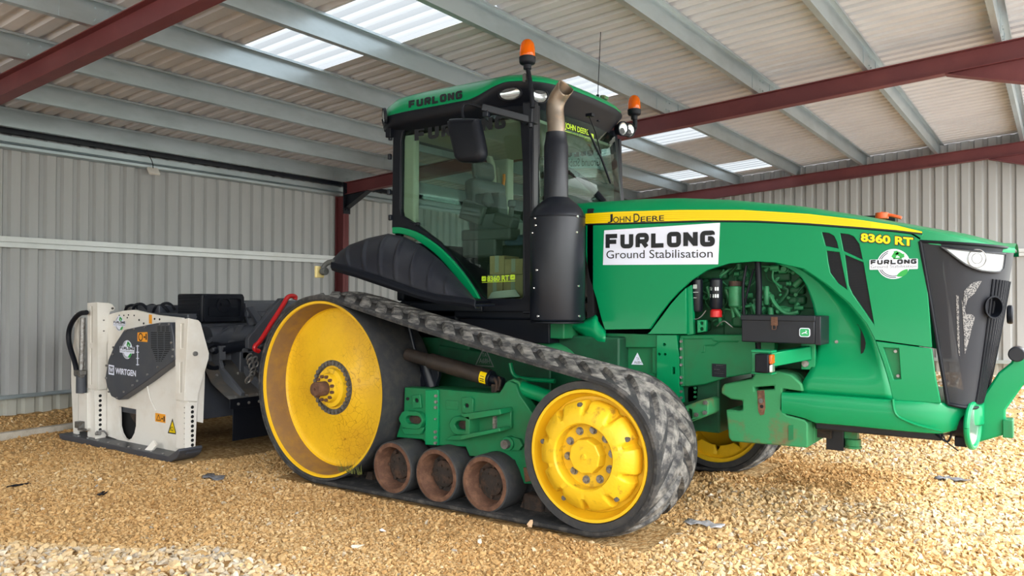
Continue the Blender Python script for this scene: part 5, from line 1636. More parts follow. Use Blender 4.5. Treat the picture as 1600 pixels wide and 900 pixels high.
# tow eye bracket under the frame plate
mb = MB()
ax = Vector((.2, -1, 0)).normalized()
p0 = P(*H5([(740, 590)])[0], -.45); 
mb.plate(xz(H5([(655, 625), (665, 600), (770, 560), (800, 552), (816, 565), (816, 640), (800, 650), (690, 692), (660, 665)]), -.62), -.62, -.40, [xz(H5([(697, 615), (710, 606), (722, 615), (722, 660), (712, 672), (698, 665)]), -.62)])
te = build('step_bracket', mb, GREEN_R, T, bevel=.015)
mb = MB()
for (a_, b_) in ((802, 572), (800, 628), (752, 640)):
    p = P(*H5([(a_, b_)])[0], -.62); mb.cyl(p, p-Vector((0, .02, 0)), .015, 6)
build('bracket_bolts', mb, STEEL_D, te)
mb = MB(); mb.plate(xz(H5([(770, 480), (885, 485), (885, 640), (835, 712), (770, 700)]), -.30), -.30, -.10); build('axle_bracket', mb, GREEN_D, T, bevel=.008)
mb = MB(); mb.plate(xz(H5([(700, 482), (760, 478), (755, 560), (700, 575)]), -.36), -.36, -.30)
for b_ in (490, 512, 540):
    for a_ in (664, 745):
        p = P(*H5([(a_, b_)])[0], -.38); mb.cyl(p, p-Vector((0, .02, 0)), .012, 6)
build('hanger_plate', mb, GREEN_D, T, bevel=.004)

# ---- tool box with emblem
TY = -.66
x0, z0 = xz([(1158.5, 534)], TY)[0]; x1, z1 = xz([(1273, 495)], TY)[0]
mb = MB(); mb.box2((x0, TY, z0), (x1, TY+.22, z1)); TB = build('tool_box', mb, BLACK_M, T, bevel=.006); tag(TB, 'black steel tool box')
mb = MB(); mb.box2((x0-.004, TY-.008, z1-.03), (x1+.004, TY+.225, z1+.006)); build('tool_box_lid', mb, BLACK_M, TB, bevel=.004)
xm = x0+(x1-x0)*.47
mb = MB(); mb.box2((xm-.02, TY-.016, z1-.06), (xm+.02, TY-.004, z1-.005)); mb.tube([(xm-.012, TY-.015, z1-.06), (xm-.012, TY-.02, z1-.085), (xm+.012, TY-.02, z1-.085), (xm+.012, TY-.015, z1-.06)], .003, 6)
tag(build('tool_box_latch', mb, RUST, TB, bevel=.003), 'rusty latch')
c = P(1257.5, 519.5, TY); s_ = .033
EMG = mat('emblem_green', (.03, .34, .12), .4)
mb = MB(); mb.plate(rrect(c.x-s_, c.z-s_*.86, c.x+s_, c.z+s_*.86, .014), TY-.004, TY); bd = build('box_emblem', mb, WHITE_DECAL, TB); tag(bd, 'green and white leaping deer emblem')
mb = MB(); mb.plate(rrect(c.x-s_*.86, c.z-s_*.72, c.x+s_*.86, c.z+s_*.72, .011), TY-.0052, TY-.004); build('emblem_field', mb, EMG, bd)
deer = [(-.7, -.30), (-.45, -.10), (-.20, .02), (.15, .05), (.30, .28), (.22, .55), (.34, .56), (.40, .36), (.60, .30), (.42, .18), (.38, -.05), (.70, -.28), (.62, -.34), (.30, -.18), (-.10, -.14), (-.30, -.22), (-.62, -.42)]
mb = MB(); mb.plate([(c.x+a*s_*.8, c.z+b*s_*.8) for a, b in deer], TY-.0062, TY-.0052); build('emblem_deer', mb, WHITE_DECAL, bd)
mb = MB(); mb.box2((x1, TY+.002, z0-.005), (x1+.035, TY+.22, z1+.004)); tag(build('box_end_bracket', mb, BLACK_M, TB, bevel=.004), None)
mb = MB(); mb.box2((x0+.05, TY+.2, z0+.03), (x1-.05, -.36, z0+.06)); build('box_support', mb, BLACK_M, TB)

# ---- indicator arm and lamp
a = P(1250, 552, -.5); zc = a.z
rows = []
mb = MB()
pA = [P(1262, 541, -.48), P(1262, 562, -.48)]; pB = [P(1182, 549, -.86), P(1182, 580, -.86)]
xm = pA[0].x
mb.bar(P(1262, 551, -.47), P(1186, 565, -.86), .06, .088)
IA = build('indicator_arm', mb, GREEN, T, bevel=.006)
mb = MB(); p = P(1259, 568, -.47); mb.box2((p.x-.03, -.47, p.z-.04), (p.x+.06, -.44, p.z+.18)); mb.cyl(p, p+Vector((0, .04, 0)), .03, 12); build('arm_plate', mb, GREEN, IA, bevel=.004)
mb = MB(); mb.cyl(p-Vector((0, .02, 0)), p, .022, 12); build('arm_bolt', mb, STEEL, IA)
mb = MB(); mb.box2((3.40, -.885, 1.045), (3.505, -.86, 1.185)); mb.box2((3.40, -.90, 1.175), (3.53, -.80, 1.19)); mb.box2((3.40, -.90, 1.04), (3.53, -.80, 1.05)); build('lamp_bracket', mb, GREEN, IA, bevel=.003)
mb = MB(); mb.box2((3.44, -.955, 1.055), (3.525, -.885, 1.17)); lb = build('lamp_housing', mb, BLACK, IA, bevel=.008)
mb = MB(); mb.box2((3.525, -.95, 1.11), (3.545, -.888, 1.168)); tag(build('amber_lens', mb, AMBER, lb, bevel=.006), 'amber indicator lens')
mb = MB(); mb.box2((3.525, -.95, 1.058), (3.545, -.888, 1.108)); tag(build('clear_lens', mb, REFL, lb, bevel=.006), 'clear side lamp lens')

# ---- front weights: cast slabs side by side
WO = [(1127, 606), (1131, 600), (1175, 592), (1178, 584), (1215, 580), (1236, 586), (1252, 600), (1255, 612), (1222, 607), (1219, 640), (1229, 649), (1256, 656), (1262, 662), (1262, 700), (1143, 690), (1138, 684), (1136, 660), (1134, 640), (1155, 642), (1160, 640), (1160, 626), (1142, 624), (1127, 615)]
base = xz(WO, -.52)
slotp = xz(H5([(1072, 486), (1186, 478), (1186, 498), (1075, 506)]), -.52)
for k in range(6):
    y0 = -.52+k*.175
    mb = MB()
    mb.plate(base, y0, y0+.165, [slotp])
    w = build('front_weight', mb, GREEN_R, T, bevel=.010)
    tag(w, 'rusty green cast front weight')
    if k == 0:
        mb = MB(); mb.plate(xz(H5([(1092, 505), (1132, 503), (1138, 600), (1130, 640), (1110, 645), (1098, 620)]), -.52), -.5235, -.519); tag(build('worn_strip', mb, RUST, w), 'rusty strip on the weight')
        mb = MB(); p = P(*H5([(1114, 562)])[0], -.523); mb.cyl(p, p-Vector((0, .012, 0)), .016, 12); build('weight_bolt', mb, STEEL_D, w)
        mb = MB(); p = P(*H5([(1117, 594)])[0], -.523); mb.cyl(p, p-Vector((0, .003, 0)), .012, 12); build('weight_hole', mb, DARK, w)
        mb = MB(); mb.plate(xz(H5([(1268, 700), (1294, 698), (1296, 780), (1268, 785)]), -.52), -.524, -.519); build('weight_slot', mb, MATS['dusty_green_paint'], w)
# ---- front linkage and bumper disc
def linkage(y, first):
    mb = MB()
    prof = [(1500, 690), (1518, 640), (1528, 630), (1545, 605), (1560, 582), (1580, 566), (1584, 556), (1640, 540), (1640, 596), (1600, 600), (1572, 640), (1571, 678), (1530, 690)]
    mb.plate(xz(prof, -.10), y, y+.10)
    return mb
mb = linkage(-.14, True)
FL = build('front_linkage', mb, GREEN, T, bevel=.012)
p1 = P(1568, 660, -.14); mb = MB(); mb.box2((p1.x-.005, -.16, .67), (p1.x+.05, -.02, .78)); build('linkage_block', mb, GREEN_D, FL, bevel=.006)
p1 = P(1592, 553, -.1); mb = MB(); mb.cyl((p1.x-.01, -.16, p1.z), (p1.x-.01, .0, p1.z), .045, 20); build('linkage_eye', mb, BLACK_M, FL, bevel=.006)
pd = P(1520, 665, -.36)
mb = MB(); axd = Vector((.985, -.17, 0)).normalized(); w_ = axd.cross(Vector((0, 0, 1)))
zd = abs(P(1520, 626, -.36).z-P(1520, 702, -.36).z)/2
mb.tube([pd+(w_*math.cos(a)+Vector((0, 0, 1))*math.sin(a))*(zd-.016) for a in np.linspace(0, 2*PI, 41)], .017, 10)
DI = build('coupling_ring', mb, GREEN, T)
mb = MB(); mb.cyl(pd-axd*.015, pd+axd*.004, zd-.03, 30); tag(build('coupling_face', mb, REFL, DI), 'pale face of the coupling')
mb = MB(); mb.cyl(pd-axd*.17, pd-axd*.015, .07, 28, .085); mb.box(pd-axd*.06+Vector((0, 0, -.10)), (.07, .07, .06)); build('coupling_boot', mb, BLACK, DI, bevel=.006)
mb = MB(); pb_ = pd-axd*.1; mb.tube([Vector((4.36, -.42, .70)), Vector((4.42, -.46, .66)), pb_+Vector((-.02, -.06, -.1)), pb_+Vector((0, -.09, -.02))], .006, 6, smooth=2)
mb.tube([pb_+Vector((-.05, -.08, .04)), pb_+Vector((-.06, -.09, -.08)), pb_+Vector((.03, -.08, -.15))], .004, 6, smooth=2); build('coupling_cable', mb, BLACK, DI)
p2 = P(1544, 620, .30); mb = MB(); mb.tube([p2+Vector((0, 0, -.10)), p2+Vector((0, 0, .10))], .02, 12); mb.cyl(p2+Vector((-.12, 0, -.03)), p2+Vector((-.01, 0, -.03)), .06, 16); tag(build('coupling_ring', mb, GREEN, T), 'coupling on the far side of the nose')
# ------------------------------------------------------------------ tractor: cab
def ringf(inset, zf, n=96, a=.875, b=.885, cx=.845, ex=5.0):
    out = []
    for k in range(n):
        t = 2*PI*k/n; c, s = math.cos(t), math.sin(t)
        x = math.copysign(abs(c)**(2/ex), c); y = math.copysign(abs(s)**(2/ex), s)
        X_ = cx+(a-inset)*x; Y_ = (b-inset)*y
        if x > 0: X_ += .07*x*(1-(Y_/.9)**2)          # bowed front edge
        f = float(ss(1.10, 1.50, X_)); r = float(ss(.12, -.02, X_))
        out.append((X_, Y_, zf(f, r)))
    return out
def loft(rings, cap_top=False, cap_bot=False):
    mb = MB(); m = len(rings[0])
    vs = [p for r in rings for p in r]; fs = []
    for i in range(len(rings)-1):
        for k in range(m): fs.append((i*m+k, i*m+(k+1) % m, (i+1)*m+(k+1) % m, (i+1)*m+k))
    if cap_bot: fs.append(tuple(range(m))[::-1])
    if cap_top: fs.append(tuple(range((len(rings)-1)*m, len(rings)*m)))
    return mb.add(vs, fs)
lin = loft([ringf(.17, lambda f, r: 2.93), ringf(.15, lambda f, r: 2.945+.02*f), ringf(.03, lambda f, r: 2.985+.15*f), ringf(.0, lambda f, r: 3.015+.16*f), ringf(0, lambda f, r: 3.085+.10*f+.03*r), ringf(.012, lambda f, r: 3.095+.10*f+.03*r)], True, True)
roof_l_bvh = bvh_of(lin)
RL = build('cab_roof_liner', lin, BLACK, T, angle=50); tag(RL, 'black lower shell of the cab roof')
capm = loft([ringf(.006, lambda f, r: 3.088+.10*f+.03*r), ringf(.006, lambda f, r: 3.115+.09*f+.03*r), ringf(.030, lambda f, r: 3.185+.05*f+.01*r), ringf(.085, lambda f, r: 3.245+.02*f), ringf(.16, lambda f, r: 3.277+.005*f), ringf(.25, lambda f, r: 3.292), ringf(.5, lambda f, r: 3.302), ringf(.8, lambda f, r: 3.304)], True)
roof_bvh = bvh_of(capm)
RC = build('cab_roof', capm, GREEN, T, angle=50); tag(RC, 'green top of the cab roof')
def px_word(s_, quad, tree, off, m_, par, name, weight=.24, gap=.3, kind='stroke', mirror=False):
    (ul, vl0, vl1, ur, vr0, vr1) = quad           # left x, top, bottom; right x, top, bottom
    def fm(a, b):
        if mirror: a = 1-a
        u = ul+(ur-ul)*a; vt = vl0+(vr0-vl0)*a; vb = vl1+(vr1-vl1)*a
        p = tree(u, vb+(vt-vb)*b) if callable(tree) else hit(tree, u, vb+(vt-vb)*b, off)
        return p if p is not None else P(u, vb+(vt-vb)*b, -.9)
    asp = abs(ur-ul)/max(1, abs(vl1-vl0))
    if kind == 'stroke': mb = stroke_mb(s_, 0, 0, asp, 1, lambda a, b: fm(a/asp, b), weight, gap=gap)
    else: mb = text_mb(s_, 0, 0, 1, 1, fm, weight)
    return build(name, mb, m_, par, fix=False)
px_word('FURLONG', (638.5, 157.5, 169.5, 722, 141, 154), roof_bvh, .004, INK, RC, 'roof_lettering', .29, .2)

# lamps in the roof
def oriented_lamp(p, n, hw, hh, par, name='work_lamp'):
    n = n.normalized(); s_ = n.cross(Vector((0, 0, 1))).normalized(); w_ = s_.cross(n)
    prof_ = [(1.25, -.012), (1.22, .012), (1.08, .014), (1.0, .002)]
    def lt(pr, n_=32):
        vs = []
        for k in range(n_):
            a = 2*PI*k/n_
            for r, t in pr: vs.append(p+n*t+s_*(math.cos(a)*r*hw)+w_*(math.sin(a)*r*hh))
        m_ = len(pr); fs = [(k*m_+j, k*m_+j+1, ((k+1) % n_)*m_+j+1, ((k+1) % n_)*m_+j) for k in range(n_) for j in range(m_-1)]
        return MB().add(vs, fs)
    o = build(name, lt(prof_), BLACK, par)
    tag(build('lamp_reflector', lt([(1.02, .003), (.7, -.002), (.35, -.004), (.001, -.005)]), REFL, o), 'bright lamp reflector')
    build('lamp_glass', lt([(1.05, .006), (.8, .012), (.4, .016), (.001, .017)]), LENS, o)
    return o
def roof_lamp(u, v, wpx, hpx, par, nrm=None, Yf=None):
    d = ray(u, v).normalized(); r = roof_l_bvh.ray_cast(CAMV, d)
    p = r[0] if r[0] is not None else P(u, v, Yf or -.86)
    n = Vector(nrm) if nrm else (r[1] if r[1].dot(d) < 0 else -r[1])
    dep = (p-CAMV).dot(fw)
    return oriented_lamp(p-d*.012, n, wpx*dep/FPX/2*1.0, hpx*dep/FPX/2, par)
roof_lamp(797, 146, 32, 19, RL, (.30, -.93, -.1)); roof_lamp(843, 149.5, 25, 20, RL, (.86, -.5, -.1))
roof_lamp(601, 181, 13, 20, RL, (-.55, -.8, -.1))
for (u, v, Y_) in ((973, 201, .60), (983.5, 203.5, .76)):
    p = PX(u, v, 1.70); oriented_lamp(p, Vector((.9, -.35, -.1)), .05, .055, RL)
    mb = MB(); mb.cyl(p+Vector((-.06, .02, 0)), p-Vector((.004, 0, 0)), .05, 16); build('lamp_pod', mb, BLACK, RL)
mb = MB(); mb.cyl(PX(601, 186, .02), PX(606, 205, .06), .03, 12).box(P(609, 208, -.80), (.06, .05, .08)); build('lamp_bracket', mb, BLACK, RL, bevel=.006)
p0 = PX(996, 196, 1.70); mb = MB(); mb.tube([PX(992, 170, 1.70), PX(994, 190, 1.70), PX(993, 203, 1.70), PX(985, 211, 1.70), PX(972, 210, 1.68)], .014, 8, smooth=2); build('lamp_guard', mb, BLACK, RL)

# near side door: frame, glass
SY = -.78
outer = [(614, 200), (612, 357), (640, 362), (682, 388), (716, 423), (747, 468), (752, 487), (828, 487), (830, 330), (826, 165), (800, 165), (720, 178)]
inner = [(638, 199), (629, 206), (626, 222), (624.5, 325), (627, 337), (650, 351), (684, 377), (712, 408), (738, 446), (750, 462), (756, 467), (814, 466.5), (820, 461), (816, 250), (812.5, 190), (808, 176), (800, 173)]
def cab_side(sg):
    mb = MB(); pr_ = [xz(outer, SY), xz(inner, SY)]
    mb.plate(pr_[0], sg*abs(SY), sg*(abs(SY)-.05), [pr_[1]])
    f_ = build('cab_door_frame', mb, BLACK, T, bevel=.006)
    mb = MB(); i2 = pr_[1]; mb.plate(i2, sg*(abs(SY)-.022), sg*(abs(SY)-.028))
    g_ = build('side_window', mb, GLASS, T, smooth=False); tag(g_, 'tinted cab side window')
    return f_, g_
DF, DG = cab_side(-1); cab_side(1)
GYY = SY+.020
onglass = lambda u, v: P(u, v, GYY)
px_word('FURLONG', (648, 199.5, 221, 790, 179, 200), onglass, 0, INK, DG, 'window_lettering', .27, .25)
px_word('8360 RT', (761, 431.5, 440, 795.5, 429.5, 438.5), onglass, 0, LIME, DG, 'window_lettering', .03, kind='font')
for (u, v) in ((756, 435.5), (801, 433)):
    c = P(u, v, GYY); mb = MB(); mb.plate(rrect(c.x-.022, c.z-.02, c.x+.022, c.z+.02, .008), GYY-.0005, GYY+.0005)
    b_ = build('window_emblem', mb, LIME, DG); mb = MB(); mb.plate([(c.x+a*.017, c.z+b*.017) for a, b in deer], GYY-.001, GYY-.0006); build('emblem_deer', mb, INK, DG)
a = P(753, 441.5, GYY); b = P(805, 439, GYY); mb = MB(); mb.bar(a, b, .001, .004); build('window_underline', mb, LIME, DG)
mb = MB()
for (u, v) in ((610, 215), (609, 245), (608, 300), (610, 340)):
    mb.box(P(u, v, SY-.01), (.03, .03, .05))
build('door_hinge', mb, BLACK_M, DF, bevel=.006)
mb = MB(); mb.box(P(652, 350, SY-.012), (.05, .03, .025)); build('door_catch', mb, BLACK, DF, bevel=.004)
# green trim strip along the curved bottom of the door
gs = [(614, 355), (630, 356), (656, 365), (690, 389), (722, 424), (744, 456), (752, 472)]
gs2 = [(743, 474), (735, 461), (712, 431), (682, 398), (650, 374), (630, 366), (614, 365)]
mb = MB(); mb.plate(xz([(u, v) for u, v in catmull([(u, v, 0) for u, v in gs], 5) for _ in [0]] if False else [(p[0], p[1]) for p in catmull([(u, v, 0) for u, v in gs], 5)]+[(p[0], p[1]) for p in catmull([(u, v, 0) for u, v in gs2], 5)], SY-.02), SY-.03, SY)
tag(build('cab_side_trim', mb, GREEN, T, bevel=.006), 'curved green trim under the side window')
# pillars
def bar_px(a, b, w, h, name, m_, par=None): mb = MB(); mb.bar(a, b, w, h, (1, 0, 0)); return build(name, mb, m_, par or T, bevel=.008)
bar_px(P(829, 490, -.74), P(829, 160, -.74), .075, .10, 'cab_pillar', BLACK_M)
bar_px(P(836, 330, -.70), P(836, 165, -.70), .06, .06, 'pillar_seal', BLACK)
bar_px(P(969, 318, .68), P(957, 205, .68), .07, .06, 'cab_pillar', BLACK_M)
mb = MB(); mb.bar((.26, -.74, 1.9), (.27, -.74, 2.98), .06, .07, (1, 0, 0)); build('cab_pillar', mb, BLACK, T, bevel=.01)
mb = MB(); mb.bar((.26, .74, 1.9), (.27, .74, 2.98), .06, .07, (1, 0, 0)); build('cab_pillar', mb, BLACK, T, bevel=.01)
# windscreen: bowed glass
rows = []
for z, dx in ((2.0, .04), (2.5, .02), (2.99, -.03)):
    rows.append([(1.665+dx+.08*(1-(y/.70)**2), y, z) for y in np.linspace(-.70, .70, 17)])
mb = MB(); mb.grid(rows); ws_bvh = bvh_of(mb)
WS_ = build('windscreen', mb, GLASS, T); sd = WS_.modifiers.new('Solidify', 'SOLIDIFY'); sd.thickness = .005
px_word('JOHN DEERE', (883, 191, 203, 920, 203, 214), ws_bvh, .004, LIME, WS_, 'windscreen_lettering', .022, kind='font')
c = hit(ws_bvh, 925, 213, .006)
if c: mb = MB(); mb.plate_x(rrect(c.y-.028, c.z-.022, c.y+.028, c.z+.022, .008), c.x-.0005, c.x+.0005); build('window_emblem', mb, LIME, WS_)
mb = MB(); a_ = hit(ws_bvh, 883, 205, .005); b_ = hit(ws_bvh, 921, 216, .005); mb.bar(a_, b_, .001, .004); build('window_underline', mb, LIME, WS_)
rows = [[(.20-.03*(1-(y/.74)**2), y, z) for y in np.linspace(-.74, .74, 9)] for z in (1.95, 2.95)]
mb = MB(); mb.grid(rows); sd = build('rear_window', mb, GLASS, T).modifiers.new('Solidify', 'SOLIDIFY'); sd.thickness = .005
# wipers
mb = MB(); mb.tube([PX(920, 180, 1.86), PX(930, 205, 1.80), PX(939, 240, 1.775)], .006, 8); mb.box(PX(922, 180, 1.86), (.06, .05, .025)); mb.box(PX(935, 189, 1.85), (.02, .03, .012))
wp = build('wiper_arm', mb, BLACK, T, bevel=.003)
mb = MB(); mb.tube([PX(919, 204, 1.765), PX(940, 248, 1.765), PX(954, 286, 1.765)], .010, 8); build('wiper_blade', mb, BLACK, wp)
# far side decal seen backwards through the cab
def far_glass(u, v): return P(u, v, .752)
mb = MB(); q = [P(u, v, .754) for u, v in ((860, 228), (940, 222), (940, 262), (860, 264))]; mb.add(q, [(0, 1, 2, 3)])
fd = build('far_window_decal', mb, WHITE_DECAL, T, smooth=False, fix=False); tag(fd, 'white name decal on the far window, seen from behind')
px_word('FURLONG', (862, 231, 247, 938, 226, 243), far_glass, 0, INK, fd, 'decal_lettering', .28, .2, mirror=True)
px_word('Ground Stabilisation', (862, 249, 261, 938, 246, 259), far_glass, 0, INK, fd, 'decal_lettering', 0, kind='font', mirror=True)

# cab floor, interior
mb = MB(); mb.box2((.25, -.74, 1.34), (1.70, .74, 1.48)); mb.box2((.22, -.74, 1.48), (.30, .74, 2.0)); mb.box2((.25, -.74, 1.30), (.9, .74, 1.42))
CF = build('cab_floor', mb, BLACK, T, bevel=.02)
mb = MB(); mb.box2((.3, -.70, 2.905), (1.6, .70, 2.935)); tag(build('headliner', mb, CREAM, CF, bevel=.01), 'cream cab headlining')
mb = MB(); mb.box2((.24, -.73, 2.0), (.42, -.66, 2.93)); mb.box2((.24, .60, 2.0), (.46, .72, 2.93)); mb.box2((.42, .66, 1.5), (1.6, .72, 2.1)); mb.bar(P(777, 262, .62), P(788, 340, .62), .10, .07, (1, 0, 0)); build('cab_lining', mb, CREAM, CF, bevel=.02)
mb = MB(); mb.tube([P(745, 205, .3), P(758, 232, .35), P(770, 258, .45), P(772, 340, .5)], .035, 12, smooth=2); build('roof_post', mb, CREAM, CF)
SX, SYc = .86, -.02
mb = MB(); mb.box((SX+.12, SYc, 1.90), (.52, .50, .14)); mb.box((SX+.1, SYc, 1.68), (.34, .36, .32)); ST = build('operator_seat', mb, SEATFAB, T, bevel=.05, seg=3)
mb = MB(); mb.box((SX-.17, SYc, 2.26), (.14, .50, .66), Matrix.Rotation(math.radians(-8), 3, 'Y')); mb.box((SX-.235, SYc, 2.68), (.10, .28, .18), Matrix.Rotation(math.radians(-8), 3, 'Y')); tag(build('seat_back', mb, SEATGREY, ST, bevel=.05, seg=3), 'grey seat back')
mb = MB(); mb.box((SX+.12, -.38, 2.05), (.52, .17, .10)); mb.box((SX+.30, -.40, 2.16), (.20, .13, .10), Matrix.Rotation(.3, 3, 'Y')); mb.box((SX+.05, -.40, 1.94), (.36, .12, .16)); AR = build('armrest_console', mb, SEATGREY, ST, bevel=.02)
mb = MB(); mb.box((SX+.02, -.50, 2.24), (.24, .05, .17), Matrix.Rotation(.35, 3, 'Y')); mb.cyl((SX+.36, -.42, 2.18), (SX+.37, -.42, 2.28), .022, 12).cyl((SX+.37, -.42, 2.27), (SX+.375, -.42, 2.33), .035, 14); tag(build('console_monitor', mb, SEATGREY, ST, bevel=.012), 'monitor and lever on the armrest')
mb = MB(); mb.box(P(762, 318, -.30), (.26, .03, .18)); mb.lathe([(.0, .10), (.03, .09), (.05, .03), (.055, 0), (.02, -.04), (0, -.04)], P(762, 318, -.35), 'Z', 18); build('switch_panel', mb, SEATGREY, ST, bevel=.008)
mb = MB(); mb.box((SX+.40, -.30, 2.0), (.34, .10, .09)); mb.box((SX+.45, .1, 2.02), (.4, .34, .06)); tag(build('seat_cushion', mb, DENIM, ST, bevel=.03), 'blue cloth on the seat')
mb = MB(); mb.tube([(1.50, .0, 1.5), (1.42, .0, 2.05), (1.30, .0, 2.25)], .05, 12, smooth=1); SW = build('steering_column', mb, BLACK, T)
ctr = Vector((1.27, 0, 2.30)); nn = Vector((-.5, 0, .86)).normalized(); s_ = Vector((0, 1, 0)); w_ = nn.cross(s_)
mb = MB(); mb.tube([ctr+(s_*math.cos(a)+w_*math.sin(a))*.20 for a in np.linspace(0, 2*PI, 41)], .017, 10)
for k in range(3):
    a = 2*PI*k/3+.5; mb.tube([ctr, ctr+(s_*math.cos(a)+w_*math.sin(a))*.20], .014, 8)
build('steering_wheel', mb, BLACK, SW)
mb = MB(); mb.box2((1.50, -.5, 1.5), (1.66, .5, 2.15)); mb.tube([P(u, v, .1) for u, v in ((845, 275), (880, 262), (905, 275), (930, 300), (945, 318))], .03, 10, smooth=2); build('dashboard', mb, BLACK, SW, bevel=.03)
mb = MB(); c = P(787.5, 280, .50); mb.tube([c+Vector((0, 0, .05)), c, c-Vector((.01, 0, .06))], .014, 8); tag(build('orange_strap', mb, mat('orange_strap', (.75, .22, .02), .7), CF), 'orange strap hanging in the cab')
# things lying in the cab
def carton(u0, v0, u1, v1, Y_, dy, lab):
    a = P(u0, v0, Y_); b = P(u1, v1, Y_); mb = MB(); mb.box2((a.x, Y_, a.z), (b.x, Y_+dy, b.z))
    o = tag(build('cardboard_box', mb, CARD, bevel=.004), lab, 'box', 'cardboard boxes in the cab')
    mb = MB(); xm = (a.x+b.x)/2; mb.box2((xm-.02, Y_-.0015, a.z), (xm+.02, Y_+.0, b.z)); build('box_tape', mb, CREAM, o)
    return o
cb = P(760, 467, -.66); 
zf = 1.481
def carton_w(x0, x1, y0, y1, z0, z1, lab):
    mb = MB(); mb.box2((x0, y0, z0), (x1, y1, z1)); o = tag(build('cardboard_box', mb, CARD, bevel=.005), lab, 'box', 'cardboard boxes in the cab')
    mb = MB(); xm = (x0+x1)/2; mb.box2((xm-.02, y0-.001, z0+.02), (xm+.02, y1+.001, z1+.0008)); build('packing_tape', mb, CREAM, o)
a = P(761, 463, -.55); b = P(786, 418, -.55); c = P(817, 401, -.55)
carton_w(a.x, b.x-.006, -.55, -.30, zf, 1.70, 'lower left cardboard box on the cab floor behind the side window')
carton_w(b.x+.004, c.x, -.55, -.28, zf, 1.70, 'lower right cardboard box on the cab floor beside the door pillar')
carton_w(a.x+.01, b.x-.002, -.53, -.31, 1.703, 1.86, 'upper left cardboard box stacked in the cab behind the side window')
carton_w(b.x+.006, c.x-.01, -.54, -.30, 1.703, 1.83, 'upper right cardboard box stacked in the cab beside the door pillar')
mb = MB(); cc = Vector((c.x-.10, -.635, zf+.02))
for k in range(5):
    rr = .10-.006*k
    mb.tube([(cc.x-.03+rr*1.5*math.cos(t), cc.y+.045*math.sin(t), zf+.015+.018*k*.6+.03*abs(math.cos(t/2))) for t in np.linspace(0, 2*PI, 25)], .008, 6)
tag(build('cable_coil', mb, mat('pale_cable', (.55, .53, .46), .6)), 'coil of pale cable lying on the cab floor in front of the boxes', 'cable')

# fender
ft = [(520, 404), (532, 392), (546, 382.5), (575, 372), (607, 365), (632, 370), (660, 384), (690, 408), (715, 435), (735, 458), (744, 470)]
fb = [(519, 411), (545, 418), (575, 428), (605, 438), (632, 447), (660, 456), (685, 462), (705, 464), (722, 466), (735, 468), (744, 471)]
nF = 170; tp = resample(ft, nF); bo = resample(fb, nF)
ribs = [.12, .235, .345, .45, .56, .68, .80]
rows = []
for i in range(nF):
    s0 = i/(nF-1); pa = P(*tp[i], -.93); pb = P(*bo[i], -1.24); r_ = []
    rib = sum(math.exp(-((s0-q)/.011)**4) for q in ribs)
    rec = 1 if .05 < s0 < .92 else 0
    for j in range(13):
        t = j/12
        p = pa.lerp(pb, t)
        bul = math.sin(PI*t)**.8*.055*(math.sin(PI*min(1, max(0, s0)))**.5)
        p = p+Vector((0, -1, .55)).normalized()*(bul+.017*rib*min(1, 4*t)*min(1, 3.5*(1-t)))
        r_.append(p)
    r_ = [P(*tp[i], -.80)]+r_
    rows.append(r_)
mb = MB(); mb.grid(rows); FE = build('rear_fender', mb, FENDER, T, angle=60); sd = FE.modifiers.new('Solidify', 'SOLIDIFY'); sd.thickness = .012
lip = [P(*q, -1.245) for q in bo]
mb = MB(); mb.grid([[p+Vector((0, -.012, .01)) for p in lip], [p+Vector((0, -.020, -.035)) for p in lip], [p+Vector((0, -.004, -.062)) for p in lip], [p+Vector((0, .05, -.062)) for p in lip]])
lp = build('fender_lip', mb, BLACK, FE); sd = lp.modifiers.new('Solidify', 'SOLIDIFY'); sd.thickness = .012
mb = MB(); mb.plate(xz([(520, 412), (620, 445), (742, 470), (740, 474), (690, 474), (600, 446), (522, 424)], -1.0), -1.0, -.8); build('fender_underside', mb, BLACK, FE)
m2 = MB(); m2.grid([[Vector((p.x, -p.y, p.z)) for p in r_] for r_ in rows]); tag(build('rear_fender', m2, FENDER, T, angle=60), 'charcoal fender on the far side')
mb = MB(); mb.box2((P(752, 480, -.78).x-.75, -.80, 1.40), (P(752, 480, -.78).x+.02, -.50, 1.46)); mb.box(P(748, 477, -1.0), (.1, .3, .02)); build('fender_bracket', mb, BLACK_M, T, bevel=.006)
# tail lamp on its arm
mb = MB(); mb.tube([P(522, 408, -1.18), P(510, 411, -1.2), P(504, 420, -1.22)], .022, 10, smooth=1); mb.cyl(P(506, 424, -1.22)+Vector((-.02, 0, 0)), P(506, 424, -1.22)+Vector((.03, 0, 0)), .032, 16)
TLm = build('tail_lamp', mb, SEATGREY, T, bevel=.004)
p = P(499, 425, -1.22); mb = MB(); mb.box(p, (.025, .09, .10)); tag(build('tail_lens', mb, mat('yellowed_lens', (.6, .5, .22), .3), TLm, bevel=.006), 'yellowed tail lamp lens')

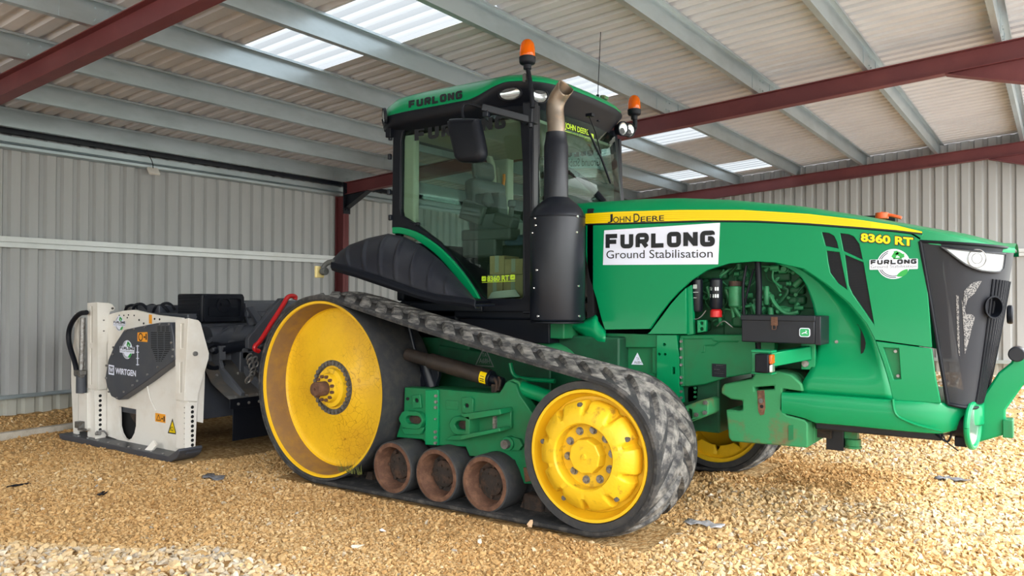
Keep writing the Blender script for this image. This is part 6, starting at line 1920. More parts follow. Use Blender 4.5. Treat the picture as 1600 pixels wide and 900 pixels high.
# exhaust
EX, EY = 1.885, -.75
zb, zt = 1.335, 2.115
def zat(v, x=EX, y=EY): return P(873, v, y).z
mb = MB()
mb.lathe([(0, zb), (.185, zb), (.205, zb+.012), (.208, zb+.02), (.208, zt), (.203, zt+.02), (.185, zt+.06), (.15, zt+.10), (.105, zt+.135), (.092, zt+.15), (0, zt+.15)], (EX, EY, 0), 'Z', 64)
XH = build('exhaust_stack', mb, BLACK_M, T, angle=40); tag(XH, 'black exhaust canister beside the cab')
mb = MB(); mb.lathe([(.209, zt-.006), (.2105, zt-.003), (.2105, zt+.003), (.209, zt+.006)], (EX, EY, 0), 'Z', 64); mb.lathe([(.19, zb-.012), (.203, zb-.01), (.203, zb+.0), (.19, zb)], (EX, EY, 0), 'Z', 64); build('canister_seam', mb, BLACK, XH)
mb = MB()
cd = math.atan2(CY-EY, CX-EX)
for (u, v) in ((836, 341), (837, 352), (832, 364), (839, 422), (834, 450), (841, 494), (902, 338), (901, 363), (904, 447), (905, 494)):
    d_ = ray(u, v); # solve for cylinder radius
    A_ = d_.x**2+d_.y**2; ox, oy = CX-EX, CY-EY; B_q = d_.x*ox+d_.y*oy; C_q = ox*ox+oy*oy-.208**2
    D_ = B_q*B_q-A_*C_q
    if D_ < 0: continue
    k_ = (-B_q-math.sqrt(D_))/A_; p = CAMV+d_*k_; n_ = Vector((p.x-EX, p.y-EY, 0)).normalized()
    mb.lathe([(0, .010), (.006, .009), (.011, .004), (.012, -.002)], (0, 0, 0), 'Z', 10) if False else mb.cyl(p-n_*.004, p+n_*.007, .0115, 10, .008)
tag(build('shroud_screws', mb, CHROME, XH), 'bright screw heads')
zs0 = zt+.14; zs1 = zat(207)
mb = MB(); mb.lathe([(.092, zs0), (.092, zs1-.10), (.088, zs1-.09), (.078, zs1-.02), (.078, zs1), (.070, zs1), (.070, zs0)], (EX-.015, EY, 0), 'Z', 40); build('stack_shroud', mb, BLACK_M, XH)
pts = [Vector((EX-.015, EY, zs1-.03)), Vector((EX-.015, EY, zs1+.06)), P(867, 172, EY), P(870, 157, EY), P(877, 145, EY), P(885.5, 133, EY)]
mb = MB(); mb.tube([Vector(p) for p in catmull(pts, 6)], .067, 28, cap=False)
# cut the mouth to a steep plane
pm = P(883, 136, EY); nm = Vector((.88, -.42, .25)).normalized()
ep = build('exhaust_elbow', mb, PIPE, XH); tag(ep, 'heat-stained metal exhaust elbow')
bm = bmesh.new(); bm.from_mesh(ep.data)
r = bmesh.ops.bisect_plane(bm, geom=bm.verts[:]+bm.edges[:]+bm.faces[:], plane_co=pm+nm*.012, plane_no=nm, clear_outer=True)
bm.to_mesh(ep.data); bm.free(); sd = ep.modifiers.new('Solidify', 'SOLIDIFY'); sd.thickness = .006

# mirror
MO = [(697, 194), (698.5, 187.5), (704, 184), (739, 184), (743.5, 189), (752, 229), (752.5, 242), (748, 250.5), (740, 253), (719, 253), (711.5, 249.5), (707.5, 240)]
MYY = -1.17
o3 = catmull([(u, v, 0) for u, v in MO], 5, True); ol = xz([(p[0], p[1]) for p in o3], MYY)
cxm = sum(p[0] for p in ol)/len(ol); czm = sum(p[1] for p in ol)/len(ol)
rings = []
for sc, dy in ((.72, -.012), (.90, -.004), (.97, .012), (1.0, .035), (.98, .075), (.90, .085)):
    rings.append([(cxm+(x-cxm)*sc, MYY+dy, czm+(z-czm)*sc) for x, z in ol])
mb = loft(rings, True, True); MI = build('wing_mirror', mb, BLACK, T, angle=60); tag(MI, 'black wing mirror on its arm')
mb = MB(); mb.plate([(cxm+(x-cxm)*.86, czm+(z-czm)*.86) for x, z in ol], MYY+.085, MYY+.089); build('mirror_glass', mb, CHROME, MI)
mb = MB(); mb.tube([P(726, 192, MYY+.03), P(722, 176, MYY+.03), P(723, 165, MYY+.04), P(729, 161, MYY+.05), P(745, 165, -1.06), P(760, 171, -1.02)], .012, 10, smooth=2); build('mirror_tube', mb, BLACK, MI)
mb = MB(); mb.bar(P(753, 168, -1.04), P(834, 189, -.80), .05, .055); mb.box(P(760, 178, -1.02), (.05, .04, .05)); build('mirror_arm', mb, BLACK_M, MI, bevel=.006)
mb = MB(); mb.box(P(829, 178, -.80), (.09, .09, .16)); mb.cyl(P(829, 168, -.82), P(829, 200, -.82), .02, 12); build('mirror_bracket', mb, BLACK_M, MI, bevel=.008)

# beacons
def beacon(x, y, z, pole_px, lab, tilt=0):
    mb = MB(); mb.tube(pole_px+[Vector((x, y, z-.02))], .018, 12, smooth=1)
    B_ = build('beacon_pole', mb, BLACK, T)
    mb = MB(); mb.lathe([(0, -.04), (.03, -.04), (.032, -.01), (.055, 0), (.062, .012), (.064, .05), (.058, .055), (0, .055)], (x, y, z), 'Z', 32)
    bs = build('beacon', mb, BLACK, T, angle=50); tag(bs, lab)
    mb = MB(); mb.lathe([(.058, .055), (.060, .065), (.058, .12), (.050, .155), (.034, .178), (.015, .188), (0, .19)], (x, y, z), 'Z', 32); build('beacon_lens', mb, AMBER, bs)
    mb = MB(); mb.lathe([(0, .06), (.03, .06), (.03, .10), (.018, .13), (0, .135)], (x, y, z), 'Z', 16); tag(build('beacon_bulb', mb, mat('beacon_core', (.9, .35, .02), .4), bs), 'orange core of the beacon')
    return bs
b0 = P(824, 100, -.87)
beacon(b0.x, b0.y, b0.z, [P(832, 168, -.87), P(831, 150, -.87), P(828, 125, -.87)], 'amber beacon on the near corner of the cab roof')
b1 = P(991, 180, .88)
beacon(b1.x, b1.y, b1.z, [P(992, 200, .88), P(992, 190, .88)], 'amber beacon on the far corner of the cab roof')
mb = MB(); c = P(826, 118, -.87); mb.box(c+Vector((-.03, 0, -.01)), (.03, .03, .05)); mb.tube([c+Vector((-.03, 0, .02)), c+Vector((-.045, 0, -.04))], .012, 8); build('beacon_connector', mb, SEATGREY, T)
# aerial
mb = MB(); mb.cyl(P(934, 150, .3), P(938.5, 50, .3), .0035, 8); mb.cyl(P(934, 152, .3)-Vector((0, 0, .02)), P(934, 148, .3), .014, 12); build('aerial', mb, BLACK, T)
mb = MB(); mb.cyl(P(941, 152, .42), P(941, 149, .42), .02, 12); mb.box(P(944, 153, .45), (.05, .08, .03)); build('roof_fitting', mb, GREEN_R, T, bevel=.004)
# ------------------------------------------------------------------ soil stabiliser behind the tractor
WT = empty('soil_stabiliser', (-2.8, 0, 0), 'white and dark grey soil stabiliser attachment standing behind the tractor drive wheel', 'stabiliser')
W = lambda pts: [(a/2.8125, 420+b/2.8125) for a, b in pts]
YP, YL, YC = -1.42, -1.52, -1.53       # side plate, leg faces, chain-case face
def wx(pts, Y): return xz(W(pts), Y)
def facex(pts, X_): return [(p.y, p.z) for p in (PX(u, v, X_) for u, v in W(pts))]
# side plate with the U-shaped opening
up_ = [(470, 205), (495, 195), (545, 184), (590, 180), (640, 192), (690, 203), (770, 212), (800, 216), (800, 800), (745, 806), (700, 792), (640, 792), (605, 772), (575, 784), (545, 780), (510, 748), (470, 735)]
uo = [(522, 604), (598, 618), (597, 690), (590, 722), (578, 745), (561, 754), (545, 745), (532, 722), (524, 690)]
mb = MB(); mb.plate(wx(up_, YP), YP, YP+.03, [wx(uo, YP)])
SPL = build('side_plate', mb, WHITE, WT, bevel=.003)
mb = MB()
for a, b in ((545, 205), (565, 203), (590, 205), (612, 225), (632, 240), (560, 215), (525, 205), (680, 220), (702, 222)):
    p = P(*W([(a, b)])[0], YP); mb.cyl(p-Vector((0, .004, 0)), p, .011 if b > 218 else .008, 10)
build('bolt_hole', mb, DARK, SPL)
m2 = MB(); m2.plate(wx(up_, YP), -YP-.03, -YP); build('side_plate', m2, WHITE, WT)
# inside of the opening: dark backing and the drum housing
XR, XFW = -3.45, -2.05
mb = MB(); mb.plate(wx([(500, 590), (620, 600), (620, 790), (500, 770)], YP+.1), YP+.09, YP+.10); build('drum_shield', mb, DARK, WT)  # dark plate added behind the opening, standing in for shade inside
prof = [(XR, .30), (XR+.1, .95), (XR+.5, 1.28), (XFW-.35, 1.28), (XFW-.1, 1.05), (XFW+.05, .62), (XFW+.10, .30)]
mb = MB(); mb.prism(prof, lambda a, b: (a, -1.38, b), lambda a, b: (a, 1.38, b))
HB = build('drum_housing', mb, WGREY, WT, bevel=.01)
mb = MB(); mb.cyl((-2.75, -1.36, .48), (-2.75, 1.36, .48), .30, 32); build('milling_drum', mb, RUST_D, WT)
# chain case
cc_ = [(545, 268), (600, 256), (700, 236), (750, 236), (762, 300), (768, 400), (700, 450), (640, 496), (520, 577), (488, 560), (470, 520), (462, 480), (475, 400), (505, 330)]
mb = MB(); mb.plate(wx(cc_, YC), YC, YP); CCs = build('chain_case', mb, WGREY, WT, bevel=.008); tag(CCs, 'dark grey chain case cover')
mb = MB()
for a, b in ((555, 272), (590, 264), (640, 255), (705, 241), (745, 243), (755, 325), (762, 355), (695, 432), (650, 465), (605, 492), (585, 512), (545, 540), (515, 568), (480, 540), (468, 480), (470, 425), (500, 345), (498, 375), (760, 385)):
    p = P(*W([(a, b)])[0], YC); mb.cyl(p-Vector((0, .012, 0)), p, .011, 8)
build('cover_bolts', mb, STEEL, CCs)
mb = MB()
for r_ in range(19):
    y_ = 254+r_*8.3; lo, hi = (690, 745) if r_ < 3 else ((662, 752) if r_ < 12 else (668+(r_-12)*3, 750-(r_-12)*6))
    for k in range(3):
        u0 = lo+(hi-lo)*k/3+2; u1 = lo+(hi-lo)*(k+1)/3-3
        q = wx([(u0, y_-(u0-700)*.0), (u1, y_), (u1, y_+3.6), (u0, y_+3.6)], YC-.001); mb.plate(q, YC-.0022, YC-.0002)
build('cooling_slot', mb, DARK, CCs)
def wplate(pts, Y, name, m_, par, th=.002): mb = MB(); mb.plate(wx(pts, Y), Y-th, Y); return build(name, mb, m_, par)
def wemblem(cu, cv, r_, Y, par):
    u, v = W([(cu, cv)])[0]; return emblem(u, v, r_/2.8125, Y, par, 'round_emblem')
em1 = wemblem(526, 240, 34, YP-.001, SPL); em2 = wemblem(560, 355, 41, YC-.001, CCs)
# maker's lettering
def wtext(s_, q, Y, m_, par, name, bold=.02):
    (u0, t0, b0, u1, t1, b1) = q
    (u0, t0), = W([(u0, t0)]); _, b0 = W([(0, b0)])[0]; (u1, t1), = W([(u1, t1)]); _, b1 = W([(0, b1)])[0]
    return word(s_, u0, t0, b0, u1, t1, b1, Y, -.002, bold, name, m_, par, kind='font')
wtext('WIRTGEN', (508, 434, 461, 598, 447, 474), YC, WHITE_DECAL, CCs, 'maker_lettering', .03)
q = wx([(479, 424), (500, 428), (500, 464), (479, 460)], YC-.002); cx_ = [sum(p[i] for p in q)/4 for i in (0, 1)]
mb = MB(); pl = q+[q[0]]; vs, fs = ribbon(pl, .008, .008); mb.add([(p.x, YC-.0025, p.y) for p in vs], fs)
pl = [(q[0][0]+(q[1][0]-q[0][0])*a, q[3][1]+(q[0][1]-q[3][1])*b) for a, b in ((.2, .75), (.35, .25), (.5, .65), (.65, .25), (.8, .75))]
vs, fs = ribbon(pl, .008, .008); mb.add([(p.x, YC-.0025, p.y) for p in vs], fs); build('maker_mark', mb, WHITE_DECAL, CCs, fix=False)
d1 = wplate([(605, 280), (648, 278), (648, 322), (605, 318)], YC-.001, 'warning_decal', ORANGE_DECAL, CCs)
mb = MB(); p = P(*W([(618, 300)])[0], YC-.0035)
vs, fs = ribbon([(p.x+.035*math.cos(a), p.z+.035*math.sin(a)) for a in np.linspace(0, 2*PI, 20)], .006, .006); mb.add([(c.x, YC-.004, c.y) for c in vs], fs)
mb.plate(wx([(632, 296), (638, 296), (638, 304), (632, 304)], YC-.003), YC-.004, YC-.003); mb.plate(wx([(640, 285), (645, 285), (645, 312), (640, 312)], YC-.003), YC-.004, YC-.003); build('decal_marks', mb, INK, d1, fix=False)
d2 = wplate([(683, 633), (727, 640), (727, 678), (683, 670)], YP-.001, 'warning_decal', ORANGE_DECAL, SPL)
mb = MB(); q = wx([(688, 664), (697, 642), (706, 666)], YP-.003); vs, fs = ribbon(q+[q[0]], .005, .005); mb.add([(c.x, YP-.004, c.y) for c in vs], fs)
mb.plate(wx([(709, 656), (716, 656), (716, 662), (709, 662)], YP-.003), YP-.004, YP-.003); mb.plate(wx([(719, 648), (724, 648), (724, 672), (719, 672)], YP-.003), YP-.004, YP-.003); build('decal_marks', mb, INK, d2, fix=False)
d3 = wplate([(738, 722), (758, 658), (776, 728)], YP-.001, 'danger_triangle', INK, SPL)
mb = MB(); mb.plate(wx([(743, 718), (758, 670), (771, 722)], YP-.003), YP-.0042, YP-.003); tag(build('triangle_field', mb, STRIPE, d3), 'yellow field of the danger triangle')
mb = MB(); t_ = text_mb('IO.', *[v for v in (wx([(750, 712)], YP)[0]+wx([(766, 694)], YP)[0])], on_side(YP-.0046), .02); mb.add(t_.v, t_.f); build('triangle_mark', mb, INK, d3, fix=False)
d4 = wplate([(655, 200), (668, 202), (668, 242), (655, 240)], YP-.001, 'warning_decal', ORANGE_DECAL, SPL)
mb = MB(); mb.tube([P(*W([c])[0], YP-.01) for c in ((643, 490), (650, 530), (662, 580), (686, 625))], .007, 6, smooth=1); build('thin_hose', mb, WHITE, SPL)
mb = MB(); mb.plate(wx([(603, 335), (606, 335), (606, 425), (603, 425)], YC-.001), YC-.003, YC-.001)
for y_ in (338, 365, 392, 420): mb.plate(wx([(599, y_), (611, y_), (611, y_+3), (599, y_+3)], YC-.001), YC-.003, YC-.001)
build('gauge_marks', mb, WHITE_DECAL, CCs)
SLOTC = mat('recessed_cream_paint', (.55, .53, .48), .5)
def leg(face, side, name, label, slots, lower_f, lower_s, holes):
    """face: outline on the near (-Y) face; side: outline on the +X face"""
    X_ = max(x for x, z in wx([face[1], face[2]], YL))
    f = wx(face, YL); s_ = facex(side, X_)
    mb = MB(); sl = [wx(q, YL) for q in slots]; mb.plate(f, YL, YL+.012, sl); L_ = build(name, mb, WHITE, WT, bevel=.004); tag(L_, label)
    for q in sl: mb = MB(); mb.plate(q, YL+.008, YL+.0125); build('leg_slot', mb, SLOTC, L_)
    mb = MB(); mb.plate_x(s_, X_-.012, X_); build('leg_side', mb, WHITE, L_, bevel=.003)
    mb = MB(); x0 = min(x for x, z in f); zlo = min(z for x, z in f); zhi = max(z for x, z in f)
    mb.box2((x0, YL+.02, zlo+.02), (X_-.012, YP, zhi-.03)); build('leg_core', mb, WHITE, L_)
    lf = wx(lower_f, YL+.012); X2 = X_-.015; lsd = facex(lower_s, X2)
    mb = MB(); mb.plate(lf, YL+.012, YL+.024); mb.box2((min(x for x, z in lf), YL+.02, min(z for x, z in lf)), (X2-.01, YP, zlo+.1)); IN = build('inner_leg', mb, WHITE, L_, bevel=.003)
    mb = MB(); mb.plate_x(lsd, X2-.012, X2); build('inner_leg_side', mb, WHITE, IN, bevel=.002)
    mb = MB()
    for a, b in holes:
        p = PX(*W([(a, b)])[0], X2); mb.cyl(p+Vector((.001, 0, 0)), p+Vector((.003, 0, 0)), .016, 14)
    build('adjuster_hole', mb, DARK, IN)
    return L_, X_
RLg, XRL = leg([(383, 150), (428, 147), (431, 530), (384, 526)], [(428, 147), (478, 150), (494, 156), (506, 172), (500, 184), (484, 188), (478, 225), (474, 320), (468, 330), (470, 528), (431, 532)], 'support_leg', 'white telescopic support leg at the rear of the stabiliser',
    [[(398, 165), (407, 164), (407, 325), (398, 326)], [(396, 350), (405, 349), (404, 508), (396, 510)]],
    [(384, 526), (414, 536), (420, 752), (402, 756), (384, 745)], [(414, 536), (470, 530), (470, 735), (452, 735), (420, 754)], [(440, 558+k*21.2) for k in range(8)])
mb = MB()
for c in ((493, 174), (455, 226), (455, 273)):
    p = PX(*W([c])[0], XRL); mb.cyl(p, p+Vector((.012, 0, 0)), .012 if c[0] > 480 else .007, 10)
build('leg_pin', mb, STEEL_D, RLg)
mb = MB(); p = PX(*W([(430, 722)])[0], XRL); mb.cyl(p+Vector((.0, -.02, 0)), p+Vector((.05, .0, 0)), .018, 10); mb.tube([p+Vector((.03, -.03, .02)), p+Vector((.05, .03, .03)), p+Vector((.05, .06, 0)), p+Vector((.04, .08, -.03))], .009, 8, smooth=1); build('locking_pin', mb, STEEL, RLg)
FLg, XFL = leg([(770, 226), (828, 217), (809, 580), (770, 575)], [(828, 217), (872, 226), (882, 238), (919, 372), (917, 395), (893, 480), (872, 545), (868, 584), (809, 580)], 'support_leg', 'white telescopic support leg at the front of the stabiliser',
    [[(794, 242), (808, 240), (805, 348), (793, 350)], [(789, 412), (802, 410), (799, 544), (788, 546)]],
    [(773, 576), (815, 590), (813, 794), (773, 788)], [(815, 590), (868, 584), (858, 790), (813, 796)], [(845, 608+k*20.8) for k in range(9)])
mb = MB(); p = PX(*W([(856, 373)])[0], XFL); mb.cyl(p, p+Vector((.02, 0, 0)), .022, 14); build('leg_pin', mb, STEEL, FLg)
mb = MB(); mb.plate_x(facex([(870, 420), (902, 425), (893, 678), (866, 672)], XFL-.03), XFL-.042, XFL-.03); build('leg_guard', mb, WHITE, FLg, bevel=.003)
mb = MB()
for k in range(8):
    p = P(*W([(812, 610+k*23)])[0], YL+.012); mb.cyl(p-Vector((0, .003, 0)), p, .007, 8)
build('scale_dots', mb, DARK, FLg)
mb = MB(); mb.plate_x(facex([(862, 590), (905, 600), (868, 720), (858, 790)], XFL-.08), XFL-.10, XFL-.08); 
# skid
zg = -.045
xa = P(98, 685, -1.56).x; xb = P(276, 722, -1.56).x
sk = [(xa, zg+.05), (xa+.01, zg+.02), (xa+.05, zg), (xb-.14, zg), (xb-.04, zg+.010), (xb+.06, zg+.06), (xb+.11, zg+.13), (xb+.09, zg+.15), (xb+.02, zg+.11), (xb-.08, zg+.06), (xa, zg+.06)]
mb = MB(); mb.plate(sk, -1.60, -1.36); SK = build('skid', mb, WGREY, WT, bevel=.006); tag(SK, 'dark grey ground skid')
mb = MB()
for k in range(9):
    x = xa+.35+k*.2; mb.cyl((x, -1.56, zg+.06), (x, -1.56, zg+.068), .016, 10)
build('skid_bolts', mb, STEEL, SK)
m2 = MB(); m2.plate(sk, 1.36, 1.60); build('skid', m2, WGREY, WT)
mb = MB(); mb.bar(P(*W([(685, 765)])[0], -1.50), P(*W([(640, 815)])[0], -1.55), .07, .03, (0, 1, 0)); build('skid_lug', mb, WHITE, SK, bevel=.004)
mb = MB(); mb.cyl(P(*W([(835, 800)])[0], -1.46)+Vector((0, -.06, 0)), P(*W([(835, 800)])[0], -1.46)+Vector((0, .1, 0)), .035, 14); build('skid_pivot', mb, WGREY, SK, bevel=.004)
# rear end plate, ram and hose
XRR = P(*W([(318, 500)])[0], YL).x
mb = MB(); mb.plate(wx([(328, 195), (345, 215), (342, 740), (322, 735), (312, 500), (312, 400), (325, 300)], YL+.02), YL+.02, YL+.04)
mb.plate(wx([(345, 548), (384, 545), (384, 700), (378, 712), (345, 715)], YL-.02), YL-.02, YL+.06)
RE = build('rear_plate', mb, WHITE, WT, bevel=.004)
mb = MB(); mb.cyl(P(*W([(358, 450)])[0], YL-.03), P(*W([(357, 545)])[0], YL-.03), .052, 20); RM = build('lift_ram', mb, WGREY, WT)
mb = MB(); mb.cyl(P(*W([(364, 215)])[0], YL-.03), P(*W([(358, 450)])[0], YL-.03), .024, 14); mb.cyl(P(*W([(372, 215)])[0], YL), P(*W([(370, 440)])[0], YL), .010, 8); build('ram_rod', mb, STEEL, RM)
mb = MB(); mb.box(P(*W([(352, 455)])[0], YL-.05), (.14, .07, .05)); mb.cyl(P(*W([(335, 462)])[0], YL-.05), P(*W([(362, 468)])[0], YL-.05), .03, 10); mb.box(P(*W([(350, 685)])[0], YL-.05), (.10, .06, .07)); mb.cyl(P(*W([(345, 705)])[0], YL-.05), P(*W([(378, 708)])[0], YL-.05), .014, 8); build('ram_fitting', mb, STEEL_D, RM, bevel=.004)
mb = MB(); mb.tube([P(*W([c])[0], YL-.05) for c in ((380, 192), (350, 195), (322, 225), (304, 262), (300, 310), (312, 360), (326, 400), (334, 432), (336, 450))], .026, 12, smooth=2); tag(build('hydraulic_hose', mb, BLACK, WT), 'black hydraulic hose looping down the rear')
# top hydraulics
hr = random.Random(11); mb = MB(); mb2 = MB()
for k in range(9):
    u = hr.uniform(545, 740); v = hr.uniform(165, 185); Y_ = hr.uniform(-1.2, -.6)
    mb.tube([P(*W([(u, v+15)])[0], Y_), P(*W([(u+10, v-12)])[0], Y_), P(*W([(u+45, v-18)])[0], Y_+.05), P(*W([(u+70, v+14)])[0], Y_+.1)], .016, 8, smooth=2)
build('top_hose', mb, BLACK, WT)
for (a, b, s_) in ((655, 178, .09), (690, 182, .10), (720, 180, .08), (575, 172, .07)):
    mb2.box(P(*W([(a, b)])[0], -1.0), (s_, s_*1.6, s_))
build('valve_block', mb2, STEEL_D, WT, bevel=.008)
mb = MB(); mb.box2((P(*W([(600, 190)])[0], -1.0).x, -1.2, 1.24), (-2.2, 1.2, 1.34)); mb.box2((-3.2, -1.34, 1.20), (-2.3, -.5, 1.30)); build('cross_beam', mb, WGREY, WT, bevel=.01)
mb = MB(); mb.box2((P(*W([(690, 185)])[0], -.9).x-.05, -1.1, 1.30), (P(*W([(775, 185)])[0], -.9).x, -.6, 1.42)); build('hydraulic_block', mb, WGREY, WT, bevel=.01)
# storage box
XBX = -2.12
fx = facex([(890, 113), (1064, 111), (1072, 236), (886, 242)], XBX)
y0 = min(a for a, b in fx); y1 = max(a for a, b in fx); z0 = min(b for a, b in fx); z1 = max(b for a, b in fx)
xrear = P(*W([(778, 115)])[0], y0).x
mb = MB(); mb.box2((xrear, y0, z0+.01), (XBX, y1, z1)); SB = build('storage_box', mb, BLACK, WT, bevel=.02, seg=3); tag(SB, 'black plastic storage box on top')
mb = MB(); yr = rrect(y0+.015, z0+.02, y1-.015, z1-.012, .03); yi_ = rrect(y0+.05, z0+.06, y1-.05, z1-.05, .03)
mb.plate_x(yr, XBX-.005, XBX+.022, [yi_]); mb.plate_x(rrect(y0+.075, z0+.075, y1-.075, z0+.17, .02), XBX, XBX+.012)
BD = build('box_lid', mb, BLACK, SB, bevel=.006)
cy_, cz_ = (y0+y1)/2, z0+(z1-z0)*.62
mb = MB(); mb.lathe([(.085, 0), (.085, .018), (.07, .02), (.065, .006), (0, .006)], (XBX, cy_, cz_), 'X', 28); mb.bar((XBX+.014, cy_-.04, cz_+.01), (XBX+.014, cy_+.04, cz_+.01), .025, .014, (1, 0, 0)); build('box_latch', mb, BLACK, SB)
mb = MB()
for k in range(7):
    z = z0+.05+k*(z1-z0-.08)/6; mb.box2((xrear+.03, y0-.008, z-.008), (XBX-.04, y0, z+.008))
build('box_rib', mb, BLACK, SB, bevel=.003)
# body under the box facing the tractor
XT = -2.05
def fplate(pts, X_, th, name, m_, par, bevel=.006, holes=()):
    mb = MB(); mb.plate_x(facex(pts, X_), X_-th, X_, [facex(h, X_) for h in holes]); return build(name, mb, m_, par, bevel=bevel)
bod = fplate([(885, 240), (1140, 235), (1150, 440), (905, 430), (880, 300)], XT-.15, .2, 'body_panel', WGREY, WT)
fplate([(905, 262), (960, 262), (958, 275), (905, 275)], XT-.146, .006, 'panel_slot', DARK, bod)
mb = MB(); a = PX(*W([(905, 303)])[0], XT-.05); b = PX(*W([(1120, 292)])[0], XT-.05); mb.cyl((XT-.05, a.y, a.z), (XT-.05, 1.3, a.z), .115, 32); build('cross_tube', mb, WGREY, WT)
for q in ([(1045, 248), (1075, 245), (1015, 340), (990, 345)], [(1090, 170), (1115, 165), (1150, 215), (1135, 240)], [(1000, 255), (1010, 255), (920, 330), (905, 320)]):
    fplate(q, XT+.06, .05, 'brace', WGREY, WT)
mb = MB(); mb.cyl(PX(*W([(965, 355)])[0], XT+.1), PX(*W([(1085, 335)])[0], XT+.1), .055, 18); mb.cyl(PX(*W([(935, 362)])[0], XT+.1), PX(*W([(975, 352)])[0], XT+.1), .035, 14); build('steering_ram', mb, BLACK_M, WT, bevel=.004)
mb = MB(); c = PX(*W([(945, 385)])[0], XT+.1); mb.tube([c+Vector((0, .13*math.cos(a), .12*math.sin(a))) for a in np.linspace(.3, 5.6, 24)], .024, 10); build('coiled_hose', mb, BLACK, WT)
mb = MB(); mb.box2((XT-.3, -.6, 1.30), (XT, 1.3, 1.36)); a = PX(*W([(1075, 160)])[0], XT-.1); mb.box2((XT-.16, a.y-.1, a.z-.12), (XT-.08, 1.3, a.z+.02)); mb.box2((XT-.3, a.y+.05, a.z-.02), (XT-.25, 1.3, a.z+.05)); build('top_beam', mb, WGREY, WT, bevel=.008)
# ribbed hood plate and flap
a = PX(*W([(905, 438)])[0], XT+.02); yL = a.y
hood_rows = []
for y in np.linspace(yL-.06, 1.3, 12): hood_rows.append([(XT-.02, y, .86), (XT+.10, y, .78), (XT+.20, y, .66), (XT+.42, y, .55), (XT+.50, y, .52)])
mb = MB(); mb.grid(hood_rows); hd = build('drum_hood', mb, mat('scuffed_grey_plate', (.060, .058, .056), .45, col2=(.10, .082, .066), vscale=5), WT, angle=25); sd = hd.modifiers.new('Solidify', 'SOLIDIFY'); sd.thickness = .012
mb = MB()
for k in range(6):
    y = yL+.10+k*.27
    pl = [(XT-.02, 1.00), (XT+.08, .98), (XT+.15, .80), (XT+.30, .70), (XT+.49, .575), (XT+.47, .53), (XT+.18, .66), (XT+.10, .77), (XT-.02, .85)]
    mb.prism(pl, lambda a, b: (a, y-.02, b), lambda a, b: (a, y+.02, b))
    mb.box((XT+.10, y, .95), (.10, .07, .14))
build('hood_rib', mb, GUSSET, hd, bevel=.003)
mb = MB(); mb.cyl((XT+.10, yL, .985), (XT+.10, 1.3, .985), .026, 12); mb.box2((XT-.02, yL-.05, .60), (XT+.0, 1.3, 1.0)); build('hinge_bar', mb, GUSSET, hd)
mb = MB()
for k in range(12):
    y = yL+.03+k*.12; mb.cyl((XT+.15, y, .728), (XT+.165, y, .735), .014, 8); mb.cyl((XT+.47, y, .535), (XT+.475, y, .55), .014, 8)
    mb.cyl((XT+.50, y, .475), (XT+.515, y, .475), .014, 8)
build('hood_bolts', mb, STEEL, hd)
mb = MB(); mb.box2((XT+.49, yL-.06, .43), (XT+.505, 1.3, .53)); mb.box2((XT+.485, yL-.02, .12), (XT+.493, 1.3, .45)); tag(build('rubber_flap', mb, BLACK, WT, bevel=.003), 'black rubber flap hanging from the hood')
# hitch plates and red handle
fplate([(1092, 305), (1235, 130), (1262, 128), (1270, 150), (1140, 335), (1125, 360), (1092, 350)], XT+.35, .06, 'hitch_plate', WGREY, WT)
fplate([(1080, 150), (1195, 150), (1180, 175), (1100, 260), (1085, 215)], XT-.05, .04, 'hitch_plate', WGREY, WT)
mb = MB(); mb.tube([PX(*W([c])[0], XT+.45) for c in ((1138, 362), (1118, 355), (1122, 335), (1140, 325), (1195, 235), (1250, 150), (1262, 125), (1280, 118), (1300, 122), (1296, 135))], .024, 12, smooth=2); tag(build('guard_rail', mb, REDP, WT), 'bright red tubular guard rail')
mb = MB()
for (cu, cv) in ((1096, 388), (1100, 405), (1106, 425), (1112, 445), (1108, 465), (1098, 482), (1090, 488), (1118, 400), (1124, 420)):
    c = PX(*W([(cu, cv)])[0], XT+.45); an = hr.uniform(0, 3)
    mb.tube([c+Vector((.02*math.sin(an)*math.sin(t), .028*math.cos(t), .034*math.sin(t))) for t in np.linspace(0, 2*PI, 15)], .009, 6)
build('hitch_chain', mb, STEEL, WT)
# lower frame reaching forward to the tractor
mb = MB(); mb.bar((XT, -.55, .70), (-.42, -.45, .62), .10, .16); mb.bar((XT, .55, .70), (-.42, .45, .62), .10, .16); mb.box2((XT-.1, -.8, .55), (XT+.15, .8, .95)); build('lower_link', mb, WGREY, WT, bevel=.01)
# ------------------------------------------------------------------ odd things lying on the gravel
def lump(name, u, v, sx, sy, sz, m_, lab, cat, seed, flat=False):
    p = PZ(u, v, -.02); p.z = float(gz(np.array([p.x]), np.array([p.y]))[0])
    rv, rf = ROCKS[seed % len(ROCKS)]
    an = seed*1.3; R_ = Matrix.Rotation(an, 3, 'Z')
    mb = MB(); mb.add([p+R_ @ Vector((a*sx, b*sy, c*sz))+Vector((0, 0, sz*.45)) for a, b, c in rv], [tuple(f) for f in rf])
    return tag(build(name, mb, m_, smooth=False), lab, cat)
PALE = mat('pale_stone', (.74, .66, .52), .85, bump=.3, bscale=50); WST = mat('white_stone', (.80, .80, .80), .7); PEACH = mat('peach_stone', (.72, .50, .31), .85, bump=.2)
q = P(829, 819, -1.50); mb = MB(); rv, rf = ROCKS[3]
mb.add([q+Matrix.Rotation(.5, 3, 'Y') @ Vector((a*.022, b*.02, c*.062)) for a, b, c in rv], [tuple(f) for f in rf]); tag(build('stone', mb, PEACH), 'smooth peach stone standing upright against the edge of the near track', 'stone')
lump('stone', 598, 825, .026, .022, .026, WST, 'small bright white stone on the gravel below the rollers', 'stone', 5)
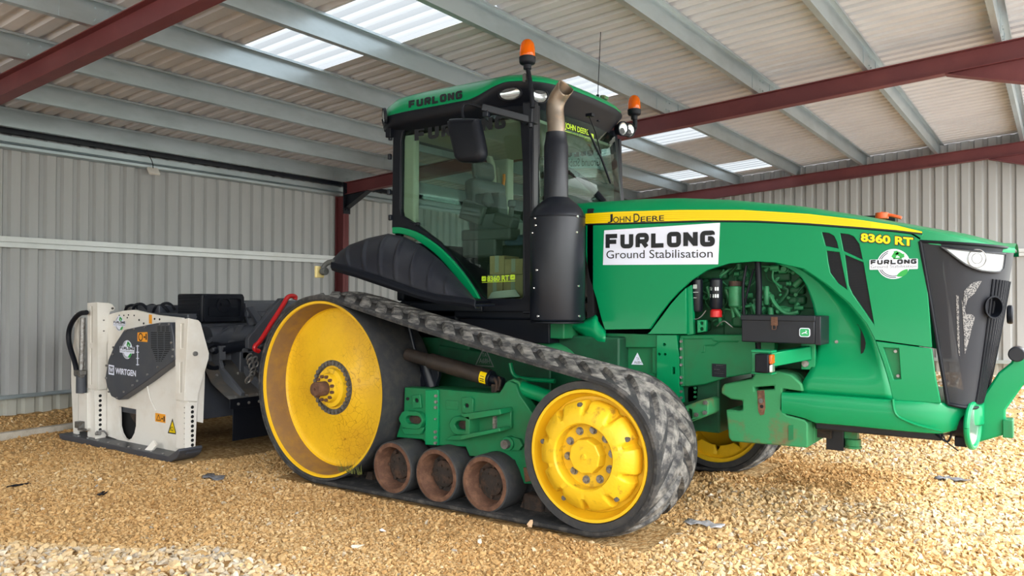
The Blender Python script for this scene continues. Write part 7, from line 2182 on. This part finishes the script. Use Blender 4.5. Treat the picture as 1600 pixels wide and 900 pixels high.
lump('stone', 560, 849, .045, .03, .03, PALE, 'pale flat stone on the gravel at the bottom, left of centre', 'stone', 8)
lump('stone', 750, 843, .04, .034, .034, PALE, 'pale angular stone on the gravel below the third roller', 'stone', 2)
def scrap(name, u, v, L_, wd, m_, lab, cat, seed, lift=.03):
    p = PZ(u, v, -.02); r_ = random.Random(seed); rows = []
    for i in range(9):
        row = []
        for j in range(4):
            x = p.x+(i/8-.5)*L_; y = p.y+(j/3-.5)*wd*(.6+.4*math.sin(PI*i/8))+.02*math.sin(i*1.3+seed)
            z = float(gz(np.array([x]), np.array([y]))[0])+lift*(.45+.6*r_.random())
            row.append((x, y, z))
        rows.append(row)
    mb = MB(); mb.grid(rows); o = build(name, mb, m_, angle=40); sd_ = o.modifiers.new('Solidify', 'SOLIDIFY'); sd_.thickness = .003
    return tag(o, lab, cat)
FILM = mat('grey_film', (.50, .49, .50), .4, col2=(.30, .30, .31), vscale=20); DFILM = mat('dark_film', (.12, .13, .15), .5, col2=(.3, .3, .32), vscale=20)
scrap('plastic_scrap', 1100, 821, .26, .12, FILM, 'crumpled pale grey plastic scrap on the gravel in front of the near front wheel', 'plastic scrap', 3, .035)
scrap('plastic_scrap', 1488, 749, .26, .16, DFILM, 'dark grey plastic scrap on the gravel under the nose', 'plastic scrap', 4, .04)
scrap('plastic_scrap', 30, 755, .05, .16, BLACK, 'thin black strip lying on the gravel at the left edge', 'plastic scrap', 6, .025)
scrap('plastic_scrap', 333, 746, .24, .14, DFILM, 'grey scrap on the gravel in front of the stabiliser', 'plastic scrap', 7, .03)
scrap('plastic_scrap', 160, 772, .05, .05, BLACK, 'tiny black lump on the gravel left of the stabiliser', 'plastic scrap', 8, .03)
# grass tuft at the foot of the drive wheel
gr_ = random.Random(2); mb = MB(); base = P(548, 735, -1.42)
for k in range(60):
    x = base.x+gr_.uniform(-.12, .12); h = gr_.uniform(.04, .11); a = gr_.uniform(-.6, .6); y = base.y+gr_.uniform(-.02, .03); z = base.z-.02
    mb.add([(x-.003, y, z), (x+.003, y, z), (x+a*h*.6, y-.02, z+h)], [(0, 1, 2)])
tag(build('grass_tuft', mb, mat('dry_grass', (.14, .16, .04), .8), fix=False), 'small tuft of grass caught at the bottom of the yellow drive wheel', 'grass tuft', kind='thing')
# low kerb strip in front of the wall behind the stabiliser
k0 = PZ(0, 683, -.0); k1 = PZ(112, 667, -.0)
dk = (k1-k0).normalized(); a = k0-dk*2.0; b = k1+dk*2.5
mb = MB(); mb.bar(a+Vector((0, 0, .0)), b+Vector((0, 0, .0)), .09, .09); tag(build('concrete_kerb', mb, mat('dirty_concrete', (.46, .42, .36), .9, col2=(.34, .30, .24), vscale=7, bump=.4), bevel=.01), 'low pale concrete kerb half buried in the gravel behind the stabiliser', 'kerb')
